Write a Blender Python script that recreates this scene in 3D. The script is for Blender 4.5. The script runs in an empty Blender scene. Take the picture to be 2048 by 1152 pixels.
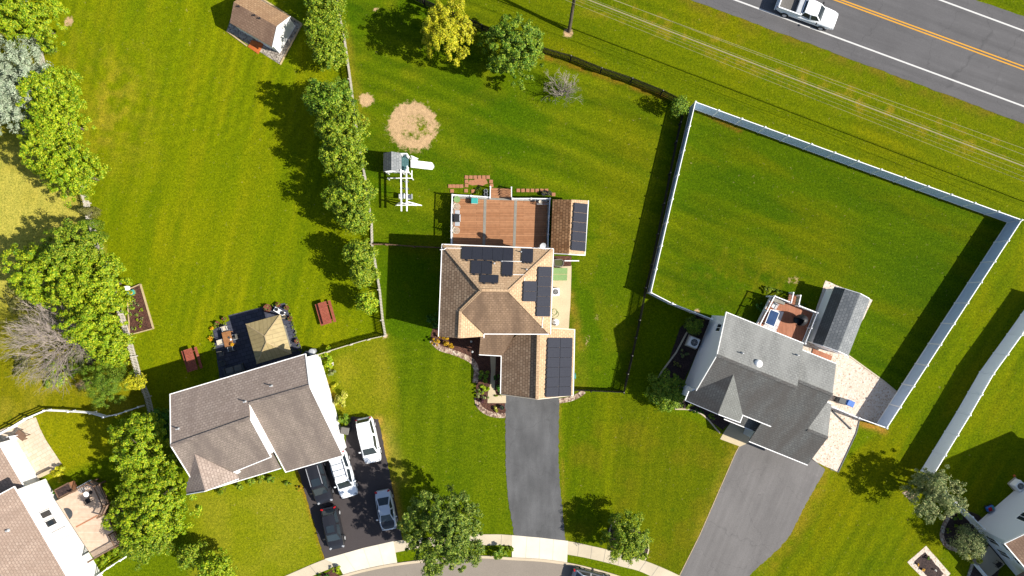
import bpy, bmesh, math, random
import numpy as np
from mathutils import Vector, Matrix
R_ = math.radians
rnd = random.Random(7)
S = bpy.context.scene
COL = S.collection

# ------------------------------------------------------------------ camera
CAM_H, FPX, TILT = 71.0, 1365.33, R_(1.3)
cam = bpy.data.cameras.new('camera'); cam.lens = 24.0; cam.sensor_width = 36.0
cam.clip_start = 1.0; cam.clip_end = 9000
camo = bpy.data.objects.new('camera', cam); COL.objects.link(camo)
camo.location = (0, 0, CAM_H); camo.rotation_euler = (TILT, 0, 0)
S.camera = camo
S.render.resolution_x, S.render.resolution_y = 1024, 576
RM = Matrix.Rotation(TILT, 3, 'X')

# ------------------------------------------------------------------ light
SUN_EL = R_(41.0)
SUN = Vector((0.968*math.cos(SUN_EL), -0.25*math.cos(SUN_EL), math.sin(SUN_EL))).normalized()
w = bpy.data.worlds.new('World'); S.world = w; w.use_nodes = True
nt = w.node_tree
sky = nt.nodes.new('ShaderNodeTexSky'); sky.sky_type = 'NISHITA'; sky.sun_disc = False
sky.sun_elevation = SUN_EL; sky.sun_rotation = math.atan2(SUN.x, SUN.y)
bg = nt.nodes['Background']; bg.inputs['Strength'].default_value = 0.074
nt.links.new(sky.outputs[0], bg.inputs[0])
sl = bpy.data.lights.new('sun', 'SUN'); sl.energy = 4.4; sl.angle = R_(0.5); sl.color = (1.0, 0.95, 0.86)
slo = bpy.data.objects.new('sun', sl); COL.objects.link(slo)
slo.rotation_euler = SUN.to_track_quat('Z', 'Y').to_euler(); slo.location = SUN*100
S.view_settings.view_transform = 'Standard'; S.view_settings.look = 'None'
S.view_settings.exposure = 1.04; S.view_settings.gamma = 1.0

# ------------------------------------------------------------------ layout: pixel of the survey photo -> point at height z
def ray(u, v):
    return RM @ Vector(((u-1024)/FPX, -(v-576)/FPX, -1.0))
def P(u, v, z=0.0):
    d = ray(u, v); t = (z-CAM_H)/d.z
    return Vector((d.x*t, d.y*t, z))
def PX(pts, z=0.0): return [P(a[0], a[1], z) for a in pts]

# ------------------------------------------------------------------ mesh helpers
WL = {}                                   # world location of each root (for parts given in world coordinates)
def props(o, label=None, cat=None, group=None, kind=None):
    if label: o['label'] = label
    if cat: o['category'] = cat
    if group: o['group'] = group
    if kind: o['kind'] = kind
    return o
def thing(name, label, cat, loc, rz=0.0, group=None):
    o = bpy.data.objects.new(name, None); COL.objects.link(o)
    o.empty_display_size = 0.3
    o.location = loc; o.rotation_euler = (0, 0, rz); WL[o.name] = Vector(loc)
    return props(o, label, cat, group)

class MB:
    def __init__(s): s.v = []; s.f = []
    def add(s, vs, fs):
        b = len(s.v); s.v += [Vector(x) for x in vs]; s.f += [tuple(i+b for i in f) for f in fs]
    def box(s, c, size, rz=0.0, top=1.0):
        hx, hy, hz = size[0]/2, size[1]/2, size[2]/2
        m = Matrix.Rotation(rz, 3, 'Z'); c = Vector(c)
        vs = [c + m @ Vector((sx*hx*(top if sz > 0 else 1), sy*hy*(top if sz > 0 else 1), sz*hz)) for sz in (-1, 1) for sx, sy in ((-1,-1),(1,-1),(1,1),(-1,1))]
        s.add(vs, [(3,2,1,0),(4,5,6,7),(0,1,5,4),(1,2,6,5),(2,3,7,6),(3,0,4,7)])
    def prism(s, poly, z0, z1):
        n = len(poly)
        lo = [Vector((p[0], p[1], z0)) for p in poly]; hi = [Vector((p[0], p[1], z1)) for p in poly]
        s.add(lo+hi, [tuple(reversed(range(n))), tuple(range(n, 2*n))] + [(i, (i+1) % n, n+(i+1) % n, n+i) for i in range(n)])
    def slab(s, pts, th):                 # thick sheet hanging below the given 3-D polygon
        n = len(pts); hi = [Vector(p) for p in pts]; lo = [p-Vector((0, 0, th)) for p in hi]
        s.add(lo+hi, [tuple(reversed(range(n))), tuple(range(n, 2*n))] + [(i, (i+1) % n, n+(i+1) % n, n+i) for i in range(n)])
    def bar(s, a, b, wd, ht, up=(0, 0, 1)):
        a, b = Vector(a), Vector(b); d = (b-a)
        if d.length < 1e-6: return
        d.normalize(); up = Vector(up)
        if abs(d.dot(up)) > 0.98: up = Vector((1, 0, 0))
        sx = d.cross(up).normalized()*(wd/2); sz = sx.cross(d).normalized()*(ht/2)
        vs = [p+i*sx+j*sz for p in (a, b) for i, j in ((-1,-1),(1,-1),(1,1),(-1,1))]
        s.add(vs, [(0,1,2,3),(7,6,5,4),(0,4,5,1),(1,5,6,2),(2,6,7,3),(3,7,4,0)])
    def tube(s, a, b, r, r2=None, n=8):
        a, b = Vector(a), Vector(b); r2 = r if r2 is None else r2
        d = (b-a).normalized(); up = Vector((0, 0, 1)) if abs(d.z) < 0.95 else Vector((1, 0, 0))
        x = d.cross(up).normalized(); y = x.cross(d)
        vs = [a+r*(math.cos(t)*x+math.sin(t)*y) for t in [2*math.pi*i/n for i in range(n)]] + \
             [b+r2*(math.cos(t)*x+math.sin(t)*y) for t in [2*math.pi*i/n for i in range(n)]]
        s.add(vs, [tuple(reversed(range(n))), tuple(range(n, 2*n))] + [(i, (i+1) % n, n+(i+1) % n, n+i) for i in range(n)])
    def lathe(s, c, prof, n=16, close=True):
        c = Vector(c); b = len(s.v)
        for r, z in prof:
            s.v += [c+Vector((r*math.cos(2*math.pi*i/n), r*math.sin(2*math.pi*i/n), z)) for i in range(n)]
        for k in range(len(prof)-1):
            for i in range(n):
                s.f.append((b+k*n+i, b+k*n+(i+1) % n, b+(k+1)*n+(i+1) % n, b+(k+1)*n+i))
        if close:
            s.f.append(tuple(b+i for i in reversed(range(n)))); s.f.append(tuple(b+(len(prof)-1)*n+i for i in range(n)))
    def build(s, name, mat, parent=None, local=False, origin=None, smooth=False, recalc=True, bevel=0.0, uv=True):
        me = bpy.data.meshes.new(name)
        off = Vector((0, 0, 0))
        if parent is not None and not local: off = WL[parent.name]
        if parent is None and origin is not None and not local: off = Vector(origin)
        me.from_pydata([tuple(p-off) for p in s.v], [], s.f)
        if recalc or bevel:
            bm = bmesh.new(); bm.from_mesh(me)
            if recalc: bmesh.ops.recalc_face_normals(bm, faces=bm.faces)
            if bevel: bmesh.ops.bevel(bm, geom=list(bm.edges), offset=bevel, segments=1, affect='EDGES', clamp_overlap=True)
            bm.to_mesh(me); bm.free()
        if uv: autouv(me)
        if smooth:
            me.polygons.foreach_set('use_smooth', [True]*len(me.polygons))
        me.materials.append(mat)
        o = bpy.data.objects.new(name, me); COL.objects.link(o)
        if parent is not None: o.parent = parent
        WL[o.name] = Vector(off)
        if parent is None and origin is not None: o.location = origin
        return o

def autouv(me):
    n = len(me.polygons)
    if not n: return
    ul = me.uv_layers.new(name='UVMap')
    nl = len(me.loops)
    co = np.empty(len(me.vertices)*3, 'f'); me.vertices.foreach_get('co', co); co = co.reshape(-1, 3)
    li = np.empty(nl, 'i'); me.loops.foreach_get('vertex_index', li)
    nr = np.empty(n*3, 'f'); me.polygons.foreach_get('normal', nr); nr = nr.reshape(-1, 3)
    lt = np.empty(n, 'i'); me.polygons.foreach_get('loop_total', lt)
    fl = np.repeat(np.arange(n), lt); N = nr[fl]; p = co[li]
    flat = np.abs(N[:, 2]) > 0.995
    h = np.stack([-N[:, 1], N[:, 0], np.zeros(nl)], 1); l = np.linalg.norm(h, axis=1); l[l < 1e-6] = 1; h /= l[:, None]
    h[flat] = (1, 0, 0)
    s_ = np.cross(N, h); s_[flat] = (0, 1, 0)
    uv = np.stack([(p*h).sum(1), (p*s_).sum(1)], 1).astype('f')
    ul.data.foreach_set('uv', uv.ravel())

def kids(o): return [c for c in COL.objects if c.parent == o]
def copy_tree(o, parent=None):
    c = o.copy(); COL.objects.link(c); c.parent = parent
    for ch in kids(o): copy_tree(ch, c)
    return c

def inset(poly, d):
    n = len(poly); out = []
    A = sum(poly[i][0]*poly[(i+1) % n][1]-poly[(i+1) % n][0]*poly[i][1] for i in range(n))
    sg = 1 if A > 0 else -1
    for i in range(n):
        p0, p1, p2 = [Vector(poly[k % n][:2]) for k in (i-1, i, i+1)]
        d1 = (p1-p0).normalized(); d2 = (p2-p1).normalized()
        n1 = Vector((-d1.y, d1.x))*sg; n2 = Vector((-d2.y, d2.x))*sg
        b = (n1+n2); k = b.length_squared
        out.append(p1 + (b*(2*d/k) if k > 0.2 else n1*d))
    return out
def dense(poly, step, jit=0.0, closed=True):
    out = []; n = len(poly)
    for i in range(n if closed else n-1):
        a = Vector(poly[i][:2]); b = Vector(poly[(i+1) % n][:2]); m = max(1, int((b-a).length/step))
        for k in range(m):
            q = a.lerp(b, k/m)
            if jit and k: q = q+Vector((rnd.uniform(-jit, jit), rnd.uniform(-jit, jit)))
            out.append(q)
    if not closed: out.append(Vector(poly[-1][:2]))
    return out
def smoothline(pts, step=0.4):            # Catmull-Rom through world points
    pts = [Vector(p) for p in pts]; q = [2*pts[0]-pts[1]]+pts+[2*pts[-1]-pts[-2]]; out = []
    for i in range(1, len(q)-2):
        m = max(1, int((q[i+1]-q[i]).length/step))
        for k in range(m):
            t = k/m
            out.append(0.5*((2*q[i])+(q[i+1]-q[i-1])*t+(2*q[i-1]-5*q[i]+4*q[i+1]-q[i+2])*t*t+(3*q[i]-q[i-1]-3*q[i+1]+q[i+2])*t**3))
    out.append(pts[-1]); return out

# ------------------------------------------------------------------ materials
def srgb(r, g, b, k=1.0):
    f = lambda c: ((c/255+0.055)/1.055)**2.4 if c > 10.3 else c/255/12.92
    return (min(f(r)*k, 1), min(f(g)*k, 1), min(f(b)*k, 1), 1)
KEXP = 0.52                               # sunlit picture value -> base colour
def A(r, g, b, k=1.0): return srgb(r, g, b, KEXP*k)
class NT:
    def __init__(s, name):
        s.m = bpy.data.materials.new(name); s.m.use_nodes = True; s.t = s.m.node_tree
        s.b = s.t.nodes['Principled BSDF']; s.b.inputs['Roughness'].default_value = 0.85
        s.b.inputs['Specular IOR Level'].default_value = 0.25
    def n(s, typ, **k):
        x = s.t.nodes.new('ShaderNode'+typ)
        for a, v in k.items(): setattr(x, a, v)
        return x
    def l(s, a, b): s.t.links.new(a, b)
    def coord(s, kind='Object'):
        c = s.n('TexCoord'); return c.outputs[kind]
    def noise(s, scale, detail=3, src=None, stretch=None, rough=0.55, kind='Object'):
        c = src or s.coord(kind)
        if stretch:
            mp = s.n('Mapping'); mp.inputs['Scale'].default_value = stretch; s.l(c, mp.inputs[0]); c = mp.outputs[0]
        x = s.n('TexNoise'); x.inputs['Scale'].default_value = scale; x.inputs['Detail'].default_value = detail
        x.inputs['Roughness'].default_value = rough
        s.l(c, x.inputs['Vector']); return x.outputs['Fac']
    def ramp(s, fac, stops):
        r = s.n('ValToRGB'); e = r.color_ramp.elements
        while len(e) < len(stops): e.new(0.5)
        for k, (p, c) in enumerate(stops):
            e[k].position = p; e[k].color = c if len(c) == 4 else (*c, 1)
        s.l(fac, r.inputs[0]); return r.outputs[0]
    def mix(s, fac, a, b, mode='MIX'):
        x = s.n('Mix', data_type='RGBA', blend_type=mode)
        for sock, v in ((x.inputs[0], fac), (x.inputs[6], a), (x.inputs[7], b)):
            if hasattr(v, 'is_linked'): s.l(v, sock)
            else: sock.default_value = v
        return x.outputs[2]
    def math(s, op, a, b=0.0, c=None):
        x = s.n('Math', operation=op)
        for i, v in enumerate((a, b) if c is None else (a, b, c)):
            if hasattr(v, 'is_linked'): s.l(v, x.inputs[i])
            else: x.inputs[i].default_value = v
        return x.outputs[0]
    def col(s, c): s.l(c, s.b.inputs['Base Color'])
    def bump(s, h, st=0.3, d=0.05):
        x = s.n('Bump'); x.inputs['Strength'].default_value = st; x.inputs['Distance'].default_value = d
        s.l(h, x.inputs['Height']); s.l(x.outputs[0], s.b.inputs['Normal'])
def g(v): return (v, v, v, 1)
def plain(name, c, rough=0.6, var=0.12, scale=3.0, metal=0.0, spec=0.3, coat=0.0):
    k = NT(name); f = k.noise(scale, 4)
    k.col(k.mix(1.0, c, k.ramp(f, [(0.3, g(1-var)), (0.7, g(1+var*0.6))]), 'MULTIPLY'))
    k.b.inputs['Roughness'].default_value = rough; k.b.inputs['Metallic'].default_value = metal
    k.b.inputs['Specular IOR Level'].default_value = spec
    if coat: k.b.inputs['Coat Weight'].default_value = coat; k.b.inputs['Coat Roughness'].default_value = 0.06
    return k.m
def shingle(name, c1, c2, stain=None, amount=0.0, row=0.24, contrast=0.55):
    k = NT(name); uv = k.coord('UV')
    br = k.n('TexBrick'); k.l(uv, br.inputs['Vector'])
    br.inputs['Scale'].default_value = 1.0; br.inputs['Brick Width'].default_value = 0.34; br.inputs['Row Height'].default_value = row
    br.inputs['Mortar Size'].default_value = 0.03; br.inputs['Mortar Smooth'].default_value = 0.3
    br.inputs['Color1'].default_value = c1; br.inputs['Color2'].default_value = c2
    br.inputs['Mortar'].default_value = tuple(x*(1-0.5*contrast) for x in c2[:3])+(1,)
    c = k.mix(1.0, br.outputs[0], k.ramp(k.noise(5.5, 4, uv, (1, 1.5, 1), 0.7), [(0.25, g(0.68)), (0.75, g(1.28))]), 'MULTIPLY')
    c = k.mix(1.0, c, k.ramp(k.noise(1.1, 3, uv, (1, 0.25, 1)), [(0.3, g(0.9)), (0.7, g(1.08))]), 'MULTIPLY')
    if stain:
        f = k.ramp(k.noise(0.55, 4, uv, (1.3, 0.35, 1)), [(0.4, g(0)), (0.62, g(amount))])
        c = k.mix(f, c, stain)
    k.col(c)
    k.b.inputs['Roughness'].default_value = 0.9; return k.m
def siding(name, c, row=0.16):
    k = NT(name); uv = k.coord('UV')
    wv = k.n('TexWave', wave_type='BANDS', bands_direction='Y', wave_profile='SAW'); k.l(uv, wv.inputs['Vector'])
    wv.inputs['Scale'].default_value = 0.31416/row; wv.inputs['Distortion'].default_value = 0
    k.col(k.mix(1.0, c, k.ramp(wv.outputs['Fac'], [(0.0, g(0.86)), (0.12, g(1.0))]), 'MULTIPLY'))
    k.b.inputs['Roughness'].default_value = 0.55; return k.m
def planks(name, c1, c2, width=0.14, axis='Y', gap=0.35, rough=0.7):
    k = NT(name); o = k.coord('UV')
    br = k.n('TexBrick'); mp = k.n('Mapping'); k.l(o, mp.inputs[0])
    if axis == 'X': mp.inputs['Rotation'].default_value = (0, 0, R_(90))
    k.l(mp.outputs[0], br.inputs['Vector']); br.inputs['Scale'].default_value = 1
    br.inputs['Brick Width'].default_value = 4.8; br.inputs['Row Height'].default_value = width; br.inputs['Mortar Size'].default_value = width*0.09
    br.inputs['Color1'].default_value = c1; br.inputs['Color2'].default_value = c2
    br.inputs['Mortar'].default_value = tuple(x*gap for x in c2[:3])+(1,)
    c = k.mix(1.0, br.outputs[0], k.ramp(k.noise(2.5, 4), [(0.3, g(0.88)), (0.7, g(1.1))]), 'MULTIPLY')
    k.col(c); k.b.inputs['Roughness'].default_value = rough; return k.m
def speckle(name, stops, scale=9.0, big=0.6, bigvar=0.15, bump=0.0):
    k = NT(name)
    v = k.n('TexVoronoi'); v.inputs['Scale'].default_value = scale; k.l(k.coord(), v.inputs['Vector'])
    hs = k.n('SeparateColor'); k.l(v.outputs['Color'], hs.inputs[0])
    c = k.ramp(hs.outputs[0], stops)
    c = k.mix(1.0, c, k.ramp(k.noise(big, 4), [(0.3, g(1-bigvar)), (0.7, g(1+bigvar))]), 'MULTIPLY')
    k.col(c)
    if bump: k.bump(v.outputs['Distance'], bump, 0.06)
    return k.m
def asphalt(name, c, crack=0.0, patch=0.12, streak=None, rot=0.0):
    k = NT(name); ob = k.coord()
    c0 = k.mix(1.0, c, k.ramp(k.noise(22, 2), [(0.3, g(0.86)), (0.7, g(1.14))]), 'MULTIPLY')
    c0 = k.mix(1.0, c0, k.ramp(k.noise(0.35, 5), [(0.3, g(1-patch)), (0.7, g(1+patch))]), 'MULTIPLY')
    if streak:
        mp = k.n('Mapping'); mp.inputs['Rotation'].default_value = (0, 0, rot); k.l(ob, mp.inputs[0])
        c0 = k.mix(1.0, c0, k.ramp(k.noise(1.0, 4, mp.outputs[0], streak), [(0.3, g(0.86)), (0.7, g(1.12))]), 'MULTIPLY')
    st_ = k.ramp(k.noise(0.75, 5, ob, None, 0.65), [(0.63, g(0)), (0.72, g(0.4))]); c0 = k.mix(st_, c0, tuple(q*1.5 for q in c[:3])+(1,))
    ol = k.ramp(k.noise(1.1, 3, k.coord('Generated') if False else ob, (1.3, 1.0, 1)), [(0.68, g(0)), (0.76, g(0.45))]); c0 = k.mix(ol, c0, tuple(q*0.5 for q in c[:3])+(1,))
    if crack:
        v = k.n('TexVoronoi', feature='DISTANCE_TO_EDGE'); v.inputs['Scale'].default_value = 0.16
        ns = k.n('TexNoise'); ns.inputs['Scale'].default_value = 0.9; k.l(ob, ns.inputs['Vector'])
        vm = k.n('VectorMath', operation='MULTIPLY_ADD'); k.l(ns.outputs['Color'], vm.inputs[0]); vm.inputs[1].default_value = (1.6, 1.6, 0); k.l(ob, vm.inputs[2])
        k.l(vm.outputs[0], v.inputs['Vector'])
        c0 = k.mix(k.ramp(v.outputs[0], [(0.0, g(crack)), (0.006, g(0))]), c0, g(0.02))
    k.col(c0); k.b.inputs['Roughness'].default_value = 0.9; return k.m
def leafmat(name, c1, c2, c3, trans=0.3):
    k = NT(name); ge = k.n('NewGeometry')
    c = k.ramp(ge.outputs['Random Per Island'], [(0.0, c1), (0.5, c2), (1.0, c3)])
    c = k.mix(1.0, c, k.ramp(k.noise(0.9, 3), [(0.3, g(0.75)), (0.7, g(1.25))]), 'MULTIPLY')
    k.col(c); k.b.inputs['Roughness'].default_value = 0.6; k.b.inputs['Specular IOR Level'].default_value = 0.3
    tr = k.n('BsdfTranslucent'); k.l(c, tr.inputs[0]); mx = k.n('MixShader'); mx.inputs[0].default_value = trans
    k.l(k.b.outputs[0], mx.inputs[1]); k.l(tr.outputs[0], mx.inputs[2])
    k.l(mx.outputs[0], k.t.nodes['Material Output'].inputs[0]); return k.m
def panelmat(name):
    k = NT(name); uv = k.coord('UV')
    br = k.n('TexBrick', offset=0.0); k.l(uv, br.inputs['Vector']); br.inputs['Scale'].default_value = 1
    br.inputs['Brick Width'].default_value = 0.165; br.inputs['Row Height'].default_value = 0.165; br.inputs['Mortar Size'].default_value = 0.008
    br.inputs['Color1'].default_value = (0.026, 0.028, 0.038, 1); br.inputs['Color2'].default_value = (0.029, 0.031, 0.041, 1); br.inputs['Mortar'].default_value = (0.036, 0.038, 0.048, 1)
    k.col(br.outputs[0]); k.b.inputs['Roughness'].default_value = 0.5; k.b.inputs['Specular IOR Level'].default_value = 0.03; return k.m

M = {}
M['white'] = plain('white_vinyl', (0.80, 0.80, 0.80, 1), 0.45, 0.03)
M['trim'] = plain('white_trim', (0.78, 0.77, 0.75, 1), 0.5, 0.04)
M['siding_white'] = siding('white_siding', (0.80, 0.79, 0.77, 1))
M['siding_pale'] = siding('pale_grey_siding', (0.62, 0.63, 0.66, 1))
M['siding_tan'] = siding('tan_siding', (0.5, 0.42, 0.32, 1))
M['siding_blue'] = siding('blue_grey_siding', (0.30, 0.36, 0.42, 1))
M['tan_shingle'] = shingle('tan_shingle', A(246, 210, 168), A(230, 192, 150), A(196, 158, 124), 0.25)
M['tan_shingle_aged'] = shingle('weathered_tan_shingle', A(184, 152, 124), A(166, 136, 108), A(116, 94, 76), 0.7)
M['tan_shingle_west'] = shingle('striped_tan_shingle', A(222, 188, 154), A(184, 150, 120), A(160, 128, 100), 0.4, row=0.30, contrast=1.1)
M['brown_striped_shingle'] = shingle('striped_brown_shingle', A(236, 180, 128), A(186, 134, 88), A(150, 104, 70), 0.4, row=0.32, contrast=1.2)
M['teal_deck'] = planks('teal_platform_boards', A(104, 150, 150), A(92, 136, 138), 0.2, 'X', 0.5)
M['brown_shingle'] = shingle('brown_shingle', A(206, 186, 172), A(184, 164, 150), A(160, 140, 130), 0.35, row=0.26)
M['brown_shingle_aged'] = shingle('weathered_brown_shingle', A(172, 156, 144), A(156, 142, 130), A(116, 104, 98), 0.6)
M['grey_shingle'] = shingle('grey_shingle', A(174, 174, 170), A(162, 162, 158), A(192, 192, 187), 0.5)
M['grey_shingle_aged_shaded'] = shingle('weathered_shaded_grey_shingle', A(128, 128, 125), A(116, 116, 114), A(98, 90, 84), 0.5)  # weathered slopes; also darkens west-facing slopes, where the shade is put into the colour
M['grey_shingle_mid'] = shingle('mid_grey_shingle', A(146, 148, 144), A(134, 136, 132), A(116, 116, 112), 0.4)
M['shed_shingle'] = shingle('light_grey_shingle', A(172, 174, 174), A(146, 150, 152), A(126, 130, 132), 0.25, row=0.3)
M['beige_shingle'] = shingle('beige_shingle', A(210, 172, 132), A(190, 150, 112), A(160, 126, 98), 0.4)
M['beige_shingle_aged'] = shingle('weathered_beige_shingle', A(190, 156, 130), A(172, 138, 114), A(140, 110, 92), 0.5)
M['pink_shingle'] = shingle('pinkish_shingle', A(206, 182, 164), A(190, 164, 146), A(170, 146, 130), 0.4)
M['solar'] = panelmat('solar_cells')
M['black_metal'] = plain('black_metal', (0.02, 0.02, 0.022, 1), 0.5)
M['grey_metal'] = plain('grey_metal', (0.45, 0.46, 0.47, 1), 0.4, 0.08, 3, 0.3)
M['deck_wood'] = planks('red_brown_decking', A(208, 150, 107), A(186, 129, 88), 0.18, 'Y', 0.6)
M['deck_wood_slant'] = planks('red_brown_decking_across', A(206, 138, 104), A(190, 122, 88), 0.16, 'X', 0.6)
M['deck_pale'] = planks('pale_tan_decking', A(250, 222, 196), A(242, 210, 182), 0.14, 'Y', 0.8)
M['deck_edge'] = plain('grey_deck_board', A(165, 160, 148), 0.7)
M['picket'] = plain('weathered_grey_picket', A(236, 226, 212), 0.9, 0.2, 4)
M['dark_picket'] = plain('dark_brown_shaded_picket', (0.022, 0.019, 0.017, 1), 0.9, 0.3, 4)  # dark fence, with shade on its face put into the near-black colour
M['brown_wood'] = plain('brown_rail_wood', A(146, 114, 92), 0.8, 0.2)
M['picnic'] = planks('red_stained_planks', A(196, 108, 84), A(180, 96, 74), 0.145, 'Y', 0.35)
M['ramp_wood'] = plain('orange_ramp_wood', A(226, 122, 58), 0.8, 0.15)
M['timber'] = plain('pale_timber_edging', A(222, 196, 150), 0.85, 0.2)
M['concrete'] = None
M['glass'] = plain('dark_window_glass', (0.02, 0.028, 0.035, 1), 0.08, 0.1, 1, 0, 0.6)
M['rubber'] = plain('black_rubber', (0.015, 0.015, 0.015, 1), 0.8)
M['alloy'] = plain('silver_alloy', (0.6, 0.6, 0.62, 1), 0.35, 0.05, 3, 0.5)
M['lamp'] = plain('clear_lamp_glass', (0.30, 0.31, 0.33, 1), 0.15, 0.03, 3, 0, 0.6)
M['tail'] = plain('red_lamp_glass', (0.35, 0.01, 0.012, 1), 0.2)
M['tan_metal'] = planks('tan_metal_roofing', A(208, 186, 134), A(200, 178, 126), 0.42, 'X', 0.8, 0.5)
M['mulch'] = speckle('brown_mulch', [(0, A(78, 48, 40)), (0.5, A(100, 66, 54)), (1, A(124, 84, 66))], 12, 1.0, 0.2, 0.5)
M['dark_mulch'] = speckle('dark_mulch', [(0, A(52, 40, 38)), (0.5, A(70, 55, 52)), (1, A(92, 72, 66))], 12, 1.0, 0.2, 0.5)
M['river_stone'] = speckle('mixed_river_stone', [(0, A(120, 92, 82)), (0.4, A(190, 158, 136)), (0.75, A(222, 198, 172)), (1, A(238, 226, 206))], 5.5, 1.0, 0.12, 0.8)
M['white_stone'] = speckle('pale_stone_gravel', [(0, A(196, 164, 140)), (0.12, A(240, 218, 196)), (0.7, A(254, 236, 216)), (1, A(255, 246, 232))], 8, 0.5, 0.05, 0.35)
M['grey_gravel'] = speckle('grey_gravel', [(0, A(120, 112, 104)), (0.4, A(176, 164, 150)), (1, A(216, 204, 188))], 7, 0.5, 0.12, 0.6)
M['slate'] = None
M['brick'] = plain('clay_paver', A(204, 142, 104), 0.9, 0.2, 6)
M['terracotta'] = plain('terracotta', A(150, 88, 66), 0.8, 0.15)
M['water'] = plain('still_water', (0.06, 0.07, 0.03, 1), 0.1)
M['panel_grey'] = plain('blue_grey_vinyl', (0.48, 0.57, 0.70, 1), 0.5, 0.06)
M['bark'] = plain('grey_bark', (0.10, 0.075, 0.055, 1), 0.95, 0.3, 6)
M['twig'] = plain('pale_grey_twig', A(206, 190, 178), 0.95, 0.25, 2)
M['pole_wood'] = plain('grey_pole_wood', A(120, 108, 88), 0.95, 0.2)
M['wire'] = plain('pale_wire', A(196, 184, 140), 0.6)
M['green_lid'] = plain('pale_green_plastic', A(150, 186, 118), 0.6, 0.1, 2)
M['teal'] = plain('teal_plastic', A(80, 196, 188), 0.5)
M['blue'] = plain('blue_plastic', A(70, 130, 222), 0.5)
M['dark_plastic'] = plain('dark_plastic', (0.045, 0.05, 0.055, 1), 0.5)
M['grey_plastic'] = plain('grey_plastic', A(128, 124, 118), 0.55)
M['cream'] = plain('cream_fabric', A(246, 232, 210), 0.8)
M['wood_top'] = planks('teak_planks', A(200, 142, 92), A(184, 126, 78), 0.12, 'Y', 0.5)
M['yellow'] = plain('yellow_petals', A(250, 186, 20), 0.7, 0.2, 20)
M['white_petal'] = plain('white_petals', A(250, 245, 235), 0.7, 0.1, 20)
M['paint_white'] = plain('white_road_paint', A(250, 248, 244, 0.95), 0.8, 0.08, 6)
M['paint_yellow'] = plain('yellow_road_paint', A(246, 178, 50), 0.8, 0.1, 6)
def concrete(name, c):
    k = NT(name)
    c0 = k.mix(1.0, c, k.ramp(k.noise(18, 3), [(0.3, g(0.93)), (0.7, g(1.06))]), 'MULTIPLY')
    c0 = k.mix(1.0, c0, k.ramp(k.noise(0.6, 5), [(0.3, g(0.88)), (0.7, g(1.05))]), 'MULTIPLY')
    k.col(c0); k.b.inputs['Roughness'].default_value = 0.9; return k.m
M['concrete'] = concrete('pale_concrete', A(255, 243, 222, 1.15))
M['concrete_grey'] = concrete('aged_concrete', A(242, 226, 196))
M['concrete_pad'] = concrete('cream_concrete', A(238, 218, 180))
M['curb'] = concrete('curb_concrete', A(242, 222, 190))
M['asphalt_black'] = asphalt('fresh_black_asphalt', A(84, 77, 77), 0, 0.10)
M['asphalt_grey'] = asphalt('grey_driveway_asphalt', A(112, 112, 113), 0.25, 0.2, (1.5, 0.3, 1))
M['asphalt_pale'] = asphalt('pale_driveway_asphalt', A(136, 132, 130), 0.2, 0.08, (1.2, 0.12, 1), R_(23))
M['asphalt_road'] = asphalt('highway_asphalt', A(114, 112, 113), 0.3, 0.07, (0.10, 1.6, 1), R_(20))
M['asphalt_street'] = asphalt('street_asphalt', A(168, 156, 142), 0, 0.06)
def tiles(name, c1, c2, mortar, w_, h_, rot=0.0):
    k = NT(name); mp = k.n('Mapping'); mp.inputs['Rotation'].default_value = (0, 0, rot); k.l(k.coord(), mp.inputs[0])
    br = k.n('TexBrick'); k.l(mp.outputs[0], br.inputs['Vector']); br.inputs['Scale'].default_value = 1
    br.inputs['Brick Width'].default_value = w_; br.inputs['Row Height'].default_value = h_; br.inputs['Mortar Size'].default_value = 0.02
    br.inputs['Color1'].default_value = c1; br.inputs['Color2'].default_value = c2; br.inputs['Mortar'].default_value = mortar
    k.col(k.mix(1.0, br.outputs[0], k.ramp(k.noise(1.2, 4), [(0.3, g(0.9)), (0.7, g(1.1))]), 'MULTIPLY')); return k.m
M['slate'] = tiles('slate_pavers', A(92, 94, 110), A(78, 80, 96), A(50, 52, 62), 0.6, 0.4, R_(-16))
M['beige_pavers'] = tiles('beige_pavers', A(250, 232, 206), A(240, 218, 190), A(220, 196, 166), 0.6, 0.4, R_(-30))
# foliage
def LF(*c): return A(*c, 1.3)
M['leaf_maple'] = leafmat('maple_leaf', LF(70, 114, 12), LF(138, 168, 24), LF(196, 202, 52))
M['leaf_lime'] = leafmat('lime_leaf', LF(90, 140, 12), LF(160, 190, 18), LF(214, 214, 42))
M['leaf_yellow'] = leafmat('yellow_leaf', LF(140, 156, 10), LF(200, 198, 22), LF(236, 222, 50))
M['leaf_olive'] = leafmat('olive_leaf', LF(62, 98, 18), LF(112, 140, 34), LF(178, 190, 74))
M['leaf_green'] = leafmat('mid_green_leaf', LF(64, 108, 12), LF(114, 154, 26), LF(182, 196, 56))
M['leaf_dark'] = leafmat('dark_green_leaf', LF(34, 80, 14), LF(62, 118, 24), LF(104, 152, 40))
M['leaf_blue'] = leafmat('blue_grey_needle', LF(142, 162, 130), LF(186, 202, 166), LF(222, 228, 198))
M['leaf_sage'] = leafmat('sage_leaf', LF(84, 112, 56), LF(144, 160, 94), LF(208, 204, 134))
M['leaf_pale'] = leafmat('pale_yellow_leaf', LF(150, 164, 30), LF(206, 206, 60), LF(236, 226, 120))
M['leaf_gold'] = leafmat('golden_leaf', LF(170, 130, 8), LF(214, 168, 14), LF(238, 196, 40))
M['leaf_purple'] = leafmat('purple_leaf', LF(60, 30, 40), LF(92, 48, 58), LF(120, 74, 70))
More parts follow.
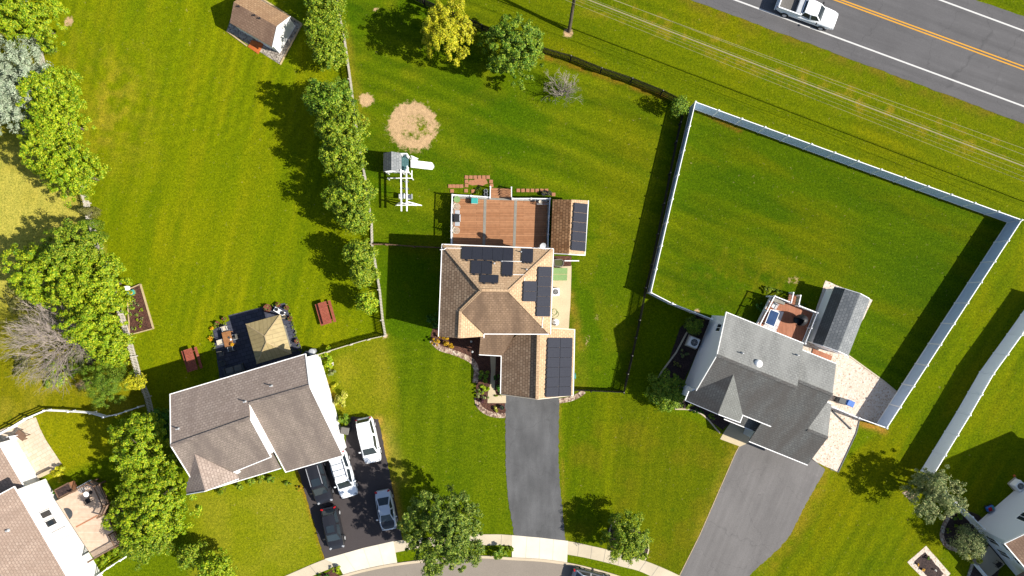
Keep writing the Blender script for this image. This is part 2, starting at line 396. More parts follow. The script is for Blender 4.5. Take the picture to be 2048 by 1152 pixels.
M['leaf_dry'] = leafmat('dry_leaf', LF(96, 100, 40), LF(140, 140, 66), LF(178, 172, 96))
# ------------------------------------------------------------------ lawn: one sheet to the horizon
def vnoise(x, y, sc, seed):
    r = np.random.RandomState(seed); T = r.rand(64, 64)
    x = x*sc+r.rand()*50; y = y*sc+r.rand()*50
    xi = np.floor(x).astype(int); yi = np.floor(y).astype(int); fx = x-xi; fy = y-yi
    fx = fx*fx*(3-2*fx); fy = fy*fy*(3-2*fy)
    a = T[xi % 64, yi % 64]; b = T[(xi+1) % 64, yi % 64]; c = T[xi % 64, (yi+1) % 64]; d = T[(xi+1) % 64, (yi+1) % 64]
    return a*(1-fx)*(1-fy)+b*fx*(1-fy)+c*(1-fx)*fy+d*fx*fy
def fbm(x, y, sc, seed, o=3):
    return sum(vnoise(x, y, sc*2**i, seed+i)*0.5**i for i in range(o))/sum(0.5**i for i in range(o))
def poly_mask(U, V, pts, soft=6.0):       # soft inside-mask of a lot outline
    pts = np.array(pts, float); ins = np.zeros(U.shape, bool); dist = np.full(U.shape, 1e9)
    n = len(pts)
    for i in range(n):
        x1, y1 = pts[i]; x2, y2 = pts[(i+1) % n]
        if y1 != y2:
            c = ((V < y1) != (V < y2)) & (U < (x2-x1)*(V-y1)/(y2-y1)+x1); ins ^= c
        dx, dy = x2-x1, y2-y1; t = np.clip(((U-x1)*dx+(V-y1)*dy)/(dx*dx+dy*dy), 0, 1)
        dist = np.minimum(dist, np.hypot(U-(x1+t*dx), V-(y1+t*dy)))
    sd = np.where(ins, dist, -dist)
    return np.clip(sd/soft*0.5+0.5, 0, 1)
def line_dist(U, V, pts):
    pts = np.array(pts, float); dist = np.full(U.shape, 1e9)
    for (x1, y1), (x2, y2) in zip(pts[:-1], pts[1:]):
        dx, dy = x2-x1, y2-y1; t = np.clip(((U-x1)*dx+(V-y1)*dy)/(dx*dx+dy*dy), 0, 1)
        dist = np.minimum(dist, np.hypot(U-(x1+t*dx), V-(y1+t*dy)))
    return dist
def make_lawn():
    far = [2400, 1200, 600, 250, 120, 80]
    st = 0.28
    xs = np.array([-f for f in far]+list(np.arange(-60, 60.01, st))+far[::-1])
    ys = np.array([-f for f in far]+list(np.arange(-36, 36.01, st))+far[::-1])
    X, Y = np.meshgrid(xs, ys); nx, ny = len(xs), len(ys)
    # survey coordinates of every ground point (plan position in units of the photo)
    ct, sn = math.cos(TILT), math.sin(TILT)
    yc = Y*ct-CAM_H*sn*1.0; zc = -Y*sn-CAM_H*ct
    U = 1024+FPX*X/(-zc); V = 576-FPX*yc/(-zc)
    sc = 1/19.2; x, y = X, Y
    def c(r, g_, b): return np.array(A(r, g_, b)[:3])
    T = np.zeros(X.shape+(3,)); T[:] = c(110, 134, 10)
    def over(mask, col): T[:] = T*(1-mask[..., None])+np.array(col)*mask[..., None]
    n1 = fbm(x, y, 0.12, 1, 4); n2 = fbm(x, y, 0.4, 9, 3); n3 = fbm(x, y, 1.2, 17, 3)
    def band(v, lo, hi): return np.clip((v-lo)/(hi-lo), 0, 1)
    # lots
    left = [(62,-40),(98,148),(186,440),(250,625),(310,830),(345,880),(620,712),(770,672),(757,575),(741,450),(700,165),(672,-40)]
    ml = poly_mask(U, V, left, 8)
    over(ml, c(130, 148, 6)); over(ml*band(n1, 0.45, 0.7)*0.5, c(148, 156, 14)); over(ml*band(U, 420, 640)*0.35, c(108, 134, 8))
    over(ml*np.exp(-(((U-200)/90)**2+((V-210)/130)**2))*band(n3, 0.35, 0.7)*0.8, c(176, 166, 70))
    fl = poly_mask(U, V, [(-400,-40),(60,-40),(98,148),(186,440),(250,625),(300,815),(0,900),(-400,900)], 8)
    over(fl, c(140, 142, 26)); over(fl*band(V, 240, 330)*(1-band(V, 560, 660)), c(208, 202, 136)); over(fl*band(n2, 0.5, 0.75)*0.5, c(178, 168, 84))
    mid = [(690,-40),(900,-40),(1083,107),(1376,205),(1284,576),(1244,783),(1150,780),(770,672),(741,450),(700,165)]
    mm = poly_mask(U, V, mid, 6)
    over(mm, c(84, 118, 6)); over(mm*band(n1, 0.42, 0.68)*0.6, c(108, 130, 10)); over(mm*band(n2, 0.55, 0.74)*0.35, c(138, 142, 34))
    over(mm*np.exp(-(((U-1250)/80)**2+((V-330)/200)**2))*0.6, c(128, 132, 14))
    h3 = [(1385,205),(2025,443),(1773,855),(1660,812),(1430,640),(1303,585)]
    m3 = poly_mask(U, V, h3, 6)
    over(m3, c(88, 118, 4)); over(m3*band(n1, 0.45, 0.7)*0.55, c(114, 128, 8))
    over(m3*np.exp(-(((U-1480)/110)**2+((V-560)/60)**2))*band(n3, 0.45, 0.75)*0.7, c(158, 150, 50))
    rs = V < (0.3685*(U-1083)+107); rs = rs & (U > 880)
    over(rs*1.0, c(112, 132, 8)); over(rs*band(n1, 0.45, 0.7)*0.6, c(134, 140, 12))
    rr = poly_mask(U, V, [(2120,330),(2043,440),(1773,855),(1640,960),(1530,1152),(1500,1300),(2300,1300),(2300,330)], 6)
    over(rr, c(106, 130, 4)); over(rr*band(n1, 0.42, 0.66)*0.7, c(132, 140, 8))
    fr = poly_mask(U, V, [(1131,790),(1244,785),(1300,810),(1480,880),(1470,910),(1360,1152),(1131,1081)], 6)
    over(fr, c(100, 124, 6)); over(fr*band(U, 1170, 1230)*0.9, c(106, 122, 14)); over(fr*band(n2, 0.45, 0.7)*0.5, c(128, 124, 36))
    over(fr*np.exp(-((U-1215)/14)**2)*0.6, c(130, 146, 8))
    mf = poly_mask(U, V, [(770,672),(880,690),(950,720),(950,800),(1012,830),(1025,1070),(805,1080),(770,860),(790,760)], 6)
    over(mf, c(98, 124, 12)); over(mf*band(n2, 0.45, 0.7)*0.4, c(112, 132, 18))
    hf = poly_mask(U, V, [(660,720),(770,672),(790,770),(795,860),(760,835),(700,830)], 14)
    over(hf*0.9, c(136, 144, 36)); over(hf*band(n2, 0.4, 0.65)*0.5, c(160, 156, 62))
    lf = poly_mask(U, V, [(380,960),(600,950),(650,1118),(560,1160),(380,1160)], 10)
    over(lf, c(142, 154, 34)); over(lf*band(n2, 0.42, 0.7)*0.5, c(164, 164, 70))
    bl = poly_mask(U, V, [(60,836),(215,830),(240,900),(100,960)], 10); over(bl, c(150, 156, 22))
    # long streaks left by the mower
    def streak(mask, ang, col, amt, seed, lo=.5, hi=.72):
        a = R_(ang); p_, q_ = x*math.cos(a)+y*math.sin(a), -x*math.sin(a)+y*math.cos(a)
        over(mask*band(fbm(p_*0.22, q_, 0.55, seed, 4), lo, hi)*amt, col)
    streak(mm*(V < 480), -20, c(132, 144, 26), .5, 31); streak(mm*(V < 480), -20, c(66, 104, 6), .45, 37); streak(m3, -23, c(122, 130, 10), .5, 41); streak(m3, -23, c(68, 104, 6), .55, 43)
    streak(rs*1.0, -21, c(90, 118, 8), .5, 47); streak(rr, 60, c(134, 140, 12), .55, 53); streak(rr, 60, c(84, 114, 6), .5, 59); streak(fr, 82, c(124, 134, 16), .5, 61); streak(ml, 76, c(108, 136, 8), .45, 67); streak(ml, 80, c(156, 160, 22), .45, 71); streak(mf, 84, c(118, 138, 18), .5, 73)
    # mowing lines
    def stripes(mask, ang, period, amp, wob=0.5):
        a = R_(ang); q = U*math.cos(a)+V*math.sin(a)+wob*30*n1
        am = amp*np.clip(fbm(x*0.6+ang, y*0.6, 0.25, int(ang+period*7), 3)*3.2-0.9, 0, 1.5)
        T[:] = T*(1+(mask*am*np.sin(q*2*math.pi/period+1.3*n2))[..., None]*np.array([1.0, 0.75, 0.6]))
    stripes(ml, 12, 23, 0.09); stripes(ml, 14, 61, 0.08); stripes(mm*(V < 470), 110, 30, 0.17, 1.0); stripes(mm*(V < 470), 112, 71, 0.12, 1.0); stripes(m3, 113, 27, 0.10); stripes(m3, 111, 74, 0.08); stripes(rs*1.0, 111, 26, 0.10)
    stripes(rr, 30, 29, 0.10); stripes(rr, 32, 83, 0.10); stripes(fr, 8, 21, 0.09); stripes(mf, 84, 24, 0.07); stripes(mf, 4, 40, 0.06); stripes(fl, 14, 24, 0.06)
    rr2 = np.hypot(U-330, V-60); T[:] = T*(1+(ml*(V < 300)*0.06*np.sin(rr2*2*math.pi/24))[..., None])
    # rough verge by the highway
    vd = line_dist(U, V, [(900,-178),(1382,0),(2048,247),(2300,340)]); vm = np.exp(-(vd/17)**2)
    over(vm*band(n3, 0.3, 0.6)*0.8, c(132, 122, 56))
    over(rs*np.exp(-((line_dist(U, V, [(1180,0),(1990,300)]))/26)**2)*band(n3, 0.5, 0.75)*0.8, c(168, 152, 70))
    # worn edges: along driveways, fences and wires
    for pts, wd, amt, col in (([(756,836),(806,1078)],9,.95,(206,168,112)),([(770,860),(800,960)],17,.5,(190,176,110)),([(597,940),(650,1118)],5,.9,(186,142,74)),
                              ([(690,60),(728,250)],10,.5,(168,150,70)),([(1117,800),(1131,1080)],4,.6,(168,150,70)),([(1480,890),(1400,1075)],16,.55,(178,160,80)),
                              ([(1655,930),(1600,1040),(1530,1130)],22,.55,(176,152,70)),([(640,740),(690,830)],7,.8,(180,140,70)),([(1718,845),(1770,862)],6,.9,(210,150,110)),
                              ([(1150,690),(1160,770)],18,.45,(150,146,60)),([(1083,112),(1330,195)],5,.7,(176,126,70)),([(1395,220),(1480,262)],4,.8,(150,110,60)),
                              ([(1140,590),(1160,690)],9,.5,(190,150,90))):
        over(np.exp(-(line_dist(U, V, pts)/wd)**2)*band(n3, 0.15, 0.6)*amt, c(*col))
    T *= np.array([1.0, 0.965, 0.5])
    T *= (1-0.06*m3)[..., None]; T[..., 0] *= 1+0.05*rs+0.06*rr
    # bare soil
    D = np.zeros(X.shape)
    rad = np.hypot((U-826)/1.06, V-253)
    ring = (np.exp(-((rad-37)/12)**2)*0.9+np.exp(-(rad/32)**2)*0.78-0.25*np.exp(-(((U-850)/14)**2+((V-246)/20)**2)))*(0.45+1.1*fbm(x, y, 0.9, 81, 4))
    D = np.maximum(D, ring*(rad < 62))
    for u0, v0, a, b, k in ((733,200,15,14,1.15),(1136,66,10,10,1.1),(752,18,5,5,.9),(812,250,18,18,.9),(1175,678,6,14,.38),(1195,636,6,9,.42),(1394,623,8,5,.9),(1588,560,16,10,.45),(64*2+9,42,10,11,.8),(1445,655,8,4,.8),(165,770,14,10,1.0),(80,610,16,6,.8),(770,672,6,6,.9),(1120,150,0,0,0)):
        if a: D = np.maximum(D, k*np.exp(-(((U-u0)/a)**2+((V-v0)/b)**2)**2))
    me = bpy.data.meshes.new('lawn')
    vs = np.stack([X.ravel(), Y.ravel(), np.zeros(X.size)], 1)
    i = np.arange((ny-1)*nx).reshape(ny-1, nx)[:, :-1].ravel()
    fs = np.stack([i, i+1, i+nx+1, i+nx], 1)
    me.vertices.add(len(vs)); me.vertices.foreach_set('co', vs.ravel().astype('f'))
    me.loops.add(fs.size); me.loops.foreach_set('vertex_index', fs.ravel().astype('i'))
    me.polygons.add(len(fs)); me.polygons.foreach_set('loop_start', (np.arange(len(fs))*4).astype('i'))
    me.update(); me.validate()
    at = me.attributes.new('tint', 'FLOAT_COLOR', 'POINT')
    at.data.foreach_set('color', np.concatenate([np.clip(T, 0, 1).reshape(-1, 3), np.ones((X.size, 1))], 1).astype('f').ravel())
    ad = me.attributes.new('soil', 'FLOAT', 'POINT'); ad.data.foreach_set('value', D.ravel().astype('f'))
    k = NT('mown_grass')
    at = k.n('Attribute', attribute_name='tint'); so = k.n('Attribute', attribute_name='soil')
    ob = k.coord()
    c0 = k.mix(1.0, at.outputs['Color'], k.ramp(k.noise(5.0, 3, ob, None, 0.8), [(0.3, (0.5, 0.55, 0.4)), (0.5, (1.0, 1.0, 0.9)), (0.7, (1.5, 1.42, 1.3))]), 'MULTIPLY')
    c0 = k.mix(1.0, c0, k.ramp(k.noise(13, 2, ob, None, 0.8), [(0.3, (0.6, 0.66, 0.5)), (0.7, (1.4, 1.3, 1.2))]), 'MULTIPLY')
    c0 = k.mix(1.0, c0, k.ramp(k.noise(1.7, 4, ob), [(0.3, (0.84, 0.88, 0.8)), (0.72, (1.14, 1.1, 1.08))]), 'MULTIPLY')
    straw = k.ramp(k.noise(5.0, 5, ob, None, 0.75), [(0.62, g(0)), (0.72, g(0.45))])
    c0 = k.mix(straw, c0, A(176, 172, 78))
    clov = k.ramp(k.noise(1.3, 4, ob), [(0.62, g(0)), (0.72, g(0.35))])
    c0 = k.mix(clov, c0, A(58, 104, 12))
    soil = k.mix(1.0, A(234, 196, 148), k.ramp(k.noise(3, 5, ob, None, 0.7), [(0.3, g(0.66)), (0.7, g(1.2))]), 'MULTIPLY')
    thr = k.math('ADD', so.outputs['Fac'], k.math('MULTIPLY_ADD', k.noise(2.0, 6, ob, None, 0.75), 2.6, -1.3))
    c0 = k.mix(k.ramp(thr, [(0.34, g(0)), (0.74, g(1))]), c0, soil)
    k.col(c0); k.b.inputs['Roughness'].default_value = 1.0; k.b.inputs['Specular IOR Level'].default_value = 0.05
    k.bump(k.noise(9, 4, ob, None, 0.75), 0.55, 0.12)
    me.materials.append(k.m)
    o = bpy.data.objects.new('lawn', me); COL.objects.link(o); props(o, kind='structure'); return o
make_lawn()

# ------------------------------------------------------------------ paved sheets
def sheet(name, pts, z, mat, jit=0.0, step=0.5, world=False, th=None):
    poly = [p for p in (pts if world else PX(pts))]
    if jit: poly = dense(poly, step, jit)
    m = MB()
    if th: m.prism(poly, z-th, z)
    else:
        m.add([(p[0], p[1], z) for p in poly], [tuple(range(len(poly)))])
    o = m.build(name, mat, uv=True)
    if not th and o.data.polygons[0].normal.z < 0:
        o.data.flip_normals()
    return props(o, kind='structure')
def strip(name, pts, wd, z, mat, th=None, world=False, kind='structure'):
    p = [Vector(q[:2]) for q in (pts if world else PX(pts))]
    L, Rr = [], []
    for i in range(len(p)):
        d = (p[min(i+1, len(p)-1)]-p[max(i-1, 0)]).normalized(); n = Vector((-d.y, d.x))*(wd/2)
        L.append(p[i]+n); Rr.append(p[i]-n)
    m = MB(); n = len(p); b = []
    if th:
        vs = [(q.x, q.y, z) for q in L]+[(q.x, q.y, z) for q in Rr]+[(q.x, q.y, z-th) for q in L]+[(q.x, q.y, z-th) for q in Rr]
        f = []
        for i in range(n-1):
            f += [(i, n+i, n+i+1, i+1), (2*n+i, 2*n+i+1, 3*n+i+1, 3*n+i), (i, i+1, 2*n+i+1, 2*n+i), (n+i, 3*n+i, 3*n+i+1, n+i+1)]
        f += [(0, 2*n, 3*n, n), (n-1, 2*n-1, 4*n-1, 3*n-1)]
        m.add(vs, f)
    else:
        m.add([(q.x, q.y, z) for q in L]+[(q.x, q.y, z) for q in Rr], [(i, n+i, n+i+1, i+1) for i in range(n-1)])
    o = m.build(name, mat)
    if not th and o.data.polygons[0].normal.z < 0: o.data.flip_normals()
    return props(o, kind='structure') if kind else o

def ext(a, b, t0, t1): return [(a[0]+(b[0]-a[0])*t, a[1]+(b[1]-a[1])*t) for t in (t0, t1)]
# highway
se = ext((1382,0),(2048,247), -2.5, 2.6); ne = ext((1950,0),(2048,32), -14, 12)
sheet('highway', [se[0], se[1], ne[1], ne[0]], 0.02, M['asphalt_road'], 0.06, 0.7)
strip('road_edge_line', ext((1470,0),(2048,213), -2.2, 2.2), 0.16, 0.026, M['paint_white'])
strip('road_edge_line', ext((1880,0),(2048,62), -8, 8), 0.16, 0.026, M['paint_white'])
strip('road_centre_line', ext((1669,0),(2048,139.8), -3, 3.5), 0.14, 0.026, M['paint_yellow'])
strip('road_centre_line', ext((1683,0),(2048,133.3), -3, 3.5), 0.14, 0.026, M['paint_yellow'])
# street, curb, verge and sidewalk
curb = [(560,1196),(620,1174),(687,1151.5),(740,1138),(794.5,1128),(869.5,1119),(937,1114),(980,1114),(1024,1117),(1080,1120),(1134,1127),(1180,1137),(1231.5,1151.5),(1290,1172),(1340,1194),(1420,1236)]
cw = [Vector(p[:2]) for p in PX(curb)]
cs = smoothline([Vector((p.x, p.y, 0)) for p in cw], 0.6)
street = [tuple(p) for p in cs]+[tuple(P(1430,1330)), tuple(P(540,1330))]
sheet('street', street, 0.012, M['asphalt_street'], world=True)
strip('curb', [tuple(p) for p in cs], 0.26, 0.11, M['curb'], th=0.11, world=True)
swN = [(480,1188),(520,1171),(569.5,1152),(649.5,1118.5),(727,1096.5),(787,1083),(817,1079),(900,1071),(979.5,1068.5),(1028,1070.5),(1131.5,1081.5),(1184,1092),(1214,1099),(1291.5,1122),(1360,1151.5),(1420,1185)]
swS = [(1400,1215),(1299,1151),(1240,1132),(1184,1118),(1136.5,1109),(1028,1092),(987,1090),(900,1091),(837,1096),(789.5,1105),(727,1117),(677,1131),(624,1152),(540,1188)]
a_ = smoothline([Vector((*p[:2], 0)) for p in PX(swN)], 0.5); b_ = smoothline([Vector((*p[:2], 0)) for p in PX(swS)], 0.5)
sheet('sidewalk', [tuple(p) for p in a_+b_], 0.05, M['concrete_grey'], world=True, th=0.05)
def apron(top, bot, name='driveway_apron'):
    sheet(name, top+bot, 0.056, M['concrete'], th=0.056)
apron([(649.5,1117.5),(727,1095.5),(787,1082)], [(794.5,1126),(740,1136),(687,1149.5),(677,1131)])
apron([(1024,1070),(1080,1075),(1136,1081.5)], [(1134,1125),(1080,1118),(1024,1115)])
for top, bot in (((727,1096),(741,1136)),((688,1107.5),(712,1142)),((757,1089.5),(768,1131)),((1054,1072.8),(1051,1116)),((1080,1075),(1078,1118)),((1107,1078.5),(1105,1121))):
    strip('joint_line', [top, bot], 0.035, 0.061, M['curb'])
for top, bot in (((1184,1092),(1181,1117)),((1211,1098),(1207,1124)),((1240,1106),(1236,1130)),((1268,1114),(1255,1136)),((1292,1122),(1278,1142)),((1317,1132),(1303,1152)),((1158,1086.5),(1155,1112)),((620,1131),(633,1147)),((1003,1069.5),(1002,1091))):
    strip('joint_line', [top, bot], 0.035, 0.056, M['deck_edge'])
# driveways
sheet('driveway', [(1011,790),(1011,930),(1014,972),(1020,1020),(1029,1072),(1131,1082),(1127,1040),(1120,975),(1117,920),(1118,790)], 0.02, M['asphalt_grey'], 0.06, 0.25)
sheet('driveway', [(590,925),(601,955),(649.5,1119),(727,1097),(805,1080),(780,950),(757,838),(703,833),(694,850),(690,900)], 0.02, M['asphalt_black'], 0.05, 0.25)
sheet('driveway', [(1497,860),(1483,884),(1471,906),(1399,1071),(1345,1180),(1480,1180),(1499,1151),(1536,1116),(1558,1097),(1581,1069),(1603,1024),(1650,939),(1622,915),(1560,880)], 0.02, M['asphalt_pale'], 0.06, 0.25)
strip('driveway_edging', [(1483,884),(1471,906),(1399,1071),(1352,1165)], 0.07, 0.026, M['timber'])
# hard standing, gravel and beds
sheet('side_patio', [(1098,533),(1143,531),(1141,600),(1137,664),(1098,664)], 0.03, M['concrete_pad'], 0.02, 0.5)
sheet('dirt_strip', [(1103,512),(1143,512),(1142,532),(1103,534)], 0.035, M['mulch'])
sheet('front_walk', [(979.5,700),(992,700),(989.5,780),(993,790.5),(1012,791),(1012,806),(975,806),(976,786),(981,766),(982,740)], 0.035, M['concrete_pad'])
sheet('front_bed', smoothline([Vector((*P(*q)[:2], 0)) for q in ((866,655),(862,678),(880,695),(905,702),(925,712),(945,722),(955,740),(952,765),(953,792),(958,812),(975,826),(1012,830))], 0.3)+[P(1012,700), P(955,660), P(890,655)], 0.015, M['mulch'], world=True)
strip('river_stone_edging', [tuple(p) for p in smoothline([Vector((*P(*q)[:2], 0)) for q in ((863,680),(880,696),(905,704),(928,713),(946,724),(953,742),(950,765))], 0.3)], 0.55, 0.05, M['river_stone'], th=0.05, world=True)
strip('river_stone_edging', [tuple(p) for p in smoothline([Vector((*P(*q)[:2], 0)) for q in ((953,795),(958,812),(972,824),(990,830),(1011,831))], 0.3)], 0.5, 0.05, M['river_stone'], th=0.05, world=True)
strip('river_stone_edging', [tuple(p) for p in smoothline([Vector((*P(*q)[:2], 0)) for q in ((1118,802),(1140,798),(1158,790),(1168,782))], 0.3)], 0.5, 0.05, M['river_stone'], th=0.05, world=True)
sheet('gravel_yard', [(1600,690),(1663,700),(1697,712),(1767,762),(1795,786),(1768,850),(1718,841),(1712,866),(1675,944),(1622,918),(1600,860)], 0.02, M['white_stone'], 0.05, 0.5)
sheet('gravel_strip', [(1651,561),(1700,581),(1745,600),(1690,712),(1605,690),(1625,640)], 0.015, M['white_stone'], 0.04, 0.5)
strip('timber_edging', [(1718,842),(1712,866),(1676,944),(1660,938)], 0.1, 0.08, M['dark_plastic'], th=0.08)
strip('timber_edging', [(1697,711),(1767,762),(1796,786)], 0.12, 0.09, M['concrete_grey'], th=0.09)
sheet('step_deck', [(1626,697),(1664,712),(1657,730),(1620,715)], 0.12, M['deck_wood_slant'], th=0.12)
sheet('slate_patio', [(426,660),(460,641),(457,631),(520,615),(570,606),(583,640),(592,668),(606,702),(560,760),(440,760),(430,690)], 0.03, M['slate'], 0.02, 0.6)
sheet('shed_pad', [(453.7,62),(560.7,129.5),(604.4,48.6),(500,-18),(470,10)], 0.03, M['grey_gravel'])
for a, b in (((453.7,62),(494,92)),((560.7,129.5),(604.4,48.6)),((604.4,48.6),(500,-18))):
    strip('timber_edging', [a, b], 0.14, 0.12, M['timber'], th=0.12)
sheet('shade_bed', [(1360,655),(1392,628),(1425,636),(1362,776),(1325,782),(1318,760),(1330,745)], 0.015, M['dark_mulch'], 0.03, 0.5)
strip('stone_edging', [(1374,664),(1352,705),(1322,745),(1316,757)], 0.16, 0.07, M['curb'], th=0.07)
sheet('front_shrub_bed', [(1365,776),(1350,815),(1375,818),(1400,826),(1425,846),(1445,860),(1480,830),(1400,790)], 0.015, M['dark_mulch'], 0.03, 0.5)
strip('stone_edging', [tuple(p) for p in smoothline([Vector((*P(*q)[:2], 0)) for q in ((1350,818),(1378,819),(1400,826),(1418,841),(1432,858),(1440,866))], 0.3)], 0.14, 0.07, M['curb'], th=0.07, world=True)
sheet('entry_walk', [(1449,862),(1468,835),(1512,858),(1500,884),(1480,893),(1440,878)], 0.035, M['concrete_pad'])
sheet('corner_planting_bed', [(1912,1012),(1890,1035),(1882,1062),(1888,1085),(1915,1102),(1945,1105),(1950,1130),(1935,1160),(1990,1175),(2010,1090),(1958,1030)], 0.015, M['dark_mulch'], 0.04, 0.5)
strip('river_stone_edging', [tuple(p) for p in smoothline([Vector((*P(*q)[:2], 0)) for q in ((1918,1016),(1898,1032),(1886,1056),(1884,1075),(1894,1092),(1914,1100))], 0.3)], 0.42, 0.05, M['river_stone'], th=0.05, world=True)
strip('stone_edging', [(1950,1112),(1942,1135),(1934,1160)], 0.3, 0.06, M['grey_gravel'], th=0.06)
sheet('river_stone_edging', [(1804,986),(1812,981),(1838,990),(1820,1000)], 0.02, M['river_stone'], 0.05, 0.3)
sheet('river_stone_edging', [(1852,1091.5),(1901,1147),(1880,1172),(1868,1180),(1814.5,1124)], 0.02, M['white_stone'], 0.04, 0.4)
sheet('flower_bed', [(1850,1104),(1887,1147),(1868,1166),(1827,1124)], 0.026, M['dark_mulch'], 0.04, 0.4)
sheet('street_bed', [(660,1142),(668,1134),(678,1152),(640,1180),(640,1150)], 0.03, M['mulch'], 0.03, 0.3)
sheet('flagstone_terrace', [(0,860),(72,834),(80,856),(92,880),(108,904),(124,928),(103,944),(83,951),(47,975),(0,930)], 0.03, M['beige_pavers'])
sheet('mulch_path', [(170,715),(190,703),(212,700),(208,712),(190,722),(176,738)], 0.015, M['dark_mulch'], 0.08, 0.4)
sheet('tree_bed', [(1266,1116),(1290,1120),(1297,1100),(1294,1082),(1284,1066),(1225,1040),(1215,1060),(1222,1095)], 0.015, M['dark_mulch'], 0.04, 0.4)
strip('stone_edging', [tuple(p) for p in smoothline([Vector((*P(*q)[:2], 0)) for q in ((1290,1120),(1297,1100),(1294,1082),(1286,1068))], 0.3)], 0.12, 0.06, M['curb'], th=0.06, world=True)
strip('stone_edging', [tuple(p) for p in smoothline([Vector((*P(*q)[:2], 0)) for q in ((1232,1040),(1223,1050),(1218,1066))], 0.3)], 0.12, 0.06, M['curb'], th=0.06, world=True)
# ------------------------------------------------------------------ roofs and houses
class Slope:                               # z = z0 + pitch * (distance from the eave)
    def __init__(s, ea, eb, z0, pitch, inside):
        s.a = P(*ea, z0); b = P(*eb, z0); d = (b-s.a).normalized(); s.n = Vector((-d.y, d.x, 0))
        if (P(*inside, z0)-s.a).dot(s.n) < 0: s.n = -s.n
        s.z0, s.p, s.d = z0, pitch, d
    def z(s, q): return s.z0+s.p*((Vector((q[0], q[1], 0))-Vector((s.a.x, s.a.y, 0))).dot(s.n))
    def on(s, u, v, off=0.0):
        d = ray(u, v); c = Vector((0, 0, CAM_H))
        N = Vector((-s.p*s.n.x, -s.p*s.n.y, 1.0)); k = s.z0-s.p*(s.a.x*s.n.x+s.a.y*s.n.y)+off
        t = (k-N.dot(c))/N.dot(d); return c+t*d
    def lift(s): return Vector((-s.p*s.n.x, -s.p*s.n.y, 1.0)).normalized()
    def from_z(s, zz): return (zz-s.z0)/s.p
def roofs(parent, items, name='roof', th=0.16):
    for slope, pix, mat in items:
        m = MB(); m.slab([slope.on(*q) for q in pix], th); m.build(name, mat, parent)
def walls(parent, poly, planes, mat, name='wall', zbase=0.0, under=0.17, step=0.35, zmax=None):
    pts = dense(poly, step); m = MB(); n = len(pts)
    tops = [min([pl.z(p) for pl in planes]+([zmax] if zmax else []))-under for p in pts]
    vs = [(p.x, p.y, zbase) for p in pts]+[(p.x, p.y, t) for p, t in zip(pts, tops)]
    m.add(vs, [(i, (i+1) % n, n+(i+1) % n, n+i) for i in range(n)])
    return m.build(name, mat, parent)
def trim(parent, segs, name='gutter', wd=0.08, ht=0.12, dz=-0.02, mat=None):
    for a, b in segs:
        m = MB(); m.bar(a+Vector((0, 0, dz)), b+Vector((0, 0, dz)), wd, ht); m.build(name, mat or M['trim'], parent)
def panels(parent, slope, quad, nu, nv, off=0.12, th=0.045):
    c = [slope.on(*q, off) for q in quad]  # corners: top-left, top-right, bottom-right, bottom-left in the photo
    up = slope.lift()
    at = lambda a, b: c[0]*(1-a)*(1-b)+c[1]*a*(1-b)+c[2]*a*b+c[3]*(1-a)*b
    for i in range(nu):
        for j in range(nv):
            e = 0.012; a0, a1, b0, b1 = (i+e)/nu, (i+1-e)/nu, (j+e)/nv, (j+1-e)/nv
            q = [at(a0, b0), at(a1, b0), at(a1, b1), at(a0, b1)]
            m = MB(); m.add(q+[p-up*th for p in q], [(0,1,2,3),(7,6,5,4),(0,4,5,1),(1,5,6,2),(2,6,7,3),(3,7,4,0)])
            m.build('solar_panel', M['solar'], parent)
def clips(parent, slope, a, b, n):
    m = MB(); p, q = slope.on(*a, 0.05), slope.on(*b, 0.05)
    for i in range(n):
        c = p.lerp(q, (i+0.5)/n); m.box(c, (0.16, 0.16, 0.12))
    m.bar(p, q, 0.05, 0.08); m.build('mounting_rail', M['black_metal'], parent)
def vent(parent, slope, u, v, h=0.45, r=0.05):
    p = slope.on(u, v); m = MB(); m.tube(p-Vector((0, 0, 0.2)), p+Vector((0, 0, h)), r, n=10)
    m.lathe(p, [(r*2.2, -0.04), (r*1.8, 0.08), (r, 0.14)], 10); m.build('vent_pipe', M['grey_metal'], parent)
def opening(parent, a, b, z0, z1, out, name='window', panes=2, mat=None, frame=0.07):
    """window or door let into the wall line a->b (world points), frame proud of the wall; out = outward unit vector"""
    a, b = Vector((a[0], a[1], 0)), Vector((b[0], b[1], 0)); d = (b-a).normalized(); o = Vector(out)
    m = MB(); Z = Vector((0, 0, 1))
    for p, q in ((a+Z*z0, b+Z*z0), (a+Z*z1, b+Z*z1), (a+Z*z0, a+Z*z1), (b+Z*z0, b+Z*z1)): m.bar(p+o*0.035, q+o*0.035, frame, frame, up=o)
    for i in range(1, panes):
        c = a.lerp(b, i/panes); m.bar(c+Z*z0+o*0.03, c+Z*z1+o*0.03, 0.04, 0.04, up=o)
    f = m.build(name, M['white'], parent)
    gm = MB(); q = [a+Z*z0, b+Z*z0, b+Z*z1, a+Z*z1]; gm.add([x+o*0.028 for x in q]+[x+o*0.004 for x in q], [(0,1,2,3),(7,6,5,4),(0,4,5,1),(1,5,6,2),(2,6,7,3),(3,7,4,0)])
    gm.build('pane' if name == 'window' else 'door_leaf', mat or M['glass'], f); return f
def outdir(a, b, away):
    d = (Vector(b[:2])-Vector(a[:2])).normalized(); n = Vector((d.y, -d.x, 0)); c = (Vector(a[:2])+Vector(b[:2]))/2
    return n if (Vector((c.x, c.y, 0))-Vector((away[0], away[1], 0))).dot(n) > 0 else -n

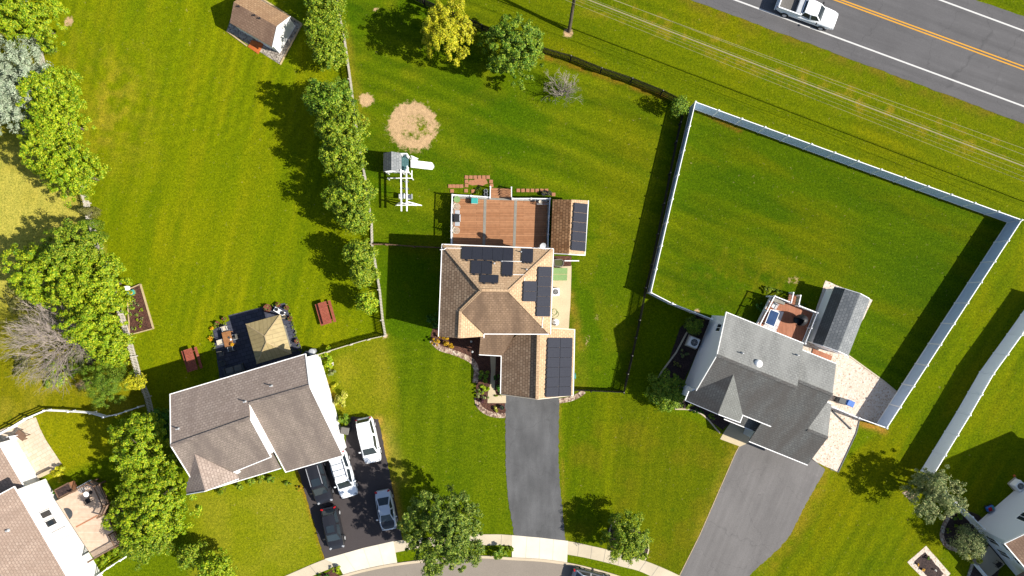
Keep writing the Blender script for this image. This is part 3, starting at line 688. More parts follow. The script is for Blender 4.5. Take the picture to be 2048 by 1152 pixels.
# ---- house in the middle of the photo
h = thing('house', 'two storey house with tan shingle hip roof and black solar panels, in the middle', 'house', P(990, 590))
zE = 5.4; pt = 0.56
nS = Slope((884,488.5),(1107,497.5), zE, pt, (1000,580)); wS = Slope((884,488.5),(877,673), zE, pt, (960,580))
eS = Slope((1107,497.5),(1101,668.5), zE, pt, (1020,580)); sS = Slope((968,668),(1101,668.5), zE, pt, (1000,600))
wgE = Slope((962,640),(961,673), zE, pt, (920,640))
roofs(h, [(nS, [(884,488.5),(963,580.5),(1018,581.5),(1107,497.5)], M['tan_shingle']),
          (wS, [(884,488.5),(963,580.5),(921,622),(918.5,676.5),(877,673)], M['tan_shingle_west']),
          (eS, [(1107,497.5),(1018,581.5),(1101,668.5)], M['tan_shingle']),
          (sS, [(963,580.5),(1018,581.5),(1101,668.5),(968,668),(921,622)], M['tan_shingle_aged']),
          (wgE, [(921,622),(968,668),(968,673),(918.5,676.5)], M['tan_shingle'])])
ft = inset([P(884,488.5,zE), P(1107,497.5,zE), P(1101,668.5,zE), P(968,668,zE), P(877,668,zE)], 0.3)
walls(h, ft, [nS, wS, eS, sS], M['siding_tan'], zmax=zE+0.05)
fw = [P(882,640,zE), P(957,640,zE), P(957,670,zE), P(882,670,zE)]
walls(h, fw, [wS, wgE], M['siding_tan'])
trim(h, [(nS.on(884,488.5), nS.on(1107,497.5)), (wS.on(884,488.5), wS.on(877,673)), (eS.on(1107,497.5), eS.on(1101,668.5)), (sS.on(968,668), sS.on(1098,668.5)), (wgE.on(968,668), wgE.on(968,676))])
mr = MB()
for a, b, s1 in (((963,580.5),(1018,581.5),nS),((963,580.5),(886,490),nS),((1018,581.5),(1105,499),nS),((1018,581.5),(1099,666),eS),((921,622),(918.5,676),wS),((963,580.5),(921,622),wS)):
    mr.bar(s1.on(*a)+Vector((0,0,.02)), s1.on(*b)+Vector((0,0,.02)), 0.26, 0.04)
mr.build('ridge_cap', M['tan_shingle'], h)
panels(h, nS, [(924,492),(1027,495.5),(1026,522),(923,518)], 5, 1); clips(h, nS, (925,520.5),(1000,522.5), 4)
panels(h, nS, [(1044.5,496.5),(1067,497.5),(1066,524.5),(1043,523)], 1, 1); clips(h, nS, (1044,525),(1065,526), 3)
panels(h, nS, [(942.5,520.5),(985,522),(984,548.5),(941.5,547)], 2, 1); clips(h, nS, (942,549),(984,550), 3)
panels(h, nS, [(1004.5,522),(1027,523),(1025.5,550.5),(1003,549.5)], 1, 1); clips(h, nS, (1003,551.5),(1025,552), 3)
panels(h, nS, [(960,549),(998,550),(997,565.5),(959.5,564.5)], 1, 1); clips(h, nS, (960,566.5),(996,567), 2)
panels(h, eS, [(1076.8,533),(1104,533.8),(1100.3,633.5),(1072.8,633)], 1, 5); clips(h, eS, (1075.5,535),(1071.5,632), 9)
panels(h, eS, [(1047.7,562),(1074.5,562.5),(1073,603.5),(1046,603)], 1, 2); clips(h, eS, (1046.5,563),(1045,602), 5)
mc = MB()
for s1, a, b in ((nS,(880,499.5),(888,499)),(nS,(888,499),(892,496)),(nS,(892,496),(925,496.5)),(nS,(985,522),(1044,523)),(nS,(1026,549),(1049,549.5)),(eS,(1050,551),(1049,562)),(eS,(1086,634),(1084,656))):
    mc.tube(s1.on(*a, 0.06), s1.on(*b, 0.06), 0.03)
mc.build('conduit', M['trim'], h)
for u, v in ((988.5,527),(1053,539),(1042.5,504),(1004,523)): vent(h, nS, u, v, 0.4, 0.05)
# garage wing and porch roof
zG = 2.75; pg = 0.56
gW = Slope((1002.5,712),(1001,788), zG, pg, (1050,750)); gE = Slope((1149.5,659),(1146.5,790.5), zG, pg, (1100,730)); pS = Slope((958,709.5),(1003,712), zG, pg, (980,690))
r0, r1 = (1077,664), (1074,798.5)
roofs(h, [(gW, [(1003,708),(1026,676),(1042,664),r0,r1,(1001,788.5)], M['tan_shingle_west']),
          (gE, [r0,(1102,656),(1149.5,659),(1146.5,790.5),r1], M['tan_shingle']),
          (pS, [(958,709.5),(1004,712),(1030,668),(962,664)], M['tan_shingle_aged'])], 'garage_roof')
fg = [P(1007,680,zG), P(1144,668,zG), P(1141.5,784,zG), P(1006,782,zG)]
walls(h, fg, [gW, gE], M['siding_tan'], 'garage_wall')
trim(h, [(gW.on(1002.5,712), gW.on(1001,788.5)), (gE.on(1149.5,659), gE.on(1146.5,790.5)), (pS.on(958,709.5), pS.on(1003,712))])
trim(h, [(gW.on(1001,788.5), gW.on(*r1)), (gE.on(1146.5,790.5), gE.on(*r1)), (gE.on(1149.5,659), gE.on(1103,656))], 'rake_board', 0.08, 0.16, -0.03, M['siding_tan'])
mr = MB(); mr.bar(gE.on(*r0)+Vector((0,0,.03)), gE.on(*r1)+Vector((0,0,.03)), 0.28, 0.05); mr.build('ridge_cap', M['tan_shingle'], h)
panels(h, gE, [(1096.2,675.4),(1145.6,676),(1142.6,792),(1092,794.5)], 2, 6); clips(h, gE, (1095,677),(1090.5,793), 12)
gd0, gd1 = P(1020,790,0), P(1128,790,0)
yb = fg[3][1]
opening(h, (gd0.x, yb-0.01), (gd1.x, yb-0.01), 0.02, 2.3, (0,-1,0), 'garage_door', 1, M['white'])
opening(h, (ft[4].x+1.2, ft[4].y), (ft[4].x+2.9, ft[4].y), 3.4, 4.7, (0,-1,0)); opening(h, (fw[3][0]+.9, fw[3][1]), (fw[3][0]+2.6, fw[3][1]), 0.8, 2.2, (0,-1,0))
for k in (0.25, 0.7):
    p = ft[1].lerp(ft[2], k); q = ft[1].lerp(ft[2], k+0.12); opening(h, p, q, 3.3, 4.6, outdir(p, q, P(990,590)))
    p = ft[0].lerp(ft[4], k); q = ft[0].lerp(ft[4], k+0.12); opening(h, p, q, 3.3, 4.6, outdir(p, q, P(990,590)))
p, q = ft[0].lerp(ft[1], 0.45), ft[0].lerp(ft[1], 0.65); opening(h, p, q, 0.95, 3.0, outdir(p, q, P(990,590)), 'patio_door', 2)
for pp in (P(960,707,zG), P(1000,709,zG)):
    m = MB(); m.box((pp.x, pp.y-0.0, 1.35), (0.16, 0.16, 2.7)); m.build('porch_post', M['white'], h)
# satellite dish on its mast at the rear eave
sd = thing('satellite_dish', 'white oval satellite dish on a mast at the rear roof edge above the deck', 'satellite dish', P(1083,498,5.3))
m = MB(); b0 = P(1083,497,5.35); b1 = P(1085,491,6.2); m.tube(b0, b1, 0.035); m.build('mast', M['grey_metal'], sd)
m = MB(); ax = Vector((0.42, -0.62, 0.66)).normalized(); e1 = ax.cross(Vector((0,0,1))).normalized(); e2 = ax.cross(e1)
vs = []; 
for r_, dd in ((0.0, 0.0), (0.14, 0.015), (0.27, 0.05), (0.36, 0.1)):
    vs += [b1+ax*dd+e1*r_*0.9*math.cos(t)+e2*r_*1.1*math.sin(t) for t in [2*math.pi*i/20 for i in range(20)]]
m.add(vs, [(k*20+i, k*20+(i+1) % 20, (k+1)*20+(i+1) % 20, (k+1)*20+i) for k in range(3) for i in range(20)])
do = m.build('reflector', M['grey_metal'], sd, recalc=False, smooth=True)
m = MB(); m.tube(b1-e2*-0.5+ax*0.1, b1+ax*0.6+e2*0.1, 0.02); m.box(b1+ax*0.6+e2*0.1, (0.09, 0.09, 0.12)); m.build('feed_arm', M['grey_metal'], sd)

# ---- outbuilding beside the deck
o = thing('outbuilding', 'brown shingled gable outbuilding with a row of five solar panels, beside the deck', 'shed', P(1138,452))
oW = Slope((1105.5,399),(1101,506.5), 2.35, 0.56, (1140,450)); oE = Slope((1177,401),(1170,510.5), 2.35, 0.56, (1140,450))
roofs(o, [(oW, [(1105.5,399),(1143,399.2),(1137.8,508.6),(1101,506.5)], M['brown_striped_shingle']), (oE, [(1177,401),(1143,399.2),(1137.8,508.6),(1170,510.5)], M['tan_shingle'])])
ob_ = [P(1109,402.5,2.35), P(1173,404,2.35), P(1166.5,507,2.35), P(1104.5,504,2.35)]
walls(o, ob_, [oW, oE], M['siding_tan'])
trim(o, [(oE.on(1177,401), oE.on(1170,510.5)), (oW.on(1101,506.5), oW.on(1137.8,508.6)), (oE.on(1137.8,508.6), oE.on(1170,510.5))])
panels(o, oE, [(1149,404.9),(1176,408),(1171,503.2),(1142.4,500.4)], 1, 5); clips(o, oE, (1147.6,406),(1141,499), 8)
opening(o, (ob_[3][0]+1.0, ob_[3][1]), (ob_[3][0]+2.0, ob_[3][1]), 0.05, 2.05, (0,-1,0), 'door', 1, M['white'])

# ---- house on the left
hl = thing('house', 'brown shingled gable house with bright white end wall, behind the parked cars', 'house', P(500, 850))
p5 = 0.52; zE = 5.4
lN = Slope((340.3,788.4),(611.1,707.7), zE, p5, (480,850))
lS = Slope((453,950),(545.5,912.7), zE, p5, (430,850)); rS = Slope((572.6,943.9),(687,911), 2.95, p5, (600,830))
rA, rB = (343.6,881.4), (499.7,838.4)
# ridges sit where the front and rear slopes meet
def ridge_line(s1, s2, u):
    lo, hi = 600.0, 1000.0
    for _ in range(50):
        m_ = (lo+hi)/2; q = s1.on(u, m_)
        if s2.z(q) < q.z: hi = m_
        else: lo = m_
    return (u, (lo+hi)/2)
def meet(s1, s2, base, direction):
    """world point on both slopes along a line: base (2-D) + t*direction"""
    b = Vector(base); d = Vector(direction); f = lambda t: s1.z(b+d*t)-s2.z(b+d*t)
    t = -f(0)/(f(1)-f(0)); q = b+d*t; return Vector((q.x, q.y, s1.z(q)))
nv = lN.n.to_2d()
A0 = P(340.3,788.4,zE); A1 = P(611.1,707.7,zE); dd = (A1-A0)
def crossrow(t): return (A0+dd*t).to_2d()
tmid = ((P(499.7,838.4,7.7)-A0).dot(dd))/dd.length_squared
kL = meet(lN, lS, crossrow(0), nv); kM = meet(lN, lS, crossrow(tmid), nv); kM2 = meet(lN, rS, crossrow(tmid), nv); kR = meet(lN, rS, crossrow(1.0), nv)
def at_z(s1, base, zz): 
    b = Vector(base); t = (zz-s1.z(b))/(s1.z(b+nv)-s1.z(b)); q = b+nv*t; return Vector((q.x, q.y, zz))
eL, eM = at_z(lS, crossrow(0), zE), at_z(lS, crossrow(tmid), zE)
fM, fR = at_z(rS, crossrow(tmid), 2.95), at_z(rS, crossrow(1.0), 2.95)
def rw(parent, pts, mat, name='roof', th=0.16):
    m = MB(); m.slab(pts, th); m.build(name, mat, parent)
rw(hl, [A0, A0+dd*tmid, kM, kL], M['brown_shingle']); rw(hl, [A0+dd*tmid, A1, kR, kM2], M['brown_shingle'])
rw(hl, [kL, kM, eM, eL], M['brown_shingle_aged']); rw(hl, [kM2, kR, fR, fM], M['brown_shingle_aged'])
du = dd.normalized()
i2 = lambda q, a, b: (q+du*a+lN.n*b)
fl_ = [i2(A0, .3, .3), i2(A0+dd*tmid, -0.02, .3), i2(eM, -0.02, -.3), i2(eL, .3, -.3)]
walls(hl, fl_, [lN, lS], M['siding_white'])
fr_ = [i2(A0+dd*tmid, .0, .3), i2(A1, -.3, .3), i2(fR, -.3, -.3), i2(fM, .25, -.3)]
walls(hl, fr_, [lN, rS], M['siding_white'])
trim(hl, [(A0, A1), (eL, eM), (fM, fR)]); 
trim(hl, [(A1, kR), (kR, fR), (kM, eM), (A0, kL), (kL, eL), (fM, kM2)], 'rake_board', 0.07, 0.2, -0.04)
for a, b in ((kL, kM), (kM2, kR)):
    mr = MB(); mr.bar(a+Vector((0,0,.02)), b+Vector((0,0,.02)), 0.26, 0.05); mr.build('ridge_cap', M['brown_shingle_aged'], hl)
# porch roof and front gable
po = Slope((428.3,976.5),(562.5,936.5), 2.75, p5, (480,900))
rw(hl, [po.on(428.3,976.5), po.on(562.5,936.5), po.on(546,905), po.on(412,945)], M['brown_shingle_aged'], 'porch_roof')
trim(hl, [(po.on(428.3,976.5), po.on(562.5,936.5))])
for u, v in ((436,971),(496,953),(553,935)):
    pp = po.on(u, v); m = MB(); m.box((pp.x, pp.y, pp.z/2-0.1), (0.14, 0.14, pp.z-0.2)); m.build('porch_post', M['white'], hl)
# front gable
gt = ((P(398,900,6)-A0).dot(dd))/dd.length_squared
gdir = lN.n.to_2d(); c0 = crossrow(gt)
hw = 2.55; zg = zE+hw*0.62
def wallpt(off, fwd): q = (eL.to_2d()-A0.to_2d()).dot(gdir); b = c0+du.to_2d()*off+gdir*(q+fwd); return b
tt = (zg-lS.z(c0))/(lS.z(c0+gdir)-lS.z(c0)); gback = c0+gdir*tt; gb = Vector((gback.x, gback.y, zg))
gf = wallpt(0, 0.4); gf = Vector((gf.x, gf.y, zg)); wl = wallpt(-hw, 0.4); wr = wallpt(hw, 0.4); wlb = wallpt(-hw, 0); wrb = wallpt(hw, 0)
V3 = lambda q, z_: Vector((q.x, q.y, z_))
rw(hl, [gb, gf, V3(wl, zE), V3(wlb, zE)], M['brown_shingle'], 'gable_roof'); rw(hl, [gb, gf, V3(wr, zE), V3(wrb, zE)], M['brown_shingle'], 'gable_roof')
m = MB(); wq = [wallpt(-hw+.25, .1), wallpt(hw-.6, .1)]; ap = wallpt(-.18, .1)
m.add([V3(wq[0], 0), V3(wq[1], 0), V3(wq[1], zE-.05), V3(ap, zg-.22), V3(wq[0], zE-.05)]+[V3(x-gdir*0.8, z_) for x, z_ in ((wq[0],0),(wq[1],0),(wq[1],zE-.05),(ap,zg-.22),(wq[0],zE-.05))],
      [(0,1,2,3,4),(9,8,7,6,5),(0,5,6,1),(1,6,7,2),(2,7,8,3),(3,8,9,4),(4,9,5,0)]); m.build('wall', M['siding_white'], hl)
trim(hl, [(gf, V3(wl, zE)), (gf, V3(wr, zE))], 'rake_board', 0.07, 0.2, -0.04)
for u, v in ((543.5,771.5),(491,803),(357,857)): vent(hl, lN, u, v, 0.5, 0.055)
east = du
for k, z0, z1 in ((0.12,3.4,4.6),(0.32,3.3,4.6),(0.62,0.9,2.2)):
    a = fr_[1].lerp(fr_[2], k); b = fr_[1].lerp(fr_[2], k+0.08)
    if False: opening(hl, a, b, z0, z1, east)
a = fr_[1].lerp(fr_[2], 0.80); b = fr_[1].lerp(fr_[2], 0.89); opening(hl, a, b, 0.05, 2.0, east, 'side_door', 1, M['white'])
a = fr_[2].lerp(fr_[3], 0.1); b = fr_[2].lerp(fr_[3], 0.85); opening(hl, a, b, 0.02, 2.2, lN.n, 'garage_door', 1, M['white'])
for k in (0.2, 0.45, 0.75):
    a = fl_[0].lerp(fl_[1], k); b = fl_[0].lerp(fl_[1], k+0.1); opening(hl, a, b, 3.4, 4.6, -lN.n); opening(hl, a, b, 0.9, 2.2, -lN.n)
a = fl_[2].lerp(fl_[3], 0.25); b = fl_[2].lerp(fl_[3], 0.4); opening(hl, a, b, 0.9, 2.2, lN.n)

# ---- house on the right
hr = thing('house', 'grey shingled gable house with pale end wall and front gable, inside the white fence', 'house', P(1540, 770))
def frame(e0, e1, z):                       # local axes of a house from its rear eave
    a = P(*e0, z); b = P(*e1, z); u = (b-a).normalized(); return a, b, u, Vector((u.y, -u.x, 0))
zE = 5.3; pr = 0.52
B0, B1, ru, rn = frame((1452.4,624.3),(1607.3,686.6), zE)    # rn points to the street side
W = lambda s_, t_, z_: Vector(((B0+ru*s_+rn*t_).x, (B0+ru*s_+rn*t_).y, z_))
Lm = (B1-B0).length
def st(u, v, z): q = P(u, v, z)-B0; return q.dot(ru), q.dot(rn)
dmain = st(1487,831,zE)[1]                  # depth of the main block
hm = zE+pr*dmain/2
e2 = st(1672.6,727,zE)[0]; dj = st(1605.8,700.2,zE)[1]
rz2 = st(1598,762.5,6.9)[1]; ge_ = st(1613.3,929.5,2.95); gw_ = st(1498,882,2.95)
hz2 = zE+pr*(rz2-dj); pg2 = (hz2-2.95)/(ge_[1]-rz2)
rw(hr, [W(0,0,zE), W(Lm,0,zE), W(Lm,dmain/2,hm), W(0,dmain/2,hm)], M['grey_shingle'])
rw(hr, [W(0,dmain/2,hm), W(Lm,dmain/2,hm), W(Lm,dmain,zE), W(0,dmain,zE)], M['grey_shingle_aged_shaded'])
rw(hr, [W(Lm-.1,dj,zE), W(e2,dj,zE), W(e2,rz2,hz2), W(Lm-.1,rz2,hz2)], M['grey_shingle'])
rw(hr, [W(gw_[0],dmain-.2,2.95+pg2*(ge_[1]-dmain+.2)), W(Lm-.1,dmain-.2,2.95+pg2*(ge_[1]-dmain+.2)), W(Lm-.1,rz2,hz2), W(e2,rz2,hz2), W(e2,ge_[1],2.95), W(gw_[0],ge_[1],2.95)], M['grey_shingle_aged_shaded'])
# garage gable running out to the side
gr_w = st(1613,858,5.0); gr_e = st(1655.5,876,4.7); tz = lambda t_: 2.95+pg2*(ge_[1]-t_)
rt = st(1634,867,4.8)[1]; gz = tz(rt); ex = st(1655.5,876,gz)[0]
nb = rt-(gz-2.95)/pg2
rw(hr, [W(e2-.2,rt,gz), W(ex,rt,gz), W(ex,nb,2.95), W(e2-.2,nb,2.95)], M['grey_shingle'], 'garage_roof')
rw(hr, [W(e2,rt,gz), W(ex,rt,gz), W(ex,ge_[1],2.95), W(e2,ge_[1],2.95)], M['grey_shingle_aged_shaded'], 'garage_roof')
class PlaneST:
    def __init__(s, f): s.f = f
    def z(s, q): r = Vector((q[0], q[1], 0))-Vector((B0.x, B0.y, 0)); return s.f(r.dot(ru), r.dot(rn))
PN = PlaneST(lambda s_, t_: zE+pr*t_); PSm = PlaneST(lambda s_, t_: zE+pr*(dmain-t_)); PN2 = PlaneST(lambda s_, t_: zE+pr*(t_-dj)); PS2 = PlaneST(lambda s_, t_: 2.95+pg2*(ge_[1]-t_))
PGn = PlaneST(lambda s_, t_: 2.95+pg2*(t_-nb))
Wq = lambda s_, t_: W(s_, t_, 0).to_2d()
walls(hr, [Wq(.3,.3), Wq(Lm-.3,.3), Wq(Lm-.3,dmain-.3), Wq(.3,dmain-.3)], [PN, PSm], M['siding_pale'])
walls(hr, [Wq(Lm-.3,dj+.3), Wq(e2-.3,dj+.3), Wq(e2-.3,ge_[1]-.35), Wq(gw_[0]+.3,ge_[1]-.35), Wq(gw_[0]+.3,dmain-.4), Wq(Lm-.3,dmain-.4)], [PN2, PS2], M['siding_pale'])
walls(hr, [Wq(e2-.35,nb+.3), Wq(ex-.3,nb+.3), Wq(ex-.3,ge_[1]-.36), Wq(e2-.35,ge_[1]-.36)], [PGn, PS2], M['siding_pale'], 'garage_wall')
trim(hr, [(W(0,0,zE), W(Lm,0,zE)), (W(Lm,dj,zE), W(e2,dj,zE)), (W(st(1482,831,zE)[0],dmain,zE), W(Lm,dmain,zE)), (W(gw_[0],ge_[1],2.95), W(ex,ge_[1],2.95)), (W(e2,nb,2.95), W(ex,nb,2.95))])
trim(hr, [(W(0,0,zE), W(0,dmain/2,hm)), (W(0,dmain/2,hm), W(0,dmain,zE))], 'rake_board', 0.07, 0.2, -0.04)
for a, b in ((W(0,dmain/2,hm), W(Lm,dmain/2,hm)), (W(Lm,rz2,hz2), W(e2,rz2,hz2)), (W(e2,rt,gz), W(ex,rt,gz))):
    mr = MB(); mr.bar(a+Vector((0,0,.03)), b+Vector((0,0,.03)), 0.28, 0.05); mr.build('ridge_cap', M['grey_shingle_aged_shaded'], hr)
# front gable
ga = st(1376,785,zE); gb_ = st(1483,837,zE); gs0, gs1 = max(ga[0], -0.55), gb_[0]; gfw = dmain+0.75; gm = (gs0+gs1)/2; gzr = min(zE+0.60*(gs1-gs0)/2, hm-0.1)
bt = dmain-(gzr-zE)/pr
rw(hr, [W(gm,bt,gzr), W(gm,gfw,gzr), W(gs0,gfw,zE), W(gs0,dmain,zE)], M['grey_shingle_aged_shaded'], 'gable_roof'); rw(hr, [W(gm,bt,gzr), W(gm,gfw,gzr), W(gs1,gfw,zE), W(gs1,dmain,zE)], M['grey_shingle_mid'], 'gable_roof')  # west slope's shade painted in with a darker shingle than the east
m = MB(); q = [W(gs0+.3,gfw-.35,0), W(gs1-.3,gfw-.35,0), W(gs1-.3,gfw-.35,zE-.03), W(gm,gfw-.35,gzr-.22), W(gs0+.3,gfw-.35,zE-.03)]
m.add(q+[x-rn*1.0 for x in q], [(0,1,2,3,4),(9,8,7,6,5),(0,5,6,1),(1,6,7,2),(2,7,8,3),(3,8,9,4),(4,9,5,0)]); m.build('wall', M['siding_pale'], hr)
trim(hr, [(W(gs0,gfw,zE), W(gs0,dmain-.2,zE)), (W(gs1,gfw,zE), W(gs1,dmain,zE))]); trim(hr, [(W(gm,gfw,gzr), W(gs0,gfw,zE)), (W(gm,gfw,gzr), W(gs1,gfw,zE))], 'rake_board', 0.06, 0.18, -0.05, M['siding_pale'])
# porch roof
pa = st(1448.6,838.5,2.9); pb = st(1491,857.6,2.9)
rw(hr, [W(pa[0],pa[1],2.8), W(gw_[0]+.28,pa[1],2.8), W(gw_[0]+.28,dmain-.3,3.5), W(pa[0],dmain-.3,3.5)], M['grey_shingle_aged_shaded'], 'porch_roof'); trim(hr, [(W(pa[0],pa[1],2.8), W(gw_[0],pa[1],2.8))])
m = MB(); q = W(pa[0]+.2,pa[1]-.2,1.3); m.box(q, (.15,.15,2.6), math.atan2(ru.y, ru.x)); m.build('porch_post', M['white'], hr)
class _S: pass
def vent_at(parent, p, hgt=0.45, r=0.055):
    m = MB(); m.tube(p-Vector((0, 0, 0.2)), p+Vector((0, 0, hgt)), r, n=10); m.lathe(p, [(r*2.2, -0.04), (r*1.8, 0.08), (r, 0.14)], 10); m.build('vent_pipe', M['grey_metal'], parent)
def onroof(u, v, pl, z=6.5):
    for _ in range(6): q = P(u, v, z); z = pl.z(q)
    return P(u, v, z)
vent_at(hr, onroof(1484,706,PN)); vent_at(hr, onroof(1594,710,PN))
p = onroof(1516.5,727.5,PN); m = MB(); m.lathe(p, [(0.38,-.1),(0.38,.06),(0.30,.18),(0.2,.25),(0.0,.28)], 20); m.build('roof_dome_vent', M['white'], hr, smooth=False)
west = -ru
a, b = W(.3,1.15,0), W(.3,1.95,0); opening(hr, a, b, 3.3, 4.7, west)
a, b = W(Lm-.3,1,0), W(Lm-.3,2,0)
for s0 in (1.0, 3.6, 6.0):
    opening(hr, W(s0,.3,0), W(s0+1.1,.3,0), 3.4, 4.6, -rn)
opening(hr, W(2.0,.3,0), W(3.8,.3,0), 0.95, 2.95, -rn, 'patio_door', 2)
opening(hr, W(gm-.9,gfw-.35,0), W(gm+.9,gfw-.35,0), 3.2, 4.5, rn); opening(hr, W(gm-.9,gfw-.35,0), W(gm+.9,gfw-.35,0), 0.8, 2.2, rn)
opening(hr, W(gw_[0]+1.0,ge_[1]-.35,0), W(gw_[0]+6.0,ge_[1]-.35,0), 0.02, 2.3, rn, 'garage_door', 1, M['white'])

# ---- house cut by the lower left corner
hb = thing('house', 'house with tan shingle roof and tall bright white rear wall, behind the pale deck', 'house', P(30, 1080))
zB = 4.6
q0, q1 = P(28.6,973.2,zB), P(96.4,1089,zB); bu = (q1-q0).normalized(); bn = Vector((bu.y, -bu.x, 0))
if bn.x > 0: bn = -bn                       # into the house
Q = lambda s_, t_, z_: Vector(((q0+bu*s_+bn*t_).x, (q0+bu*s_+bn*t_).y, z_))
rw(hb, [Q(0,0,zB), Q(13,0,zB), Q(13,5,zB+2.4), Q(0,5,zB+2.4)], M['pink_shingle']); rw(hb, [Q(0,5,zB+2.4), Q(13,5,zB+2.4), Q(13,10,zB), Q(0,10,zB)], M['pink_shingle'])
class Pf:
    def __init__(s, o_, n_, z0, p_): s.o, s.n, s.z0, s.p = o_, n_, z0, p_
    def z(s, q): return s.z0+s.p*((Vector((q[0], q[1], 0))-Vector((s.o.x, s.o.y, 0))).dot(s.n))
f1 = Pf(q0, bn, zB, .48); f2 = Pf(Q(0,10,0), -bn, zB, .48)
q2 = lambda s_, t_: Q(s_, t_, 0).to_2d()
walls(hb, [q2(.3,.3), q2(12.7,.3), q2(12.7,9.7), q2(.3,9.7)], [f1, f2], M['siding_white'])
trim(hb, [(Q(0,0,zB), Q(13,0,zB))]); trim(hb, [(Q(0,0,zB), Q(0,5,zB+2.4)), (Q(0,5,zB+2.4), Q(0,10,zB))], 'rake_board', .07, .2, -.04)
zx = 2.7
rw(hb, [Q(-5.2,.6,zx), Q(.28,.6,zx), Q(.28,4.2,zx+1.7), Q(-5.2,4.2,zx+1.7)], M['pink_shingle'], 'wing_roof'); rw(hb, [Q(-5.2,4.2,zx+1.7), Q(.28,4.2,zx+1.7), Q(.28,8,zx), Q(-5.2,8,zx)], M['pink_shingle'], 'wing_roof')
f3 = Pf(Q(0,.6,0), bn, zx, 1.7/3.6); f4 = Pf(Q(0,8,0), -bn, zx, 1.7/3.6)
walls(hb, [q2(-4.9,.9), q2(.29,.9), q2(.29,7.7), q2(-4.9,7.7)], [f3, f4], M['siding_white'], 'wing_wall')
trim(hb, [(Q(-5.2,.6,zx), Q(.28,.6,zx))])
out_b = -bn
cw_ = (P(116,1025,2.6)-q0).dot(bu)
for dx in (-.5, .5):                        # the pair of tall windows over the deck
    opening(hb, Q(cw_+dx-.33,.3,0), Q(cw_+dx+.33,.3,0), 1.75, 3.25, out_b, 'window', 1)
opening(hb, Q(cw_+1.5,.3,0), Q(cw_+2.5,.3,0), 1.15, 3.15, out_b, 'patio_door', 1, M['white'])
vent_at(hb, Q(3.4,1.9,zB+.48*1.9), .3, .08)

# ---- house cut by the lower right corner
hq = thing('house', 'pale grey sided house with brown striped roof, past the far right white fence', 'house', P(2030, 1090))
zR = 4.9
c0_ = P(2008.3,1086.8,zR); cn = (P(2026,983)-P(1956,1043)).normalized(); cr = Vector((cn.y, -cn.x, 0))
K = lambda s_, t_, z_: Vector(((c0_+cr*s_+cn*t_).x, (c0_+cr*s_+cn*t_).y, z_))
hd = 6.5; kz = zR+.42*hd
rw(hq, [K(0,0,zR), K(14,0,zR), K(14,hd,kz), K(0,hd,kz)], M['beige_shingle_aged']); rw(hq, [K(0,hd,kz), K(14,hd,kz), K(14,2*hd,zR), K(0,2*hd,zR)], M['beige_shingle'])
f5 = Pf(c0_, cn, zR, .42); f6 = Pf(K(0,2*hd,0), -cn, zR, .42)
k2 = lambda s_, t_: K(s_, t_, 0).to_2d()
walls(hq, [k2(.15,.35), k2(13.7,.35), k2(13.7,2*hd-.35), k2(.15,2*hd-.35)], [f5, f6], M['siding_pale'])
trim(hq, [(K(0,0,zR), K(14,0,zR))]); trim(hq, [(K(0,0,zR), K(0,hd,kz)), (K(0,hd,kz), K(0,2*hd,zR))], 'rake_board', .07, .22, -.04)
opening(hq, K(.15,3.0,0), K(.15,4.0,0), 3.2, 4.6, -cr)
for s0 in (0.9, 2.6):
    opening(hq, K(s0,.35,0), K(s0+1.0,.35,0), 0.9, 2.4, -cn); opening(hq, K(s0,.35,0), K(s0+1.0,.35,0), 3.2, 4.4, -cn)
rw(hq, [K(4.6,-2.2,2.6), K(9.5,-2.2,2.6), K(9.5,.3,3.3), K(4.6,.3,3.3)], M['beige_shingle_aged'], 'porch_roof')
m = MB(); m.box(K(3.9,-1.0,0.08), (2.4, 2.4, 0.16), math.atan2(cr.y, cr.x)); m.build('porch_slab', M['concrete_grey'], hq)
for s_, t_ in ((4.75,-2.05),(9.3,-2.05)):
    m = MB(); m.box(K(s_,t_,1.3), (.15,.15,2.6)); m.build('porch_post', M['white'], hq)
m = MB(); m.prism([k2(2.75,-2.3), k2(5.2,-2.3), k2(5.2,-2.2), k2(2.75,-2.2)], 0.16, 1.1); m.build('porch_rail', M['siding_pale'], hq)

# ---- barn shed inside the white fence
bs = thing('barn_shed', 'grey shingled barn shed with a gambrel roof and white siding, on the stone strip', 'shed', P(1680, 640))
g0, g1 = P(1670,573.5,2.1), P(1626.5,686,2.1); gu = (g1-g0).normalized(); gn = Vector((-gu.y, gu.x, 0))
if gn.x < 0: gn = -gn
G = lambda s_, t_, z_: Vector(((g0+gu*s_+gn*t_).x, (g0+gu*s_+gn*t_).y, z_)); gl = (g1-g0).length
wd = (P(1741.7,597.8,2.1)-g0).dot(gn)
prof = [(0,2.0),(0.62,3.0),(wd/2,3.6),(wd-.62,3.0),(wd,2.0)]
for (t0, z0), (t1, z1), mt in ((prof[0],prof[1],M['grey_shingle_aged_shaded']),(prof[1],prof[2],M['shed_shingle']),(prof[2],prof[3],M['shed_shingle']),(prof[3],prof[4],M['shed_shingle'])):  # steep west strip takes the dark shingle, painting in its shade
    m = MB(); q = [G(0,t0,z0), G(gl,t0,z0), G(gl,t1,z1), G(0,t1,z1)]; m.slab(q, 0.1); m.build('roof', mt, bs)
m = MB(); ins = 0.12
q = [(ins,0),(ins,1.98),(0.66,2.88),(wd/2,3.48),(wd-.66,2.88),(wd-ins,1.98),(wd-ins,0)]
m.add([G(.12,t_,z_) for t_, z_ in q]+[G(gl-.12,t_,z_) for t_, z_ in q], [tuple(range(7)), tuple(range(13,6,-1))]+[(i,(i+1)%7,7+(i+1)%7,7+i) for i in range(7)]); m.build('wall', M['siding_white'], bs)
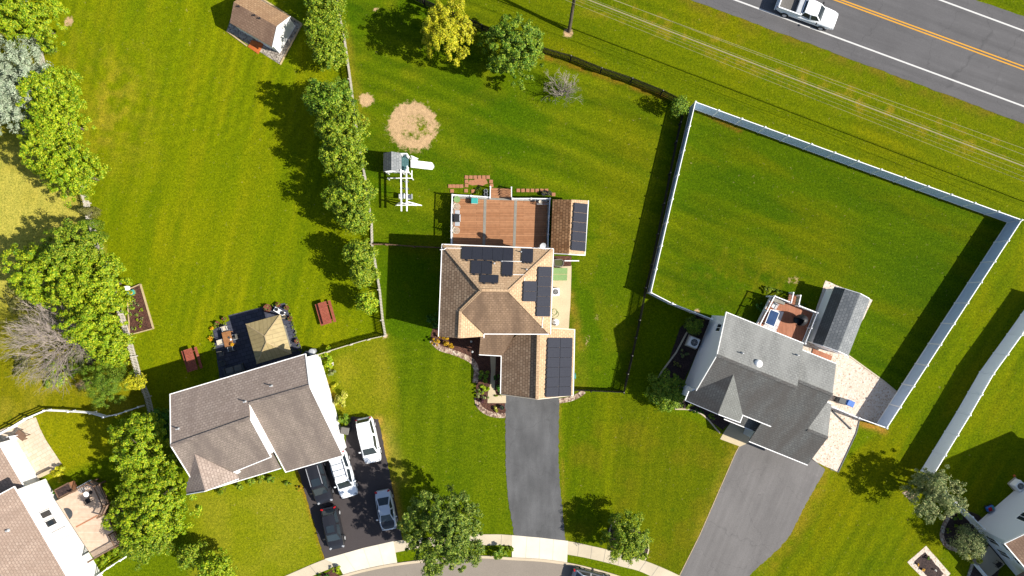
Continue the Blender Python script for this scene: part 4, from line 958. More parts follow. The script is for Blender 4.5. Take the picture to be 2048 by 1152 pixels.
trim(bs, [(G(0,t0,z0), G(0,t1,z1)) for (t0,z0),(t1,z1) in zip(prof[:-1],prof[1:])]+[(G(gl,t0,z0), G(gl,t1,z1)) for (t0,z0),(t1,z1) in zip(prof[:-1],prof[1:])], 'rake_board', .06, .12, -.03)
opening(bs, G(gl-.12,wd/2-.8,0), G(gl-.12,wd/2+.8,0), 0.05, 2.0, gu, 'double_door', 2, M['white'])

# ---- garden shed at the top
ts = thing('garden_shed', 'tan shingled garden shed with white gable end, on a gravel pad', 'shed', P(530, 50))
s0_, s1_ = P(459.8,45.6,2.2), P(544.9,94.2,2.2); tu = (s1_-s0_).normalized(); tn = Vector((tu.y, -tu.x, 0))
if tn.y < 0: tn = -tn
T_ = lambda s_, t_, z_: Vector(((s0_+tu*s_+tn*t_).x, (s0_+tu*s_+tn*t_).y, z_)); tl = (s1_-s0_).length
tw = 3.6; tz_ = 2.2+tw/2*0.72
rw(ts, [T_(0,0,2.2), T_(tl,0,2.2), T_(tl,tw/2,tz_), T_(0,tw/2,tz_)], M['beige_shingle_aged'], th=.1); rw(ts, [T_(0,tw/2,tz_), T_(tl,tw/2,tz_), T_(tl,tw,2.2), T_(0,tw,2.2)], M['beige_shingle'], th=.1)
m = MB(); q = [(.15,0),(.15,2.2),(tw/2,tz_-.12),(tw-.15,2.2),(tw-.15,0)]
m.add([T_(.1,t_,z_) for t_, z_ in q]+[T_(tl-.08,t_,z_) for t_, z_ in q], [tuple(range(5)), tuple(range(9,4,-1))]+[(i,(i+1)%5,5+(i+1)%5,5+i) for i in range(5)]); m.build('wall', M['siding_white'], ts)
trim(ts, [(T_(tl,0,2.2), T_(tl,tw/2,tz_)), (T_(tl,tw/2,tz_), T_(tl,tw,2.2))], 'rake_board', .06, .12, -.03)
for k in (.14, .5, .62):
    m = MB(); m.lathe(T_(tl*k,tw/2-.12,tz_), [(.06,-.1),(.06,.12),(.09,.14),(.0,.16)], 8); m.build('roof_vent', M['black_metal'], ts)
opening(ts, T_(2.2,.15,0), T_(3.9,.15,0), 0.1, 2.0, -tn, 'double_door', 2, M['white'])
rp = thing('ramp', 'orange wooden entry ramp in front of the garden shed', 'ramp', P(508, 93))
m = MB(); q = [P(503,80,.25), P(526,86,.25), P(516,107.6,.06), P(495.6,93.6,.06)]; m.slab(q, .06); m.build('ramp_deck', M['ramp_wood'], rp)
m = MB()
for a, b in ((q[0],q[3]),(q[1],q[2])): m.bar(a-Vector((0,0,.1)), b-Vector((0,0,.04)), .05, .08)
m.build('side_rail', M['ramp_wood'], rp)
# ------------------------------------------------------------------ fences
def picket_fence(name, label, pts, h, mat, step=0.155, wd=0.1, post_step=2.4, group=None, side=1, caps=False, cat='fence', world=False):
    w_ = [Vector((p[0], p[1], 0)) for p in (pts if world else PX(pts))]
    t = thing(name, label, cat, w_[0], 0, group); pk = MB(); rl = MB()
    for a, b in zip(w_[:-1], w_[1:]):
        d = (b-a); L = d.length; d.normalize(); n = Vector((-d.y, d.x, 0))*side; rz = math.atan2(d.y, d.x)
        k = max(1, int(L/step))
        for i in range(k):
            hh = h*rnd.uniform(.975, 1.02); c = a+d*((i+.5)*L/k)
            b_ = len(pk.v); ww = wd/2
            vs = []
            for off in (0.0, 0.02):
                for x, z in ((-ww, .05), (ww, .05), (ww, hh-.06), (0, hh), (-ww, hh-.06)): vs.append(c+d*x+n*(off+.03)+Vector((0, 0, z)))
            pk.add(vs, [(0,1,2,3,4), (9,8,7,6,5), (0,5,6,1), (1,6,7,2), (2,7,8,3), (3,8,9,4), (4,9,5,0)])
        for z in (.3, h-.28): rl.bar(a+Vector((0,0,z)), b+Vector((0,0,z)), .04, .09)
        m_ = max(1, round(L/post_step))
        for i in range(m_+(1 if b is w_[-1] else 0)):
            c = a+d*(L*i/m_)-n*.05; pm = MB(); pm.box(c+Vector((0,0,(h+.05)/2)), (.1,.1,h+.05), rz)
            po_ = pm.build('post', mat, t)
            if caps:
                cm = MB(); cm.box(c+Vector((0,0,h+.08)), (.11,.11,.06), rz, .6); cm.build('post_cap', M['trim'] if mat is not M['dark_picket'] else M['deck_edge'], po_)
    pk.build('pickets', mat, t); rl.build('rail', mat, t); return t
def vinyl_fence(name, label, pts, h=2.05, post_step=2.42, mat=None, group=None, board=None):
    w_ = [Vector((p[0], p[1], 0)) for p in PX(pts)]; mat = mat or M['white']
    t = thing(name, label, 'fence', w_[0], 0, group)
    def post(c, rz):
        m = MB(); m.box(c+Vector((0,0,(h+.06)/2)), (.13,.13,h+.06), rz); po_ = m.build('post', mat, t)
        m = MB(); m.box(c+Vector((0,0,h+.085)), (.17,.17,.05), rz); m.box(c+Vector((0,0,h+.135)), (.15,.15,.05), rz, .3); m.build('post_cap', mat, po_)
    for a, b in zip(w_[:-1], w_[1:]):
        d = b-a; L = d.length; d.normalize(); n = Vector((-d.y, d.x, 0)); rz = math.atan2(d.y, d.x); k = max(1, round(L/post_step))
        for i in range(k):
            p, q = a+d*(L*i/k+.066), a+d*(L*(i+1)/k-.066); m = MB(); Z = Vector((0,0,1))
            m.bar(p+Z*(h-.03), q+Z*(h-.03), .07, .12); m.build('top_rail', mat, t); m = MB(); m.bar(p+Z*.12, q+Z*.12, .07, .16); m.build('bottom_rail', mat, t); m = MB()
            nb_ = max(4, int((q-p).length/.15))
            for j in range(nb_):
                c = p.lerp(q, (j+.5)/nb_); m.box(c+Z*((h+.05)/2-.02), ((q-p).length/nb_-.006, .022, h-.28), rz)
            m.build('panel', board or mat, t)
            post(a+d*(L*i/k), rz)
        if b is w_[-1]: post(b, rz)
    return t
def G0(pts, h):                              # ground pixels under tops seen at height h
    return [(lambda q: (1024+FPX*0, 0))(0) for _ in pts]
def base_of(pts, h):                         # photo position of the foot of something whose top shows at pts
    out = []
    for u, v in pts:
        q = P(u, v, h); out.append(q)
    return out
class WP(list): pass
def vinyl_from_tops(name, label, tops, h=2.05, **k):
    ps = [P(u, v, h) for u, v in tops]
    # convert to ground pixels through the survey mapping
    px = []
    for q in ps:
        r = RM.transposed() @ Vector((q.x, q.y, -CAM_H)); px.append((1024+FPX*r.x/(-r.z), 576-FPX*r.y/(-r.z)))
    return vinyl_fence(name, label, px, h, **k)
def wpx(q):
    r = RM.transposed() @ (Vector(q)-Vector((0,0,CAM_H))); return (1024+FPX*r.x/(-r.z), 576-FPX*r.y/(-r.z))

picket_fence('picket_fence', 'long weathered picket fence under the trees at the far left yard edge', [(50,-30),(62,40),(86,100),(98,148),(122,235),(152,325),(181,407),(187,440),(206,495),(230,570),(250,628),(262,668),(274,712),(284,748),(302,792),(310,825)], 1.25, M['picket'], side=-1)
picket_fence('picket_fence', 'weathered picket fence running down the middle beside the swing set', [(671,-30),(676,8),(691,82),(703,165),(712,240),(724,320),(732,355),(745,450),(746,490),(754,538),(761,580),(767,640),(772.5,671)], 1.2, M['picket'], side=1)
picket_fence('picket_fence', 'short weathered picket fence curving from the left house wall to the middle', [(626,713),(660,702),(705,688),(740,678),(772,671)], 1.15, M['picket'], side=1)
picket_fence('picket_fence', 'thin picket fence across the shade from the middle fence to the tan house', [(746,490),(775,490),(830,494),(890,497)], 1.1, M['brown_wood'], side=1)
picket_fence('picket_fence', 'dark picket fence along the road verge behind the leafy trees', [(800,-14),(850,12),(930,46),(1000,76),(1083,106),(1140,122),(1200,146),(1260,166),(1320,190),(1366,213)], 1.65, M['dark_picket'], side=1, caps=True, step=.125)  # extra height takes in the shadow band at the fence foot
picket_fence('picket_fence', 'dark picket fence with pale post caps beside the white fence', [(1366,213),(1349,288),(1337,350),(1325,410),(1313,470),(1301,530),(1289,576),(1277,640),(1262,710),(1245,782)], 1.2, M['dark_picket'], side=1, caps=True, step=.125)
picket_fence('picket_fence', 'short dark picket fence from the garage corner to the side line', [(1146,779),(1180,780),(1245,783)], 1.15, M['dark_picket'], side=1, step=.125)
FT = [(1302,585),(1345,398),(1391,204),(1716,322.5),(2043.5,440),(1908,648),(1773.5,856)]
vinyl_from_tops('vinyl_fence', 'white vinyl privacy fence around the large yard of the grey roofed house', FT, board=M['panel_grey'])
vinyl_from_tops('vinyl_fence', 'low angled white vinyl fence joining the pale end wall of the grey roofed house', [(1302,585),(1345,607),(1390,625),(1424,638)])
vinyl_from_tops('vinyl_fence', 'short white vinyl fence across the pale stone yard beside the bins', [(1666,814),(1718,836),(1773.5,856)])
vinyl_from_tops('vinyl_fence', 'white vinyl fence at the far right edge ending at the blue green tree', [(2100,590),(2043.5,670),(1987,748),(1940,830),(1866,951)])
vinyl_from_tops('vinyl_fence', 'short white vinyl fence between the blue green tree and the corner house', [(1872,960),(1911,1004),(1945,1034),(1968,1058)])
def rail_fence(name, label, pts, h=1.15, mat=None, step=2.4):
    w_ = [Vector((p[0], p[1], 0)) for p in PX(pts)]; mat = mat or M['white']; t = thing(name, label, 'fence', w_[0]); 
    for z in (.35, .72, 1.05):
        m = MB()
        for a, b in zip(w_[:-1], w_[1:]): m.bar(a+Vector((0,0,z)), b+Vector((0,0,z)), .05, .14)
        m.build('rail', mat, t)
    for i, p in enumerate(w_):
        m = MB(); m.box(p+Vector((0,0,h/2)), (.14,.14,h)); po_ = m.build('post', mat, t); m = MB(); m.box(p+Vector((0,0,h+.04)), (.19,.19,.07), 0, .6); m.build('post_cap', mat, po_)
    return t
rail_fence('rail_fence', 'white three rail fence behind the flagstone terrace in the lower left', [(-8,875),(34,852),(64,834),(102,818),(150,820),(193,823),(219,831),(244,826),(264,819),(288,811)])
rail_fence('rail_fence', 'white three rail fence by the clipped hedge near the bottom left', [(205,1145),(228,1128),(252,1113)], step=2)

# ------------------------------------------------------------------ decks
def railing(par, pts, z, h, mat, bal=True, step=0.13, skip=(), wd=0.09):
    ps = [Vector((q[0], q[1], z)) for q in pts]
    for i, p in enumerate(ps):
        m = MB(); m.box(p+Vector((0,0,h/2-.1)), (.12,.12,h+.25)); m.box(p+Vector((0,0,h+.06)), (.17,.17,.08), 0, .5); m.build('railing_post', mat, par)
    for i, (a, b) in enumerate(zip(ps[:-1], ps[1:])):
        if i in skip: continue
        Z = Vector((0,0,1)); m = MB(); m.bar(a+Z*h*.97, b+Z*h*.97, wd, .07); m.build('top_rail', mat, par)
        m = MB(); m.bar(a+Z*.12, b+Z*.12, .06, .06)
        k = max(1, int((b-a).length/step))
        if bal:
            for j in range(k): c = a.lerp(b, (j+.5)/k); m.bar(c+Z*.1, c+Z*h*.95, .035, .035)
        m.build('balusters', mat, par)
def world(us, z): return [P(u, v, z) for u, v in us]
ZD = 0.85
dk = thing('deck', 'red brown composite deck with white railing and steps, behind the tan roofed house', 'deck', P(1000, 450))
fl = world([(905.5,393.5),(980,396.5),(1024,398.5),(1098.5,400.5),(1095,500),(903,496)], ZD)
m = MB(); m.prism(fl, ZD-.06, ZD); m.build('deck_floor', M['deck_wood'], dk)
for a, b in (((970.5,397),(967.5,499)),((1031.5,399.5),(1028,500))):
    m = MB(); m.bar(P(*a,ZD+.004), P(*b,ZD+.004), .28, .02); m.build('divider_board', M['deck_edge'], dk)
m = MB()
for a, b in (((907,395),(1098,401.6)),((1097,400),(1094,499)),((906.5,394),(904,496))): m.bar(P(*a,ZD+.008), P(*b,ZD+.008), .2, .02)
m.build('border_board', M['deck_edge'], dk)
m = MB()
for i in range(len(fl)): m.bar(fl[i]-Vector((0,0,.17)), fl[(i+1)%6]-Vector((0,0,.17)), .05, .22)
m.build('rim_joist', M['brown_wood'], dk)
for u, v in ((909,399),(970,402),(1028,403),(1093,404),(907,480),(1090,484)):
    p = P(u, v, ZD); m = MB(); m.box((p.x, p.y, .38), (.14,.14,.76)); m.build('support_post', M['brown_wood'], dk)
ht = .92; Zt = ZD+ht
railing(dk, world([(902.5,491),(902.7,460.5),(903.3,425),(904.5,389.5),(941.5,391.5),(979.5,394.5)], Zt), ZD, ht, M['white'])
railing(dk, world([(1024.5,397),(1062,397),(1100,397.5),(1098,433),(1096.5,469),(1096,494)], Zt), ZD, ht, M['white'])
sA, sB = P(981,395.5,ZD), P(1023,397,ZD); sd_ = Vector((0, 1, 0))
for i in range(4):
    z = ZD-.17*(i+1); a = sA+sd_*(.02+.28*i); b = sB+sd_*(.02+.28*i); m = MB(); q = [Vector((p.x, p.y, z)) for p in (a, b, b+sd_*.27, a+sd_*.27)]; m.slab(q, .05); m.build('stair_tread', M['deck_wood'], dk)
for p in (sA, sB):
    m = MB(); e = p+sd_*1.1; m.bar(Vector((p.x,p.y,Zt-.04)), Vector((e.x,e.y,Zt-.62)), .09, .07)
    m.box((e.x, e.y, .6), (.12,.12,1.2)); 
    for k in range(1, 8): c = p.lerp(e, k/8); m.bar(Vector((c.x,c.y,ZD-.68*k/8+.05)), Vector((c.x,c.y,Zt-.6*k/8-.04)), .035, .035)
    m.build('stair_rail', M['white'], dk)

ZR = 0.95
dr = thing('deck', 'small deck with white railing and a patterned rug, behind the grey roofed house', 'deck', P(1570, 640))
rc = world([(1542.5,592.5),(1627,625.5),(1603,686),(1513,650)], ZR)
m = MB(); m.prism(rc, ZR-.06, ZR); m.build('deck_floor', M['deck_wood_slant'], dr)
m = MB()
for i in range(4): m.bar(rc[i]-Vector((0,0,.17)), rc[(i+1)%4]-Vector((0,0,.17)), .05, .22)
m.build('rim_joist', M['white'], dr)
for q in rc: m = MB(); m.box((q.x*.995, q.y, .4), (.14,.14,.8)); m.build('support_post', M['white'], dr)
railing(dr, [rc[3], rc[3].lerp(rc[0],.5), rc[0], rc[0].lerp(rc[1],.38)], ZR, .95, M['white'])
railing(dr, [rc[0].lerp(rc[1],.57), rc[1], rc[1].lerp(rc[2],.5), rc[2]], ZR, .95, M['white'])
a, b = rc[0].lerp(rc[1],.39), rc[0].lerp(rc[1],.56); up_ = (rc[0]-rc[3]).normalized()
for i in range(4):
    z = ZR-.18*(i+1); m = MB(); q = [Vector((p.x,p.y,z)) for p in (a+up_*.28*i, b+up_*.28*i, b+up_*(.28*i+.27), a+up_*(.28*i+.27))]; m.slab(q, .05); m.build('stair_tread', M['deck_wood_slant'], dr)
for p in (a, b):
    e = p+up_*1.15; m = MB(); m.bar(Vector((p.x,p.y,ZR+.9)), Vector((e.x,e.y,ZR+.2)), .09, .07); m.box((e.x,e.y,.58), (.13,.13,1.16))
    for k in range(1, 8): c = p.lerp(e, k/8); m.bar(Vector((c.x,c.y,ZR-.72*k/8)), Vector((c.x,c.y,ZR+.9-.7*k/8)), .035, .035)
    m.build('stair_rail', M['white'], dr)

ZL = 1.1
dl = thing('deck', 'pale tan deck with brown railing along the white rear wall, lower left', 'deck', P(170, 1040))
lp = world([(112,1002),(152,981),(184,963),(198,968),(216,1008),(206,1030),(216,1040),(240,1088),(188,1117),(176,1100)], ZL)
m = MB(); m.prism(lp, ZL-.06, ZL); m.build('deck_floor', M['deck_pale'], dl)
m = MB()
for i in range(len(lp)): m.bar(lp[i]-Vector((0,0,.17)), lp[(i+1)%len(lp)]-Vector((0,0,.17)), .05, .22)
m.build('rim_joist', M['brown_wood'], dl)
m = MB(); m.bar(P(152,1054,ZL+.006), P(195,1031,ZL+.006), .14, .02); m.build('divider_board', M['brick'], dl)
for q in lp[1:9]: m = MB(); m.box((q.x, q.y, .5), (.14,.14,1.0)); m.build('support_post', M['brown_wood'], dl)
railing(dl, [lp[1], lp[2], lp[3], lp[4], lp[5]], ZL, .95, M['brown_wood']); railing(dl, [lp[7].lerp(lp[6],.5), lp[7], lp[8]], ZL, .95, M['brown_wood'])
for i in range(5):
    z = ZL-.18*(i+1); e = Vector((.87,.3,0)).normalized()
    q = [Vector((p.x,p.y,z)) for p in (lp[5]+e*.28*i, lp[6]+e*.28*i, lp[6]+e*(.28*i+.27), lp[5]+e*(.28*i+.27))]; m = MB(); m.slab(q, .05); m.build('stair_tread', M['brown_wood'], dl)

# ------------------------------------------------------------------ vehicles (local axes: x forward, y left)
def interp(x, pts):
    for (a, va), (b, vb) in zip(pts[:-1], pts[1:]):
        if x <= b: t = (x-a)/(b-a) if b > a else 0; return va+(vb-va)*max(0, min(1, t))
    return pts[-1][1]
PAINT = {}
def paint(name, c, metal=0.0):
    if name not in PAINT:
        k = NT(name); k.b.inputs['Base Color'].default_value = c; k.b.inputs['Roughness'].default_value = .35; k.b.inputs['Metallic'].default_value = metal
        k.b.inputs['Coat Weight'].default_value = .7; k.b.inputs['Coat Roughness'].default_value = .08; PAINT[name] = k.m
    return PAINT[name]
def hull(L, W_, top, zlow=.24, xs=None, plan=5.0, tip=.70):
    n = 22; m = MB(); secs = []
    for i in range(n):
        x = -L/2+L*(0.5-0.5*math.cos(math.pi*i/(n-1))); t = abs(2*x/L)
        w_ = W_/2*(tip+(1-tip)*(1-t**plan)**.5 if t < 1 else tip); z = interp(x, top); lo = zlow+.12*max(0, t-.85)/.15
        half = [(w_*.88, lo), (w_*.99, lo+.14), (w_, z*.62), (w_*.985, z*.86), (w_*.90, z-.015), (w_*.55, z+.02)]
        secs.append([Vector((x, y, zz)) for y, zz in half]+[Vector((x, 0, z+.03))]+[Vector((x, -y, zz)) for y, zz in reversed(half)])
    k = len(secs[0])
    m.add([p for s_ in secs for p in s_], [(i*k+j, i*k+j+1, (i+1)*k+j+1, (i+1)*k+j) for i in range(n-1) for j in range(k-1)]+[tuple(range(k)), tuple((n-1)*k+j for j in reversed(range(k)))]+[(i*k+k-1, i*k, (i+1)*k, (i+1)*k+k-1) for i in range(n-1)])
    return m
def cabin(par, body, xb0, xb1, wb, zb, xt0, xt1, wt, zt, glass, nside=2, roofmat=None):
    """greenhouse: lower outline xb0..xb1 half-width wb at zb, roof xt0..xt1 half-width wt at zt"""
    n = 6; m = MB(); lo = []; hi = []
    B = [Vector((xb0, wb*.9, zb)), Vector((xb1, wb*.86, zb)), Vector((xb1, -wb*.86, zb)), Vector((xb0, -wb*.9, zb))]
    Tt = [Vector((xt0, wt*.92, zt-.03)), Vector((xt1, wt*.9, zt-.02)), Vector((xt1, -wt*.9, zt-.02)), Vector((xt0, -wt*.92, zt-.03))]
    mid0 = Vector((xt0, 0, zt)); mid1 = Vector((xt1, 0, zt+.01)); xm = (xt0+xt1)/2
    vs = B+Tt+[mid0, mid1, Vector(((xb0+xb1)/2, wb, zb)), Vector(((xb0+xb1)/2, -wb, zb)), Vector((xm, wt, zt-.015)), Vector((xm, -wt, zt-.015)), Vector((xm, 0, zt+.035)), Vector((xb0-.0, 0, zb)), Vector((xb1+.06, 0, zb))]
    f = [(0,10,12,4),(10,1,5,12),(1,16,9,5),(16,2,6,9),(2,11,13,6),(11,3,7,13),(3,15,8,7),(15,0,4,8),(4,12,14,8),(12,5,9,14),(9,6,13,14),(14,13,7,8),(0,15,16,1,10),(15,3,11,2,16)]
    m.add(vs, f); c = m.build('cabin', roofmat or body, par, local=True)
    def pane(name, q, k=(.07,.93,.1,.92), off=.012):
        a, b, c_, d = q
        P2 = lambda s_, t_: (a*(1-s_)+b*s_)*(1-t_)+(d*(1-s_)+c_*s_)*t_
        qq = [P2(k[0],k[2]), P2(k[1],k[2]), P2(k[1]*.97+.0,k[3]), P2(k[0]+.03*k[1],k[3])]; nn = (qq[1]-qq[0]).cross(qq[3]-qq[0]).normalized()
        ce = (qq[0]+qq[2])/2
        if nn.dot(ce-Vector((xm, 0, zb*.7))) < 0: nn = -nn
        mm = MB(); mm.add([p+nn*off for p in qq]+[p-nn*.03 for p in qq], [(0,1,2,3),(7,6,5,4),(0,4,5,1),(1,5,6,2),(2,6,7,3),(3,7,4,0)]); return mm.build(name, glass, par, local=True)
    for s_ in (1, -1):
        a0, a1 = Vector((xb0, s_*wb*.9, zb)), Vector((xb1, s_*wb*.86, zb)); am = Vector(((xb0+xb1)/2, s_*wb, zb)); t0, t1 = Vector((xt0, s_*wt*.92, zt-.03)), Vector((xt1, s_*wt*.9, zt-.02)); tm = Vector((xm, s_*wt, zt-.015))
        pane('side_window', [a0, am, tm, t0]); pane('side_window', [am, a1, t1, tm])
    w0, w1 = Vector((xb1+.03, wb*.86, zb)), Vector((xb1+.03, -wb*.86, zb))
    pane('windshield', [w0, w1, Vector((xt1, -wt*.9, zt-.01)), Vector((xt1, wt*.9, zt-.01))], (.05,.95,.06,.93), .03)
    r0_, r1_ = Vector((xb0, wb*.9, zb)), Vector((xb0, -wb*.9, zb))
    pane('rear_window', [r0_, r1_, Vector((xt0, -wt*.92, zt-.015)), Vector((xt0, wt*.92, zt-.015))], (.07,.93,.1,.9), .02)
    return c
def wheels(par, xf, xr, W_, r=.33, wd=.22):
    for x in (xf, xr):
        for s_ in (1, -1):
            y = s_*(W_/2-.10); m = MB(); m.tube((x, y-wd/2, r), (x, y+wd/2, r), r, n=20); wl_ = m.build('wheel', M['rubber'], par, local=True)
            m = MB(); m.tube((x, y+s_*(wd/2-.02), r), (x, y+s_*(wd/2+.012), r), r*.66, r*.55, n=14); m.build('rim', M['alloy'], wl_, local=True)
def lamps(par, L, W_, zf, zr, fx=.06):
    for s_ in (1, -1):
        m = MB(); m.box((L/2-.16, s_*W_*.36, zf), (.2, .26, .1), -s_*.55); m.build('headlight', M['lamp'], par, local=True, bevel=.03)
        m = MB(); m.box((-L/2+.10, s_*W_*.37, zr), (.16, .26, .16), s_*.45); m.build('tail_light', M['tail'], par, local=True, bevel=.03)
def mirrors(par, x, W_, z, mat):
    for s_ in (1, -1):
        m = MB(); m.box((x, s_*(W_/2+.1), z), (.13, .22, .15), s_*.2); m.build('side_mirror', mat, par, local=True, bevel=.03)
def place(u, v, z, du_, dv_): p = P(u, v, z); return (p.x, p.y, 0), math.atan2(-dv_, du_)
# pickup
loc, rz = place(1616.6, 20.5, 1.0, .94, .345)
pk_ = thing('pickup_truck', 'white pickup truck driving on the highway at the top', 'truck', loc, rz); wp = paint('white_truck_paint', (.78,.79,.8,1)); L, W_ = 6.3, 2.0
m = hull(L, W_, [(-L/2,.88),(-.5,.95),(.7,1.06),(1.3,1.12),(L/2-.5,1.05),(L/2-.12,.95),(L/2,.78)], .34, plan=5, tip=.72); 
hb_ = m.build('body', wp, pk_, local=True, smooth=False)
m = MB()
for y in (.93, -.93): m.box((-1.85, y, 1.18), (2.45, .11, .46))
m.box((-3.06, 0, 1.12), (.1, 1.86, .5)); m.box((-.66, 0, 1.2), (.1, 1.86, .5)); m.build('cargo_bed', wp, pk_, local=True)
m = MB(); m.box((-1.85, 0, .99), (2.35, 1.74, .05)); m.build('bed_floor', M['grey_plastic'], pk_, local=True)
m = MB(); m.box((-1.0, 0, 1.28), (.5, 1.72, .36)); m.build('tool_box', M['grey_metal'], pk_, local=True, bevel=.03)
cabin(pk_, wp, -.62, 1.55, .94, 1.08, -.45, .85, .78, 1.78, M['glass']); wheels(pk_, 2.02, -2.0, W_+.06, .38, .26); lamps(pk_, L, W_, .86, 1.0); mirrors(pk_, 1.2, W_+.1, 1.2, M['black_metal'])
m = MB(); m.box((-3.2, 0, .55), (.14, 1.8, .18)); m.build('bumper', M['alloy'], pk_, local=True, bevel=.03); m = MB(); m.box((3.12, 0, .56), (.16, 1.7, .24)); m.build('bumper', M['alloy'], pk_, local=True, bevel=.04)
# minivan
loc, rz = place(736, 881, .9, .215, .977)
mv = thing('minivan', 'white minivan parked alone at the top of the black driveway', 'van', loc, rz); L, W_ = 4.65, 1.86
hull(L, W_, [(-L/2,.9),(-2,1.0),(1.0,1.02),(1.9,.9),(L/2,.66)], .24, plan=5, tip=.76).build('body', wp, mv, local=True)
cabin(mv, wp, -2.24, 1.42, .88, 1.0, -1.98, .62, .72, 1.68, M['glass'])
wheels(mv, 1.42, -1.4, W_, .33); lamps(mv, L, W_, .74, 1.0); mirrors(mv, 1.0, W_, 1.08, wp)
# white SUV
loc, rz = place(685.5, 949.5, .95, .29, .957)
sv = thing('suv', 'white suv with black roof rack parked under the garage eave', 'car', loc, rz); L, W_ = 4.75, 1.9
sp = paint('silvery_white_paint', (.74,.77,.8,1))
hull(L, W_, [(-L/2,.95),(-2.1,1.05),(.9,1.06),(1.9,.98),(L/2,.72)], .3, plan=6, tip=.78).build('body', sp, sv, local=True)
cabin(sv, sp, -2.25, 1.3, .9, 1.04, -1.95, .52, .74, 1.78, M['glass']); wheels(sv, 1.48, -1.4, W_, .37, .24); lamps(sv, L, W_, .82, 1.1); mirrors(sv, .95, W_, 1.12, sp)
for y in (.62, -.62): m = MB(); m.bar((-1.7, y, 1.85), (.2, y, 1.85), .05, .05); m.build('roof_rail', M['black_metal'], sv, local=True)
for x in (-1.3, -.7, -.1): m = MB(); m.bar((x, -.62, 1.86), (x, .62, 1.86), .03, .03); m.build('cross_bar', M['black_metal'], sv, local=True)
# black SUV
bp = paint('black_paint', (.014,.014,.017,1))
loc, rz = place(637, 962.5, .9, .29, .957)
bv = thing('suv', 'black suv nosed out from under the garage eave', 'car', loc, rz); L, W_ = 4.7, 1.86
hull(L, W_, [(-L/2,.92),(-2.1,1.0),(.9,1.02),(1.9,.93),(L/2,.7)], .28, plan=5, tip=.76).build('body', bp, bv, local=True)
cabin(bv, bp, -2.2, 1.32, .88, 1.0, -1.9, .5, .70, 1.7, M['glass']); wheels(bv, 1.45, -1.4, W_, .36, .23); lamps(bv, L, W_, .78, 1.05); mirrors(bv, .95, W_, 1.08, bp)
for y in (.6, -.6): m = MB(); m.bar((-1.7, y, 1.755), (.2, y, 1.755), .04, .05); m.build('roof_rail', M['alloy'], bv, local=True)
m = MB(); m.box((-.1, 0, 1.728), (.75, .9, .03)); m.build('sunroof', M['glass'], bv, local=True)
# black wagon
loc, rz = place(665, 1056.5, .8, .21, .977)
bc = thing('car', 'black car parked behind the black suv near the sidewalk', 'car', loc, rz); L, W_ = 4.35, 1.8
hull(L, W_, [(-L/2,.85),(-1.9,.95),(.9,.95),(1.7,.86),(L/2,.62)], .24, plan=4, tip=.70).build('body', bp, bc, local=True)
cabin(bc, bp, -2.0, 1.2, .84, .94, -1.5, .38, .64, 1.5, M['glass']); wheels(bc, 1.34, -1.3, W_, .33); lamps(bc, L, W_, .7, .92); mirrors(bc, .85, W_, 1.0, bp)
m = MB(); m.box((-.15, 0, 1.525), (.7, .8, .03)); m.build('sunroof', M['glass'], bc, local=True)
# silver coupe
loc, rz = place(771.5, 1020.5, .7, .18, .984)
sc_ = thing('car', 'silver sedan with black hood parked in tree shade', 'car', loc, rz); L, W_ = 4.1, 1.74; gp = paint('silver_paint', (.5,.53,.58,1), .3)
hull(L, W_, [(-L/2,.82),(-1.7,.9),(-1.2,.93),(.9,.9),(1.6,.78),(L/2,.56)], .22, plan=4, tip=.68).build('body', gp, sc_, local=True)
cabin(sc_, gp, -1.45, 1.05, .8, .9, -.62, .25, .60, 1.36, M['glass']); wheels(sc_, 1.28, -1.2, W_, .32); lamps(sc_, L, W_, .64, .84); mirrors(sc_, .75, W_, .95, gp)
m = MB(); xs_ = [.95,1.15,1.35,1.55,1.7,1.82,1.92]; zz = lambda x: interp(x, [(-1.2,.93),(.9,.9),(1.6,.78),(L/2,.56)]); k_ = 7; vs = []
for x in xs_:
    hw_ = interp(x, [(.95,.66),(1.5,.68),(1.8,.56),(1.92,.40)])
    for j_ in range(k_): y = hw_*(2*j_/(k_-1)-1); vs.append(Vector((x, y, zz(x)+.055-.03*abs(2*j_/(k_-1)-1)**2)))
m.add(vs, [(r_*k_+j_, r_*k_+j_+1, (r_+1)*k_+j_+1, (r_+1)*k_+j_) for r_ in range(len(xs_)-1) for j_ in range(k_-1)]); m.build('hood', bp, sc_, local=True)
# car at the street edge
loc, rz = place(1185, 1163, .8, .965, .26)
kc = thing('car', 'grey car parked on the street at the bottom edge', 'car', loc, rz); L, W_ = 4.4, 1.8; dp = paint('dark_grey_paint', (.09,.1,.12,1), .3)
hull(L, W_, [(-L/2,.8),(-1.9,.92),(.9,.93),(1.7,.84),(L/2,.6)], .24, plan=4, tip=.7).build('body', dp, kc, local=True)
cabin(kc, gp, -1.9, 1.2, .82, .92, -1.2, .35, .62, 1.45, M['glass']); wheels(kc, 1.35, -1.3, W_, .33); lamps(kc, L, W_, .7, .9); mirrors(kc, .85, W_, 1.0, dp)
